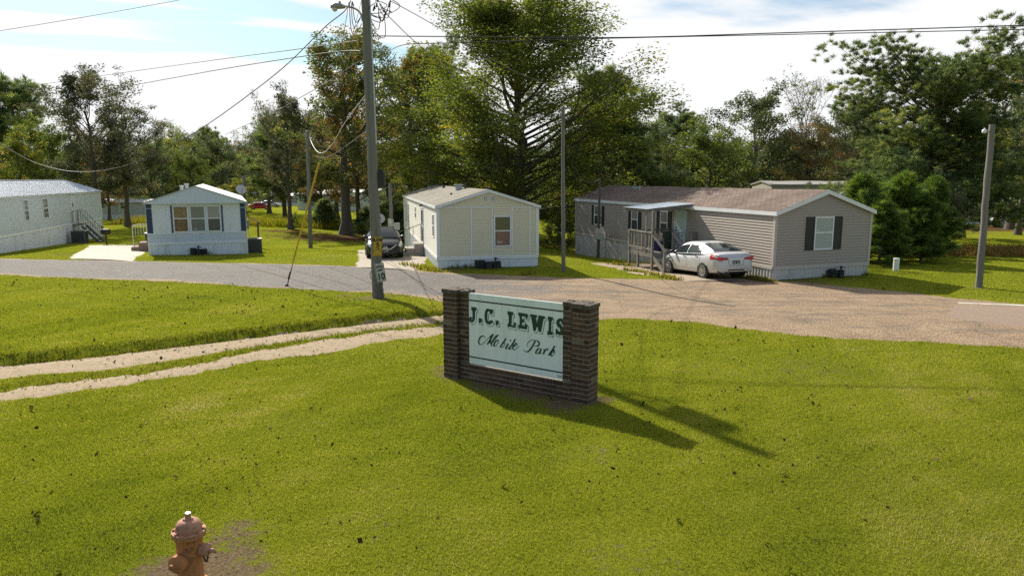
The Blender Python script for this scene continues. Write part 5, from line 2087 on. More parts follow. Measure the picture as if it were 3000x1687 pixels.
def condenser(label, base, rz, w=.85, hh=.85):
    o = thing('air_conditioner', label, 'air conditioner', base, rz)
    mb = MB()
    mb.box(-w / 2, w / 2, -w / 2, w / 2, 0, .06)
    mb.box(-w / 2 + .03, w / 2 - .03, -w / 2 + .03, w / 2 - .03, .06, hh - .06)
    for sx, sy in ((-1, -1), (1, -1), (-1, 1), (1, 1)):
        mb.box(sx * (w / 2 - .03) - .03, sx * (w / 2 - .03) + .03, sy * (w / 2 - .03) - .03, sy * (w / 2 - .03) + .03, .061, hh - .061)
    mb.build('case', acgrey, o)
    mb = MB()
    for i in range(13):
        x = -w / 2 + .1 + (w - .2) * i / 12
        for s in (-1, 1):
            mb.box(x - .013, x + .013, s * (w / 2 - .012) - .012, s * (w / 2 - .012) + .012, .07, hh - .07)
            mb.box(s * (w / 2 - .012) - .012, s * (w / 2 - .012) + .012, x - .013, x + .013, .07, hh - .07)
    mb.build('louvre', mat('condenser louvre', (.05, .055, .055), .5), o)
    mb = MB()
    mb.box(-w / 2, w / 2, -w / 2, w / 2, hh - .058, hh)
    mb.lathe([(.3, hh), (.28, hh + .03), (.06, hh + .05)], 18)
    mb.build('top_grille', acgrey, o)
    return o


b = HOME0.world((5.75, 14.85))
b = Vector((b[0], b[1], ground(*b)))
condenser('dark condenser unit in front of the metal steps of the pale blue home', b, H0[1] * math.pi / 180)
b = at(745, 724, 41)
b.z = ground(b.x, b.y)
condenser('dark condenser unit at the right side of the white home with navy panels', b, R(20), w=.86, hh=.84)
o = thing('concrete_steps', 'brown concrete steps at the left side door of the white home', 'steps', (H1[0][0], H1[0][1], 0), R(H1[1]))
for i, (x0, x1) in enumerate(((-1.35, -.95), (-.95, -.5), (-.5, -.03))):
    mb = MB()
    g = HOME1.gz((x0, 5.0, 0))
    mb.box(x0, x1 - .004, 4.6, 5.7, g - .1, g + .26 * (i + 1))
    bevel(mb.build('step', mat('brown concrete', (.24, .18, .14), .9, var=.2, scale=3), o), .015)
mb = MB()
g = HOME1.gz((-1.4, 5.9, 0))
mb.tube([(-1.35, 5.9, g), (-1.35, 5.9, g + 1.5), (-1.0, 5.9, g + 1.55), (-.1, 5.9, g + 1.55)], .02, 6)
for i in range(8):
    x = -1.2 + i * .15
    mb.bar((x, 5.9, g + .9), (x, 5.9, g + 1.55), .018, .018)
mb.build('railing', trim_white, o)
b = HOME1.world((-.45, 6.6))
o = thing('trash_bin', 'dark green lidded trash bin beside the concrete steps of the white home', 'trash bin', (b[0], b[1], ground(*b)), R(20))
mb = MB()
mb.add([(-.24, -.24, 0), (.24, -.24, 0), (.24, .24, 0), (-.24, .24, 0), (-.3, -.3, 1.0), (.3, -.3, 1.0), (.3, .3, 1.0), (-.3, .3, 1.0)], [(0, 3, 2, 1), (4, 5, 6, 7), (0, 1, 5, 4), (1, 2, 6, 5), (2, 3, 7, 6), (3, 0, 4, 7)])
mb.build('bin_body', plastic_green, o)
mb = MB()
mb.box(-.33, .33, -.33, .33, 1.0, 1.06)
mb.build('lid', mat('pale lid', (.35, .42, .40), .4), o)
# things on the porch
pw = lambda x, y: (*HOME3.world((x, y)), .44)
o = thing('storage_tub', 'dark blue plastic tub standing on the wooden porch', 'tub', pw(-1.55, 6.5), R(20))
mb = MB()
mb.lathe([(.20, .0), (.25, .42), (.27, .43), (.27, .46), (.24, .46), (.19, .03)], 16)
mb.build('tub', plastic_blue, o, smooth=False)
o = thing('porch_chair', 'black metal framed chair on the wooden porch near the door', 'chair', pw(-.75, 6.3), R(40))
mb = MB()
for x, y in ((-.22, -.2), (.22, -.2), (-.22, .2), (.22, .2)):
    mb.tube([(x, y, 0), (x, y, .44 if y < 0 else .88)], .014, 6)
mb.tube([(-.22, -.2, .44), (.22, -.2, .44), (.22, .2, .44), (-.22, .2, .44), (-.22, -.2, .44)], .014, 6)
mb.tube([(-.22, .2, .88), (.22, .2, .88)], .014, 6)
mb.tube([(-.22, .2, .68), (.22, .2, .68)], .014, 6)
mb.build('frame', black_iron, o)
mb = MB()
mb.box(-.22, .22, -.2, .2, .445, .465)
mb.build('seat', black_iron, o)
o = thing('trash_bin', 'dark green tall bin on the wooden porch against the wall', 'trash bin', pw(-.45, 7.35), R(10))
mb = MB()
mb.lathe([(.2, 0), (.26, .8), (.28, .82), (.28, .86), (.05, .92)], 16)
mb.build('bin_body', plastic_green, o)
b = at(757, 690, 47)
b.z = ground(b.x, b.y)
o = thing('handrail', 'dark wooden handrail post at the back steps of the white home', 'handrail', b)
mb = MB()
q = at(757, 652, 47) - b
mb.bar((0, 0, -.1), (0, 0, q.z), .09, .09)
mb.bar((-.7, .1, q.z + .45), (.2, .0, q.z - .05), .08, .05)
mb.build('rail', wood_dark, o)

# guy wire with a yellow guard
ga = G(840, 838)
o = thing('guy_wire', 'utility pole guy wire with a yellow plastic guard and anchor rod', 'guy wire', ga)
gt = P0 + onp(9.6) - Vector(ga)
gd = gt.normalized()
mb = MB()
mb.tube([gd * .55, gt], .007, 5)
mb.build('wire', cable_grey, o)
mb = MB()
mb.tube([gd * 1.05, gd * 4.9], .030, 8)
mb.build('guard', mat('yellow plastic', (.55, .36, .02), .45, var=.1), o)
mb = MB()
mb.tube([Vector((0, 0, -.1)), gd * .35], .02, 6)
mb.tube([gd * .3, gd * .62], [.035, .03], 8)
mb.tube([gd * .62 + Vector((.02, 0, 0)), gd * 1.05], .012, 5)
mb.lathe([(.07, -.02), (.07, .05), (.03, .08)], 10)
mb.build('anchor', black_iron, o)


# ------------------------------------------------------------------ wires
def wire(label, pts, r=.012, mt=cable_black, sm_=True, name='cable'):
    P = [at(*p) for p in pts]
    if sm_ and len(P) > 2:
        q = [P[0]] + P + [P[-1]]
        o_ = []
        for i in range(1, len(q) - 2):
            for j in range(8):
                t = j / 8
                a, b, c, d = q[i - 1], q[i], q[i + 1], q[i + 2]
                o_.append(.5 * ((2 * b) + (c - a) * t + (2 * a - 5 * b + 4 * c - d) * t * t + (3 * b - a - 3 * c + d) * t ** 3))
        P = o_ + [P[-1]]
    base = P[0].copy()
    mb = MB()
    mb.tube([p - base for p in P], r, 5)
    ob = mb.build(name, mt, None, True)
    ob.location = base
    return tag(ob, label, 'cable')


wire('upper black power cable running right from the tall utility pole', [(1075, 106, 22.8), (1300, 108, 22.5), (1800, 111, 21.8), (2300, 97, 21), (3000, 75, 20), (3300, 63, 19.5)], .016)
wire('lower black power cable running right from the tall utility pole', [(1078, 148, 22.8), (1130, 152, 22.8), (1185, 132, 22.7), (1300, 127, 22.5), (1800, 113, 21.8), (2300, 102, 21), (3000, 87, 20), (3300, 78, 19.5)], .013)
wire('thick sagging service cable dropping left from the lamp arm to the left frame edge', [(1028, 3, 22.7), (1008, 35, 22.9), (950, 82, 23.5), (840, 190, 25), (720, 285, 26.5), (585, 380, 28), (470, 445, 29), (350, 490, 29.5), (230, 504, 30), (110, 480, 30), (0, 420, 30), (-120, 335, 30)], .016, mat('dull cable', (.10, .10, .10), .6))
wire('upper long thin line crossing the left sky to the tall pole', [(1062, 118, 22.8), (870, 145, 30), (640, 175, 42), (300, 222, 62), (40, 260, 80)], .018, cable_black)
wire('lower long thin line crossing the left sky below its twin', [(1062, 150, 22.8), (940, 158, 26), (640, 205, 38), (375, 253, 52), (200, 285, 62)], .020, cable_black)
wire('faint high line in the upper left corner of the sky', [(-60, 98, 40), (0, 91, 39), (270, 47, 35), (530, 0, 31), (640, -22, 30)], .014, cable_grey)
wire('loose cable from the tall pole across the big tree to the thin bare pole', [(1120, 30, 22.7), (1160, 70, 23), (1210, 118, 24), (1300, 195, 25.5), (1400, 280, 27), (1500, 332, 28.3), (1570, 343, 29), (1650, 338, 29.7)], .013, cable_grey)
wire('thin line from the tall pole falling right into the big tree', [(1144, 8, 22.7), (1160, 12, 23), (1300, 90, 27), (1400, 150, 31), (1560, 232, 38), (1800, 312, 52), (1925, 345, 60)], .013, cable_grey)
wire('white looping service wire on the slim grey pole', [(905, 395, 50), (916, 425, 48), (932, 446, 46), (950, 446, 43), (975, 420, 38), (1010, 360, 32), (1085, 260, 23)], .020, mat('white insulated wire', (.6, .6, .6), .5))
wire('second looping service wire below the white one', [(906, 442, 50), (925, 458, 48), (950, 462, 45), (985, 448, 40), (1080, 380, 24)], .014, cable_black)
wire('thin slack wire hanging from the slim grey pole', [(908, 455, 50), (930, 480, 52), (965, 505, 54), (1010, 500, 58)], .018, cable_grey)
wire('faint line sloping down left behind the oak', [(1060, 175, 23), (960, 240, 27), (900, 275, 31), (800, 330, 38), (660, 395, 50)], .014, cable_grey)
wire('thin drop line from lamp arm area down behind the oak branches', [(1022, 8, 22.7), (1012, 70, 23.5), (1000, 130, 24), (985, 190, 26)], .010, cable_grey)
wire('service drop to the dark meter mast at the tan home', [(1650, 330, 29.7), (1660, 440, 31), (1700, 520, 33), (1735, 535, 34), (1757, 524, 35)], .012, cable_black)
wire('service wires into the meter pole by the cream home', [(1144, 545, 46), (1110, 560, 40), (1090, 545, 30), (1082, 520, 23)], .014, cable_black)


# ------------------------------------------------------------------ vehicles
def carpaint(name, col, metal=.35):
    return mat(name, col, .36, metal=metal, var=.03, coat=.3)


car_glass = mat('car glass', (.016, .026, .028), .08, var=.1, spec=.4)
chrome = mat('chrome', (.75, .76, .78), .12, metal=1.0, var=.02)
rubber = mat('tyre rubber', (.018, .018, .019), .8, var=.2)
rimm = mat('alloy rim', (.62, .63, .65), .25, metal=.8, var=.05)
black_plastic = mat('black trim plastic', (.012, .012, .014), .4)
red_lamp = mat('red tail lamp', (.42, .008, .02), .15, var=.2, coat=.6)
clear_lamp = mat('clear lamp', (.55, .57, .56), .12, var=.2, scale=20, coat=.6)
plate_m = mat('dark licence plate', (.02, .022, .03), .4)
plate_w = mat('plate marks', (.55, .55, .52), .5)

SEDAN = dict(body=[(-2.43, .36, .82, .66), (-2.41, .28, .93, .76), (-2.33, .29, 1.03, .83), (-2.15, .25, 1.075, .885), (-1.8, .22, 1.06, .912), (-1.3, .20, 1.02, .915), (-.6, .20, .985, .915), (.2, .20, .96, .915),
                   (.9, .20, .955, .915), (1.35, .20, .93, .912), (1.8, .21, .86, .895), (2.15, .23, .76, .84), (2.35, .20, .65, .74), (2.43, .22, .56, .60)],
             cabin=[(-2.02, 1.06, 1.075, .80, .70), (-1.7, 1.05, 1.23, .84, .62), (-1.25, 1.02, 1.39, .88, .60), (-.85, 1.0, 1.46, .90, .60), (-.3, .985, 1.49, .90, .61), (.15, .97, 1.475, .90, .61), (.55, .96, 1.41, .89, .62),
                    (.95, .955, 1.22, .87, .66), (1.38, .945, .96, .82, .72)],
             wheels=(-1.39, 1.39), wr=.335, ws=(.5, 1.30), bl=(-1.93, -1.02), sides=((-1.22, -.18), (-.10, .92)), doors=(-1.15, -.14, 1.02))


def make_car(name, label, loc, rz, paint, spec=SEDAN, cat='car', pitch=0.0, front=True, rear=True, group=None, dark_low=False):
    o = thing(name, label, cat, loc, rz, group)
    o.rotation_euler = (pitch, 0, rz)
    B, Cb = spec['body'], spec['cabin']
    by = [b[0] for b in B]

    def bst(y):
        return [float(np.interp(y, by, [b[k] for b in B])) for k in (1, 2, 3)]

    def half(y):
        zb, zt_, w = bst(y)
        hgt = zt_ - zb
        return [(0, zb), (.80 * w, zb), (.93 * w, zb + .04), (.985 * w, zb + .2 * hgt), (w, zb + .42 * hgt), (.995 * w, zb + .62 * hgt), (.97 * w, zb + .84 * hgt), (.91 * w, zt_ - .035), (.80 * w, zt_ - .004), (.45 * w, zt_ + .012), (0, zt_ + .018)]

    def bpt(y, k, off=0.0, side=1):
        h0 = half(y)
        i = min(int(k), len(h0) - 2)
        f = k - i
        x = h0[i][0] * (1 - f) + h0[i + 1][0] * f
        z = h0[i][1] * (1 - f) + h0[i + 1][1] * f
        tx, tz = h0[i + 1][0] - h0[i][0], h0[i + 1][1] - h0[i][1]
        l_ = math.hypot(tx, tz) + 1e-9
        zb, zt_, w = bst(y)
        end = max(0, abs(y) - 2.25) * 4
        return Vector((side * (x + off * tz / l_), y + math.copysign(off, y) * min(1, end), z - off * tx / l_))
    ys_ = sorted(set(by + list(np.linspace(by[0], by[-1], 40))))
    mb = MB()
    rings = []
    for y in ys_:
        hh = half(y)
        rings.append([Vector((x, y, z)) for x, z in hh] + [Vector((-x, y, z)) for x, z in hh[-2:0:-1]])
    n = len(rings[0])
    vs = [p for rg in rings for p in rg]
    fs = []
    for i in range(len(rings) - 1):
        for k in range(n):
            a, b = i * n + k, i * n + (k + 1) % n
            fs.append((a, b, b + n, a + n))
    fs.append(tuple(range(n))[::-1])
    fs.append(tuple((len(rings) - 1) * n + k for k in range(n)))
    mb.add(vs, fs)
    # cabin
    cyy = [c[0] for c in Cb]

    def cst(y):
        return [float(np.interp(y, cyy, [c[k] for c in Cb])) for k in (1, 2, 3, 4)]

    def cpt(y, s, t=None, off=0.0, side=1):
        """s in 0..1 climbs the side; t in 0..1 runs from the roof edge to the centre line"""
        zb, zt_, wb, wt = cst(y)
        hgt = max(.005, zt_ - zb)
        r = min(.10, hgt * .35)
        if t is None:
            x = wb + (wt + .03 - wb) * (s ** 1.25)
            z = zb + (hgt - r) * s
            nx, nz_ = .92, .38
        else:
            a = t * math.pi / 2
            x = (wt + .03) * (1 - t ** 1.6) if t < 1 else 0
            z = zt_ - r + r * math.sin(min(1, t * 1.9) * math.pi / 2)
            nx, nz_ = 0, 1
        return Vector((side * (x + off * nx), y, z + off * nz_))
    cys = sorted(set(cyy + list(np.linspace(cyy[0], cyy[-1], 60))))
    rings = []
    for y in cys:
        hf = [cpt(y, s) for s in (0, .25, .5, .75, 1)] + [cpt(y, 1, t) for t in (.15, .3, .5, .75, 1)]
        rings.append(hf + [Vector((-p.x, p.y, p.z)) for p in hf[-2::-1]])
    n2 = len(rings[0])
    vs = [p for rg in rings for p in rg]
    fs = []
    for i in range(len(rings) - 1):
        for k in range(n2 - 1):
            a, b = i * n2 + k, i * n2 + k + 1
            fs.append((a, b, b + n2, a + n2))
    mb.add(vs, fs)
    mb.build('body', paint, o, smooth=True).modifiers.new('e', 'EDGE_SPLIT').split_angle = R(42)

    def patch(nm, f, us, vs_, mt, par=None):
        m_ = MB()
        P = [[f(u, v) for v in vs_] for u in us]
        for i in range(len(us) - 1):
            for j in range(len(vs_) - 1):
                m_.add([P[i][j], P[i + 1][j], P[i + 1][j + 1], P[i][j + 1]], [(0, 1, 2, 3)])
        return m_.build(nm, mt, par or o, smooth=True)
    xs_ = list(np.linspace(-1, 1, 13))

    def roofp(y, q):
        t = 1 - abs(q)
        return cpt(y, 1, max(t, .12), .012, 1 if q >= 0 else -1)
    patch('windshield', lambda y, q: roofp(y, q * .93), list(np.linspace(*spec['ws'], 9)), xs_, car_glass)
    patch('rear_window', lambda y, q: roofp(y, q * .90), list(np.linspace(*spec['bl'], 9)), xs_, car_glass)
    for sd in (1, -1):
        for (y0, y1) in spec['sides']:
            patch('side_window', lambda y, s: cpt(y, s, None, .016, sd), list(np.linspace(y0, y1, 14)), [.10, .4, .7, .93], car_glass)
        for y in spec['doors']:
            m_ = MB()
            pl = [bpt(y, k, .004, sd) for k in np.linspace(3.2, 7, 8)]
            q = [p + Vector((0, .012, 0)) for p in pl]
            for i in range(len(pl) - 1):
                m_.add([pl[i], pl[i + 1], q[i + 1], q[i]], [(0, 1, 2, 3)])
            m_.build('door_seam', black_plastic, o)
        for y in (spec['doors'][0] + .25, spec['doors'][1] + .22):
            m_ = MB()
            c_ = bpt(y, 6.1, .015, sd)
            m_.tube([c_ + Vector((0, -.09, 0)), c_ + Vector((sd * .02, 0, 0)), c_ + Vector((0, .09, 0))], .016, 6)
            m_.build('door_handle', chrome, o)
        m_ = MB()
        c_ = cpt(.95, .1, None, .1, sd)
        m_.tube([c_ + Vector((-sd * .12, .03, -.02)), c_ + Vector((-sd * .02, 0, 0)), c_ + Vector((sd * .05, -.01, .02)), c_ + Vector((sd * .11, -.02, .02))], [.03, .07, .085, .05], 8)
        m_.build('mirror', black_plastic, o, smooth=True)
        # raised sill strip in the body paint
        patch('sill', lambda y, k: bpt(y, k, .012, sd), list(np.linspace(spec['wheels'][0] + .42, spec['wheels'][1] - .42, 5)), [2.4, 2.8, 3.1], paint)
        for wy in spec['wheels']:
            w = bst(wy)[2]
            m_ = MB()
            m_.cyl((sd * (w - .3), wy, spec['wr']), (sd * (w + .004), wy, spec['wr'] + .01), spec['wr'] * 1.17, n=30)
            m_.build('wheel_arch', black_plastic, o)
            m_ = MB()
            rr = spec['wr']
            M = Matrix.Translation((sd * (w - .19), wy, rr)) @ Matrix.Rotation(sd * R(90), 4, 'Y')
            m_.lathe([(rr * .6, 0), (rr * .95, .0), (rr, .03), (rr, .17), (rr * .95, .205), (rr * .72, .210), (rr * .70, .19), (rr * .3, .17)], 32, M=M)
            wh = m_.build('wheel', rubber, o, smooth=True)
            m_ = MB()
            m_.lathe([(rr * .69, .17), (rr * .69, .206), (rr * .63, .208), (rr * .61, .185)], 32, M=M)
            for i in range(10):
                a = 2 * math.pi * i / 10
                da = .11
                pts_ = [(rr * .14, a - .25), (rr * .62, a - da), (rr * .62, a + da), (rr * .14, a + .25)]
                lo = [M @ Vector((r_ * math.cos(t_), r_ * math.sin(t_), .19)) for r_, t_ in pts_]
                hi = [M @ Vector((r_ * math.cos(t_), r_ * math.sin(t_), .208)) for r_, t_ in pts_]
                m_.add(lo + hi, [(4, 5, 6, 7), (0, 1, 5, 4), (1, 2, 6, 5), (2, 3, 7, 6), (3, 0, 4, 7)])
            m_.lathe([(rr * .17, .19), (rr * .16, .215), (rr * .03, .216)], 16, M=M)
            m_.build('rim', rimm, wh)
    y0 = by[0]
    if rear:
        for sd in (1, -1):
            patch('taillight', lambda y, k: bpt(y, k, .012, sd), list(np.linspace(y0 + .005, y0 + .52, 8)), [5.35, 5.8, 6.2, 6.7], red_lamp)
            patch('lamp_inset', lambda y, k: bpt(y, k, .016, sd), list(np.linspace(y0 + .08, y0 + .34, 5)), [5.85, 6.05, 6.25], clear_lamp)
        zb, zt_, w = bst(y0)
        for sd in (1, -1):
            m_ = MB()
            m_.prism([(sd * .36, .80), (sd * .80, .775), (sd * .80, .92), (sd * .40, .885)], lambda a, z, d: (a, y0 - d, z), -.10, .014)
            m_.build('taillight', red_lamp, o)
        m_ = MB()
        m_.box(-.165, .165, y0 - .022, y0 - .002, .63, .765)
        pl = m_.build('licence_plate', plate_m, o)
        m_ = MB()
        for i in range(5):
            if i != 2:
                m_.box(-.14 + i * .056, -.105 + i * .056, y0 - .026, y0 - .0225, .66, .73 - .01 * (i % 2))
        m_.build('plate_mark', plate_w, pl)
        m_ = MB()
        m_.box(-.34, .34, y0 - .025, y0 - .001, .79, .815)
        m_.build('trunk_strip', chrome, o)
        m_ = MB()
        for sd in (1, -1):
            m_.bar((sd * .37, y0 - .003, .78), (sd * .30, y0 - .003, .56), .008, .008)
        m_.bar((-.30, y0 - .003, .56), (.30, y0 - .003, .56), .008, .008)
        m_.build('trunk_seam', black_plastic, o)
        patch('diffuser', lambda q, k: (lambda p: Vector((p[0], p[1], p[2])))((q * .80, y0 + .10 * abs(q) ** 3 - .012 - .0 * k, .28 + k)), list(np.linspace(-1, 1, 13)), [0.0, .06, .13], black_plastic)
        m_ = MB()
        m_.box(-.5, .5, y0 - .022, y0 - .010, .335, .35)
        m_.build('diffuser_strip', chrome, o)
        for sd in (1, -1):
            m_ = MB()
            m_.tube([(sd * .52, y0 + .2, .27), (sd * .52, y0 - .02, .265)], .035, 10)
            m_.build('exhaust', dark_metal, o)
    y1 = by[-1]
    if front:
        for sd in (1, -1):
            patch('headlight', lambda y, k: bpt(y, k, .010, sd), list(np.linspace(y1 - .52, y1 - .06, 8)), [5.6, 6.2, 6.8, 7.4], clear_lamp)
        zb, zt_, w = bst(y1)
        fn_ = lambda a, z, d: (a, y1 + d, z)
        m_ = MB()
        m_.prism([(-.45, .56), (.45, .56), (.30, .40), (-.30, .40)], fn_, -.02, .01)
        m_.prism([(-.62, .38), (.62, .38), (.5, .26), (-.5, .26)], fn_, -.12, .006)
        m_.build('grille', black_plastic, o)
        m_ = MB()
        ribbon(m_, [(-.52, .66), (-.24, .46), (.24, .46), (.52, .66)], .045, fn_, .016)
        m_.build('grille_chrome', chrome, o)
        m_ = MB()
        pts_ = [fn_(.075 * math.cos(a), .54 + .075 * math.sin(a), .022) for a in np.linspace(0, 2 * math.pi, 20)]
        m_.tube(pts_, .012, 6)
        m_.bar(fn_(-.1, .54, .022), fn_(.1, .54, .022), .015, .03)
        m_.build('emblem', chrome, o)
        m_ = MB()
        m_.box(-.155, .155, y1 + .008, y1 + .02, .30, .41)
        pl = m_.build('licence_plate', plate_m, o)
        m_ = MB()
        for i in range(6):
            m_.box(-.11 + i * .036, -.085 + i * .036, y1 + .0205, y1 + .024, .335, .365 + (.03 if i < 2 else 0))
        m_.build('plate_mark', plate_w, pl)
        for sd in (1, -1):
            m_ = MB()
            m_.lathe([(.045, 0), (.045, .02), (.01, .025)], 12, M=Matrix.Translation((sd * .56, y1 - .13, .36)) @ Matrix.Rotation(R(-90), 4, 'X'))
            m_.build('fog_lamp', clear_lamp, o)
    return o


SUV = dict(body=[(-2.3, .5, .95, .70), (-2.26, .38, 1.05, .82), (-2.1, .33, 1.12, .90), (-1.5, .30, 1.10, .93), (0, .30, 1.06, .93), (1.0, .30, 1.04, .93), (1.5, .30, 1.02, .92), (1.95, .32, .95, .88), (2.2, .36, .86, .78), (2.28, .45, .76, .66)],
           cabin=[(-2.2, 1.10, 1.14, .80, .70), (-1.95, 1.10, 1.48, .86, .66), (-1.6, 1.09, 1.62, .90, .66), (-.5, 1.07, 1.68, .91, .67), (.2, 1.06, 1.66, .91, .66), (.6, 1.05, 1.56, .90, .66), (1.0, 1.04, 1.32, .88, .68), (1.35, 1.02, 1.05, .84, .74)],
           wheels=(-1.35, 1.35), wr=.36, ws=(.5, 1.28), bl=(-2.15, -1.85), sides=((-1.75, -1.15), (-1.05, -.18), (-.10, .85)), doors=(-1.15, -.14, 1.0))
SALOON = dict(SEDAN)
SALOON['body'] = [(a * .93, b, c, d * .965) for a, b, c, d in SEDAN['body']]
SALOON['cabin'] = [(a * .93, b, c, d * .965, e * .965) for a, b, c, d, e in SEDAN['cabin']]
SALOON['wheels'] = (-1.30, 1.32)
SALOON['ws'] = (.47, 1.21)
SALOON['bl'] = (-1.79, -.95)
SALOON['sides'] = ((-1.14, -.17), (-.09, .86))

rw, fw = G(2056, 816), G(1964, 802)
hd = R(17.0)
f_ = Vector((-math.sin(hd), math.cos(hd), 0))
s_ = Vector((math.cos(hd), math.sin(hd), 0))
rwp = Vector((rw.x, rw.y, 0)) + s_ * .05
cen = rwp + f_ * 1.39 + s_ * .88
zr = ground(*(rwp + s_ * .9).xy)
zf = ground(*(rwp + f_ * 2.78 + s_ * .9).xy)
make_car('parked_car', 'silver-white sedan parked nose-in beside the wooden porch, seen from its rear corner', (cen.x, cen.y, (zr + zf) / 2 + .03), hd, carpaint('silver white paint', (.56, .57, .58)), pitch=math.atan2(zf - zr, 2.78))
c = G(1130, 762)
make_car('parked_car', 'black sedan facing the road behind the tall utility pole', (c.x - .52, c.y + 2.3, ground(c.x, c.y + 2.0) + .02), math.pi + R(13), mat('black paint', (.006, .007, .010), .22, var=.03, spec=.35), spec=SALOON, pitch=.035)
c = G(762, 614)
make_car('parked_car', 'bright red car far away beyond the mown field', (c.x, c.y, ground(c.x, c.y)), R(-75), carpaint('red paint', (.50, .03, .05), .1), spec=SALOON)
c = G(792, 607)
make_car('parked_car', 'silver car far away by the shaded beige trailer', (c.x, c.y, ground(c.x, c.y)), R(-82), carpaint('silver paint', (.55, .56, .58), .5))
c = G(2972, 668)
make_car('parked_car', 'white SUV parked under the oak at the right frame edge', (c.x + .6, c.y + 1.0, ground(c.x, c.y)), R(72), carpaint('white paint', (.68, .69, .70), .1), spec=SUV)
# ------------------------------------------------------------------ trees
bark = mat('grey brown bark', (.105, .085, .065), .95, var=.45, scale=4, stretch=(5, 5, .8), bump=.9, bscale=10)
bark_pine = mat('reddish pine bark', (.13, .095, .07), .95, var=.45, scale=5, stretch=(4, 4, 1.2), bump=.9, bscale=10)
LEAF = {  # most leaf colours lifted and greyed to stand in for haze
    'oak': leafmat('oak leaves', [(0, (0.0449, 0.0612, 0.0223)), (.45, (0.1020, 0.1265, 0.0346)), (.75, (0.1734, 0.1836, 0.0427)), (.9, (0.3060, 0.1938, 0.0570)), (1, (0.4080, 0.1734, 0.0672))], trans=0.42, gloss=.035),
    'sparse': leafmat('grey green leaves', [(0, (0.0408, 0.0490, 0.0325)), (.5, (0.0979, 0.1102, 0.0529)), (.85, (0.1734, 0.1591, 0.0692)), (1, (0.2856, 0.1836, 0.0896))], trans=0.38, gloss=.035),
    'broad': leafmat('yellow green leaves', [(0, (0.0430, 0.0693, 0.0201)), (.4, (0.1157, 0.1525, 0.0282)), (.75, (0.2066, 0.2253, 0.0362)), (.93, (0.3139, 0.2686, 0.0483)), (1, (0.3966, 0.2600, 0.0685))], trans=0.50, gloss=.035),
    'lush': leafmat('fresh green leaves', [(0, (0.0420, 0.0680, 0.0207)), (.5, (0.1136, 0.1515, 0.0299)), (1, (0.2360, 0.2318, 0.0428))], trans=0.48, gloss=.035),
    'dark': leafmat('dark green leaves', [(0, (0.0363, 0.0535, 0.0329)), (.55, (0.0931, 0.1216, 0.0470)), (.9, (0.1940, 0.2066, 0.0669)), (1, (0.3364, 0.2675, 0.0954))], trans=0.38, gloss=.035),
    'pine': leafmat('pine needles', [(0, (0.0595, 0.0901, 0.0447)), (.5, (0.1487, 0.1970, 0.0631)), (1, (0.3635, 0.3802, 0.0998))], trans=0.42, gloss=.035),
    'ypine': leafmat('young pine needles', [(0, (0.0578, 0.1012, 0.0236)), (.5, (0.1098, 0.1670, 0.0302)), (1, (0.2656, 0.3036, 0.0555))], trans=0.50, gloss=.035),
    'rust': leafmat('rusty leaves', [(0, (0.0513, 0.0485, 0.0287)), (.4, (0.1247, 0.1092, 0.0391)), (.75, (0.2053, 0.1488, 0.0528)), (1, (0.2932, 0.1442, 0.0597))], trans=0.44, gloss=.035),
    'silver': leafmat('silver green leaves', [(0, (.05, .07, .03)), (.5, (.11, .13, .055)), (1, (.2, .21, .10))], trans=.35),
}


def tube_np(pts, rad, n):
    pts = np.asarray(pts, float)
    rad = np.asarray(rad, float)
    d = np.gradient(pts, axis=0)
    d /= np.linalg.norm(d, axis=1)[:, None] + 1e-9
    ref = np.where(np.abs(d[:, 2:3]) > .9, np.array([[1., 0, 0]]), np.array([[0, 0, 1.]]))
    s = np.cross(d, ref)
    s /= np.linalg.norm(s, axis=1)[:, None] + 1e-9
    u = np.cross(s, d)
    a = np.linspace(0, 2 * np.pi, n, endpoint=False)
    V = pts[:, None, :] + rad[:, None, None] * (np.cos(a)[None, :, None] * s[:, None, :] + np.sin(a)[None, :, None] * u[:, None, :])
    m_ = len(pts)
    i = np.arange(m_ - 1)[:, None] * n
    k = np.arange(n)[None, :]
    F = np.stack([i + k, i + (k + 1) % n, i + n + (k + 1) % n, i + n + k], -1).reshape(-1, 4)
    return V.reshape(-1, 3), F


TOP = {}


class Wood:
    def __init__(s):
        s.V, s.F, s.n = [], [], 0

    def add(s, pts, rad, n=6):
        v, f = tube_np(pts, rad, n)
        s.V.append(v)
        s.F.append(f + s.n)
        s.n += len(v)


def limb(p, d, L, r0, r1, rng, seg=6, up=.15, wobble=.12):
    pts, rad = [np.array(p, float)], [r0]
    d = np.array(d, float)
    d /= np.linalg.norm(d)
    for i in range(seg):
        d = d + np.array([rng.normal(0, wobble), rng.normal(0, wobble), up / seg + rng.normal(0, wobble * .6)])
        d /= np.linalg.norm(d)
        pts.append(pts[-1] + d * L / seg)
        rad.append(r0 + (r1 - r0) * (i + 1) / seg)
    return np.array(pts), np.array(rad)


def leaf_quads(P, size, rng, droop=0.0, asp=.55):
    n = len(P)
    ax = rng.normal(0, 1, (n, 3))
    ax[:, 2] = ax[:, 2] * .7 - droop
    ax /= np.linalg.norm(ax, axis=1)[:, None]
    b = rng.normal(0, 1, (n, 3))
    b -= (b * ax).sum(1)[:, None] * ax
    b /= np.linalg.norm(b, axis=1)[:, None]
    s = size * rng.uniform(.6, 1.35, n)[:, None]
    return np.stack([P - ax * s * .5, P + b * s * asp * .5, P + ax * s * .5, P - b * s * asp * .5], 1).reshape(-1, 3)


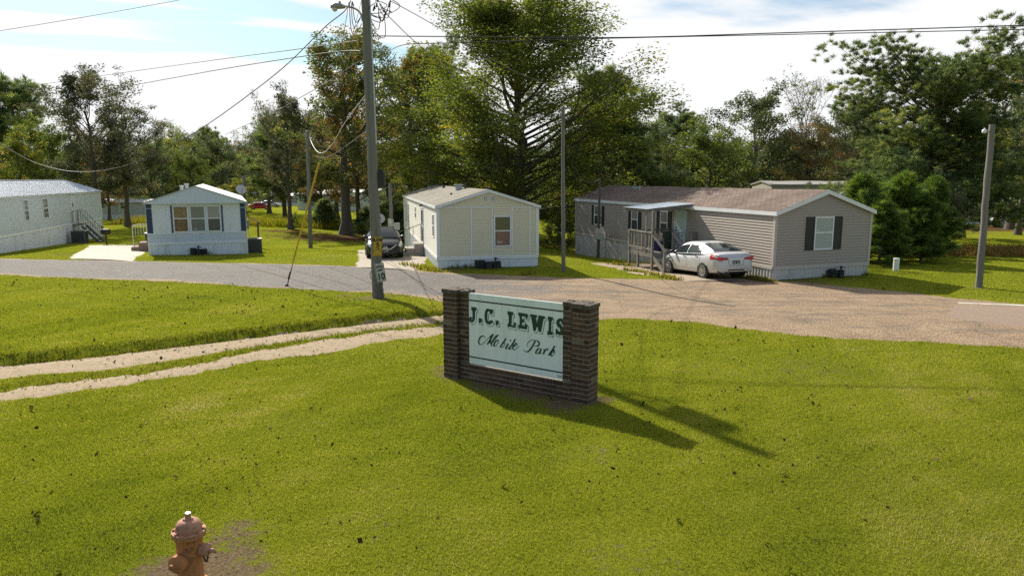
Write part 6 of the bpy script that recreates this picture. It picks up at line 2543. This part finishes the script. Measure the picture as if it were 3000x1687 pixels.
def needle_tris(C, D, ln_, w, k, rng):
    """k needles from each tuft centre C, brushed along D"""
    n = len(C)
    c = np.repeat(C, k, 0)
    d = np.repeat(D, k, 0) * 1.0 + rng.normal(0, .75, (n * k, 3))
    d[:, 2] += .25
    d /= np.linalg.norm(d, axis=1)[:, None]
    b = np.cross(d, rng.normal(0, 1, (n * k, 3)))
    b /= np.linalg.norm(b, axis=1)[:, None] + 1e-9
    l_ = ln_ * rng.uniform(.6, 1.3, n * k)[:, None]
    c = c + rng.normal(0, ln_ * .22, (n * k, 3))
    return np.stack([c - b * w / 2, c + b * w / 2, c + d * l_], 1).reshape(-1, 3)


def finish(kind, wood, LV, LT, lm, per, barkm):
    tv = np.concatenate(wood.V)
    TOP[kind] = float(np.percentile(np.concatenate(LV)[:, 2], 99.6))
    tf = np.concatenate(wood.F)
    tm = mesh_np(kind + ' trunk', tv, tf)
    tm.materials.append(barkm)
    lv = np.concatenate(LV)
    cm = mesh_np(kind + ' crown', lv, np.arange(len(lv)).reshape(-1, per), None, {'tint': np.clip(np.concatenate(LT), 0, 1)}, smooth=False)
    cm.materials.append(LEAF[lm])
    return tm, cm


DENS = 2.0


def deciduous(kind, seed, H, cb, Rmax, env, lm, nl=26, leaf=.2, per_cluster=34, cr=.55, ntw=6, skip=.1, tr=.2, elev=(20, 65), lean=(0, 0), trunk_frac=.9, irregular=.3, droop=.15, warm=0.0, fork=0):
    rng = np.random.default_rng(seed)
    w = Wood()
    tp = [np.array([0, 0, -.25])]
    n = 12
    for i in range(1, n + 1):
        f = i / n
        tp.append(np.array([lean[0] * f * H + rng.normal(0, .012) * H * f, lean[1] * f * H + rng.normal(0, .012) * H * f, H * trunk_frac * f]))
    tp = np.array(tp)
    trd = tr * (1 - np.linspace(0, 1, n + 1)) ** .8 + .02
    trd[0] *= 1.7
    trd[1] *= 1.08
    w.add(tp, trd, 10)
    tz = tp[:, 2]
    LV, LT = [], []
    limbs = []
    for i in range(nl):
        f = ((i + rng.uniform(0, 1)) / nl)
        h_ = cb + (H * trunk_frac * .98 - cb) * f ** .95
        p = np.array([np.interp(h_, tz, tp[:, k]) for k in range(3)])
        a = i * 2.39996 + rng.normal(0, .45)
        reach = Rmax * env(f) * rng.uniform(1 - irregular, 1 + irregular * .6)
        e = R(elev[0] + (elev[1] - elev[0]) * f ** 1.3 + rng.normal(0, 8))
        Ln = max(.8, reach / max(.45, math.cos(e)))
        r0 = max(.025, min(.5 * float(np.interp(h_, tz, trd)), .018 * Ln + .015))
        pts, rad = limb(p, (math.cos(a) * math.cos(e), math.sin(a) * math.cos(e), math.sin(e)), Ln, r0, .012, rng, 7, .25, .13)
        w.add(pts, rad, 6)
        limbs.append((pts, Ln, f))
    for _ in range(fork):
        i = rng.integers(0, len(limbs))
        pts, Ln, f = limbs[i]
        q = pts[3]
        d = pts[4] - pts[3] + rng.normal(0, .25, 3)
        p2, r2 = limb(q, d, Ln * .7, .04, .01, rng, 6, .3, .15)
        w.add(p2, r2, 5)
        limbs.append((p2, Ln * .7, f))
    for pts, Ln, f in limbs:
        tone = rng.normal(0, .12)
        for t in range(ntw):
            g = .30 + .7 * (t + rng.uniform(.1, .9)) / ntw
            k = g * (len(pts) - 1)
            i0 = min(int(k), len(pts) - 2)
            q = pts[i0] + (pts[i0 + 1] - pts[i0]) * (k - i0)
            d = (pts[i0 + 1] - pts[i0])
            d = d / (np.linalg.norm(d) + 1e-9) + rng.normal(0, .65, 3)
            tl = Ln * rng.uniform(.14, .30) * (1.15 - .35 * g)
            p2, r2 = limb(q, d, tl, .018, .006, rng, 4, .2, .18)
            w.add(p2, r2, 4)
            for cpt_ in (p2[-1], p2[2]):
                if rng.uniform() < skip:
                    continue
                m_ = int(per_cluster * DENS * rng.uniform(.5, 1.4))
                sc = cr * rng.uniform(.7, 1.3)
                dirs = rng.normal(0, 1, (m_, 3))
                dirs /= np.linalg.norm(dirs, axis=1)[:, None]
                rr = rng.uniform(.15, 1, m_) ** .55
                P = cpt_ + dirs * rr[:, None] * np.array([1, 1, .68]) * sc
                LV.append(leaf_quads(P, leaf * .82, rng, droop))
                ct = rng.normal(0, .11) + tone + warm * rng.uniform(0, 1) * (rng.uniform() < .3)
                LT.append(.46 + ct + rng.normal(0, .14, m_))
    return finish(kind, w, LV, LT, lm, 4, bark)


def pine(kind, seed, H, cb, Rmax, env, lm='pine', nl=34, tufts=7, k=30, ln_=.34, nw=.035, tr=.2, elev=(-5, 45), irregular=.35, barkm=None, clump=.42, skip=.05, lean=0.0, flat=.55):
    rng = np.random.default_rng(seed)
    w = Wood()
    n = 12
    tp = np.array([[lean * (i / n) ** 2 * H + rng.normal(0, .006) * H * (i / n), rng.normal(0, .006) * H * (i / n), -.25 + (H * .97 + .25) * i / n] for i in range(n + 1)])
    trd = tr * (1 - np.linspace(0, 1, n + 1)) ** .75 + .018
    trd[0] *= 1.3
    w.add(tp, trd, 9)
    LV, LT = [], []
    for i in range(nl):
        f = (i + rng.uniform(0, 1)) / nl
        h_ = cb + (H * .96 - cb) * f
        p = np.array([np.interp(h_, tp[:, 2], tp[:, q]) for q in range(3)])
        a = i * 2.39996 + rng.normal(0, .5)
        reach = Rmax * env(f) * rng.uniform(1 - irregular, 1 + irregular * .5)
        e = R(elev[0] + (elev[1] - elev[0]) * f + rng.normal(0, 8))
        Ln = max(.35, reach / max(.5, math.cos(e)))
        pts, rad = limb(p, (math.cos(a) * math.cos(e), math.sin(a) * math.cos(e), math.sin(e)), Ln, max(.018, min(.09, .016 * Ln + .01)), .008, rng, 6, .35, .10)
        w.add(pts, rad, 5)
        if rng.uniform() < skip:
            continue
        tone = rng.normal(0, .10)
        m_ = max(2, int(tufts * (.4 + Ln / (Rmax + 1e-6))))
        C, D = [], []
        for t in range(m_):
            g = 1 - .62 * (t / m_) ** 1.2
            kk = g * (len(pts) - 1)
            i0 = min(int(kk), len(pts) - 2)
            q = pts[i0] + (pts[i0 + 1] - pts[i0]) * (kk - i0)
            d = pts[i0 + 1] - pts[i0]
            d = d / np.linalg.norm(d)
            for _ in range(3):
                off = rng.normal(0, 1, 3) * np.array([1, 1, flat]) * clump * (.45 + .55 * Ln / (Rmax + 1e-6))
                C.append(q + off)
                dd = d * .6 + off / (np.linalg.norm(off) + 1e-6) * .8
                D.append(dd / np.linalg.norm(dd))
        C, D = np.array(C), np.array(D)
        LV.append(needle_tris(C, D, ln_, nw, k, rng))
        LT.append(np.repeat(.43 + tone + rng.normal(0, .20, len(C)), k) + rng.normal(0, .10, len(C) * k))
    return finish(kind, w, LV, LT, lm, 3, barkm or bark_pine)


oval = lambda f: max(.12, math.sin(math.pi * min(.97, .12 + .84 * f))) ** .65
cone = lambda f: (1 - f) ** .75 * .95 + .08
vase = lambda f: .55 + .5 * math.sin(math.pi * (.15 + .7 * f))
topheavy = lambda f: .35 + .75 * math.sin(math.pi * (.1 + .75 * f)) * (0.5 + f)
flat_top = lambda f: .75 + .3 * math.sin(math.pi * f)

PRO = {
    'oak_tall': (15, deciduous('tall oak', 11, 15, 3.8, 4.3, oval, 'sparse', nl=34, leaf=.24, per_cluster=26, cr=.66, ntw=6, skip=.18, tr=.27, elev=(28, 72), irregular=.45, fork=10)),
    'oak_lean': (13, deciduous('lean oak', 12, 13, 3.6, 4.2, oval, 'sparse', nl=30, leaf=.22, per_cluster=26, cr=.64, ntw=6, skip=.2, tr=.25, elev=(22, 66), irregular=.5, fork=10)),
    'oak_big': (16, deciduous('big oak', 13, 16, 4.4, 5.0, oval, 'oak', nl=32, leaf=.26, per_cluster=28, cr=.70, ntw=7, skip=.18, tr=.42, elev=(10, 66), irregular=.5, fork=16, warm=.3)),
    'broad': (18.6, deciduous('broad tree', 14, 18.6, 1.8, 6.6, lambda f: (.30 + .78 * math.sin(math.pi * min(1, .22 + .74 * f)) ** .8) * (1.05 - .38 * f), 'broad', nl=92, leaf=.20, per_cluster=38, cr=.90, ntw=8, skip=.10, tr=.42, elev=(24, 56), irregular=.34, fork=24, droop=.25, warm=.15)),
    'lush': (10, deciduous('lush tree', 15, 10, 1.2, 3.9, oval, 'lush', nl=30, leaf=.22, per_cluster=34, cr=.7, ntw=6, skip=.05, tr=.2, elev=(10, 65), irregular=.3)),
    'dark': (13, deciduous('dark tree', 16, 13, 1.6, 4.2, oval, 'dark', nl=32, leaf=.26, per_cluster=30, cr=.75, ntw=6, skip=.08, tr=.25, elev=(12, 66), irregular=.35, warm=.2)),
    'rust': (12, deciduous('rusty tree', 17, 12, 2.2, 3.6, oval, 'rust', nl=28, leaf=.22, per_cluster=28, cr=.68, ntw=6, skip=.12, tr=.2, elev=(15, 66), irregular=.4, warm=.35)),
    'bare': (15, deciduous('half bare tree', 18, 15, 6.0, 3.4, vase, 'sparse', nl=24, leaf=.20, per_cluster=6, cr=.55, ntw=8, skip=.35, tr=.2, elev=(45, 75), irregular=.35, fork=14)),
    'yellow': (9, deciduous('yellowing tree', 19, 9, 1.0, 3.2, oval, 'broad', nl=26, leaf=.2, per_cluster=30, cr=.65, ntw=6, skip=.1, tr=.15, elev=(15, 66), irregular=.35, warm=.3)),
    'bush': (3.2, deciduous('leafy bush', 20, 3.2, .25, 1.5, oval, 'silver', nl=20, leaf=.13, per_cluster=22, cr=.36, ntw=5, skip=.08, tr=.06, elev=(35, 78), irregular=.35)),
    'scrub': (3.0, deciduous('green scrub', 21, 3.0, .15, 1.9, oval, 'lush', nl=22, leaf=.14, per_cluster=26, cr=.42, ntw=5, skip=.05, tr=.06, elev=(20, 70), irregular=.35)),
    'pine_tall': (18, pine('tall pine', 31, 18, 9.5, 3.2, flat_top, 'pine', nl=44, tufts=9, k=36, ln_=.42, nw=.055, tr=.24, clump=.42)),
    'pine_dark': (14, pine('dark pine', 32, 14, 3.0, 3.4, lambda f: (1 - f) ** .5 * .95 + .25, 'pine', nl=54, tufts=9, k=36, ln_=.42, nw=.055, tr=.22, clump=.42)),
    'pine_big': (14.5, pine('spreading pine', 33, 14.5, 2.4, 6.6, lambda f: (.45 + .75 * (1 - f)) if f < .5 else (.62 + .25 * math.sin(math.pi * (f - .5) * 2)), 'pine', nl=112, tufts=19, k=44, ln_=.32, nw=.045, tr=.30, elev=(-8, 40), irregular=.45, clump=.74, skip=.16, flat=.34)),
    'pine_young': (5.6, pine('young pine', 34, 5.6, .2, 1.75, lambda f: (1 - f) ** .9 + .05, 'ypine', nl=50, tufts=7, k=36, ln_=.30, nw=.032, tr=.07, elev=(12, 68), irregular=.45, clump=.17, skip=.08)),
    'pine_sapling': (2.8, pine('pine sapling', 35, 2.8, .2, 1.15, lambda f: (1 - f) ** .85 + .08, 'pine', nl=40, tufts=6, k=24, ln_=.26, nw=.028, tr=.05, elev=(10, 62), irregular=.3, clump=.18)),
}

for k_, q_ in list(PRO.items()):
    nm_ = q_[1][0].name.rsplit(' trunk', 1)[0]
    PRO[k_] = (TOP[nm_], q_[1])


def tree(pro, name, label, cat, u, y, v_top, width=1.0, rz=None, group=None, x=None, base=None):
    H0_, (tm, cm) = PRO[pro]
    rz = rz if rz is not None else random.uniform(0, 6.28)
    p = at(u, v_top, y)
    if base is not None:
        b = base
    else:
        b = Vector((p.x, y, ground(p.x, y)))
    s = (p.z - b.z) / H0_
    o = thing(name, label, cat, b, rz, group)
    o.scale = (s * width * 1.22, s * width * 1.22, s)
    for nm, m_ in (('trunk', tm), ('crown', cm)):
        c = bpy.data.objects.new(nm, m_)
        COL.objects.link(c)
        c.parent = o
    return o


T = tree
# left group
T('pine_dark', 'pine_tree', 'dark pine at the far left edge above the pale blue home', 'tree', 25, 92, 228, 1.0)
T('oak_tall', 'oak_tree', 'tall thin-crowned oak rising behind the pale blue home roof', 'tree', 243, 66, 188, 1.05, rz=.4)
T('oak_lean', 'oak_tree', 'oak with its trunk on the lawn between the pale blue and navy-panelled homes', 'tree', 377, 68, 250, 1.0, rz=2.2, base=G(376, 664))
T('yellow', 'leafy_tree', 'low yellowing tree at the left edge behind the pale blue home', 'tree', 45, 74, 372, 1.05)
T('lush', 'leafy_tree', 'green understorey tree left of the tall thin-crowned oak', 'tree', 140, 80, 342, 1.0)
T('rust', 'leafy_tree', 'brownish understorey tree just right of the tall thin-crowned oak', 'tree', 300, 84, 395, 1.0)
T('dark', 'leafy_tree', 'dark green tree behind the leaning oak on the left lawn', 'tree', 430, 96, 400, .9)
T('yellow', 'leafy_tree', 'yellow-tipped tree in the far tree line left of the white home chimney', 'tree', 505, 120, 366, 1.0)
T('dark', 'leafy_tree', 'dark round tree in the far tree line directly above the white home gable', 'tree', 560, 125, 384, 1.0)
T('pine_dark', 'pine_tree', 'dark pine in the far tree line above the white home roof', 'tree', 610, 132, 376, 1.0)
T('lush', 'leafy_tree', 'pale green rounded tree low in the far line behind the white home', 'tree', 555, 100, 440, 1.0)
T('rust', 'leafy_tree', 'orange-tipped tree in the far line right of the white home', 'tree', 700, 138, 396, 1.0)
T('dark', 'leafy_tree', 'dark tree in the far line just right of the orange-tipped tree', 'tree', 775, 125, 350, .9)
T('yellow', 'bush', 'bright yellow-green bush behind the white home roof', 'bush', 690, 92, 524, 1.3)
T('oak_tall', 'oak_tree', 'slender oak with a bush at its foot behind the slim grey pole', 'tree', 855, 70, 255, .82, rz=3.3, base=G(852, 672))
T('scrub', 'bush', 'tangled brush at the foot of the slender oak', 'bush', 862, 71.5, 618, .8)
T('oak_big', 'oak_tree', 'large brown-leaved oak whose thick trunk stands left of the tall utility pole', 'tree', 1010, 65, 76, .98, rz=1.1, base=G(1015, 688))
T('rust', 'oak_tree', 'thinner oak trunk close behind the tall utility pole', 'tree', 1075, 74, 170, .95, rz=.6, base=G(1052, 668))
T('rust', 'leafy_tree', 'rusty low tree between the slender and the large oak', 'tree', 930, 84, 300, 1.0)
T('pine_tall', 'pine_tree', 'tall pine with a bare trunk behind the cream home, left of the big tree', 'tree', 1252, 84, 104, 1.0)
T('oak_big', 'oak_tree', 'oak crown between the tall pole and the big yellow-green tree', 'tree', 1195, 76, 118, .72, rz=2.9)
T('dark', 'leafy_tree', 'dark tree low behind the tall bare-trunked pine', 'tree', 1130, 100, 330, 1.0)
T('yellow', 'leafy_tree', 'olive young tree just above the cream home roof, left end', 'tree', 1205, 62, 470, .9)
T('broad', 'broad_tree', 'huge yellow-green tree towering behind the cream home', 'tree', 1520, 56, -30, 1.3, rz=1.1)
T('pine_dark', 'pine_tree', 'tall dark pine directly right of the huge yellow-green tree', 'tree', 1775, 68, 205, 1.0)
T('pine_dark', 'pine_tree', 'lower dark pine behind the left end of the tan home roof', 'tree', 1800, 74, 330, 1.0)
T('lush', 'leafy_tree', 'leafy green tree right of the big trunk behind the thin bare pole', 'tree', 1640, 60, 400, 1.0)
T('dark', 'leafy_tree', 'dark shady tree between the cream and tan homes', 'tree', 1720, 64, 440, .85)
T('lush', 'leafy_tree', 'low green tree behind the right roof edge of the cream home', 'tree', 1390, 64, 430, .95)
T('scrub', 'bush', 'green bushes at the wood edge between the cream and tan homes', 'bush', 1615, 55, 640, 1.2)
T('scrub', 'bush', 'bush hard against the left end of the tan home', 'bush', 1665, 52, 610, 1.0)
T('dark', 'leafy_tree', 'round dark tree above the middle of the tan home roof, left one', 'tree', 1930, 88, 345, .9)
T('pine_tall', 'pine_tree', 'flat-topped pine rising left of centre above the tan home', 'tree', 1985, 100, 300, .95)
T('lush', 'leafy_tree', 'dense bright-flecked tree over the middle of the tan home roof', 'tree', 2085, 66, 345, 1.15, rz=4)
T('dark', 'leafy_tree', 'tall dark round-headed tree over the tan home, right of the bright-flecked one', 'tree', 2220, 90, 252, 1.0)
T('bare', 'leafy_tree', 'thin half-bare tree with open twigs against the sky', 'tree', 2372, 92, 212, 1.0)
T('rust', 'leafy_tree', 'brownish tree below the half-bare tree', 'tree', 2395, 84, 340, 1.15)
T('dark', 'leafy_tree', 'dark tree between the brownish tree and the spreading pine', 'tree', 2480, 96, 300, 1.0)
T('oak_tall', 'oak_tree', 'hazy greyish tree left of the spreading pine', 'tree', 2545, 112, 282, 1.1)
T('pine_big', 'pine_tree', 'large spreading pine with a clumped crown right of the tan home', 'tree', 2760, 50, 106, 1.12, rz=2.0)
T('yellow', 'leafy_tree', 'yellow-green tree behind the spreading pine trunk', 'tree', 2855, 58, 330, 1.05)
T('oak_big', 'oak_tree', 'big oak leaning in from the right frame edge over the parked SUV', 'tree', 2975, 66, 118, .9, rz=5, base=G(2962, 672))
T('dark', 'leafy_tree', 'dark tree filling the right edge behind the big oak', 'tree', 3030, 62, 250, .8)
T('pine_young', 'pine_tree', 'bushy young pine touching the right corner of the tan home', 'tree', 2530, 36, 512, 1.0, rz=1)
T('pine_young', 'pine_tree', 'shorter young pine half hidden at the front of the pine clump', 'tree', 2590, 34.5, 590, 1.25, rz=2.1)
T('pine_young', 'pine_tree', 'bright young pine, tallest spire in the middle of the pine clump', 'tree', 2655, 36.5, 508, 1.0, rz=3)
T('pine_young', 'pine_tree', 'young pine at the back of the clump right of the tan home', 'tree', 2600, 40, 535, 1.05, rz=5)
T('pine_young', 'pine_tree', 'young pine at the right front edge of the pine clump', 'tree', 2715, 35.5, 575, 1.15, rz=.4)
T('pine_young', 'pine_tree', 'slim young pine spire beside the silvery bush', 'tree', 2740, 40, 520, .95, rz=4.2)
T('bush', 'bush', 'silvery green tall bush right of the young pines', 'bush', 2795, 42, 500, .95)
T('scrub', 'bush', 'low dark brush at the foot of the young pines', 'bush', 2735, 37, 690, 1.6)
T('pine_sapling', 'pine_sapling', 'single dark green pine sapling standing in the mown field', 'tree', 950, 70, 588, 1.15, base=G(953, 668))
T('pine_sapling', 'pine_sapling', 'pine sapling just right of the tall utility pole', 'tree', 1078, 62, 606, 1.1)
T('pine_sapling', 'pine_sapling', 'pine sapling behind the satellite dish near the cream home', 'tree', 1128, 60, 596, 1.2)
T('pine_sapling', 'pine_sapling', 'pine sapling at the far corner of the cream home', 'tree', 1172, 58, 592, 1.2)

T('dark', 'leafy_tree', 'dark tree filling the gap between the two tall left oaks', 'tree', 330, 98, 372, 1.1)
T('lush', 'leafy_tree', 'green tree low in the far line left of the white home vents', 'tree', 475, 108, 410, 1.2)
T('dark', 'leafy_tree', 'dark tree in the far line above the right roof slope of the white home', 'tree', 645, 114, 400, 1.1)
T('pine_dark', 'pine_tree', 'dark pine behind the slender oak and slim grey pole', 'tree', 820, 108, 340, 1.2)
T('dark', 'leafy_tree', 'dark tree behind the large brown-leaved oak trunk', 'tree', 975, 100, 345, 1.2)
T('dark', 'leafy_tree', 'dark tree closing the gap right of the big trunk above the thin bare pole', 'tree', 1870, 96, 400, 1.2)
# the far wood behind everything: it reads as one mass
rngw = np.random.default_rng(77)
LVs, LTs, TV, TF, tn_ = [], [], [], [], 0


def mesh_data(me):
    v = np.empty(len(me.vertices) * 3, np.float32)
    me.vertices.foreach_get('co', v)
    f = np.empty(len(me.loops), np.int32)
    me.loops.foreach_get('vertex_index', f)
    return v.reshape(-1, 3), f


cv, cf = {}, {}
far = []
for pr in ('dark', 'pine_dark', 'rust'):
    H_, (tm, cm) = PRO[pr]
    v, f = mesh_data(cm)
    t = np.empty(len(cm.polygons), np.float32)
    cm.attributes['tint'].data.foreach_get('value', t)
    far.append((H_, v, f, t, 4 if pr != 'pine_dark' else 3))
for per in (4, 3):
    VV, TT = [], []
    for i, u in enumerate(np.arange(-350, 3400, 25)):
        H_, v, f, t, pp = far[i % 3]
        if pp != per:
            continue
        y = 175 + rngw.uniform(-8, 25) if u < 1250 else 125 + rngw.uniform(-8, 25)
        tall = float(np.interp(u, [-300, 100, 450, 560, 800, 1200, 1900, 2300, 3000], [380, 400, 420, 425, 410, 390, 400, 360, 330])) + rngw.uniform(-18, 18)
        p = at(u, tall, y)
        z = ground(p.x, y)
        s = (p.z - z) / H_
        a = rngw.uniform(0, 6.28)
        keep = rngw.uniform(0, 1, len(t)) < .34
        w = v[f].reshape(-1, per, 3)[keep]
        c = w.mean(1, keepdims=True)
        w = c + (w - c) * 2.7
        w = w * s
        R2 = np.array([[math.cos(a), -math.sin(a), 0], [math.sin(a), math.cos(a), 0], [0, 0, 1]])
        w = w @ R2.T + np.array([p.x, y, z - 2.5 * s])
        VV.append(w.reshape(-1, 3))
        TT.append(t[keep])
    VV = np.concatenate(VV)
    me = mesh_np('distant_wood', VV, np.arange(len(VV)).reshape(-1, per), None, {'tint': np.concatenate(TT)}, smooth=False)
    me.materials.append(LEAF['dark'] if per == 4 else LEAF['pine'])
    o = bpy.data.objects.new('distant_wood', me)
    COL.objects.link(o)
    tag(o, kind='stuff')
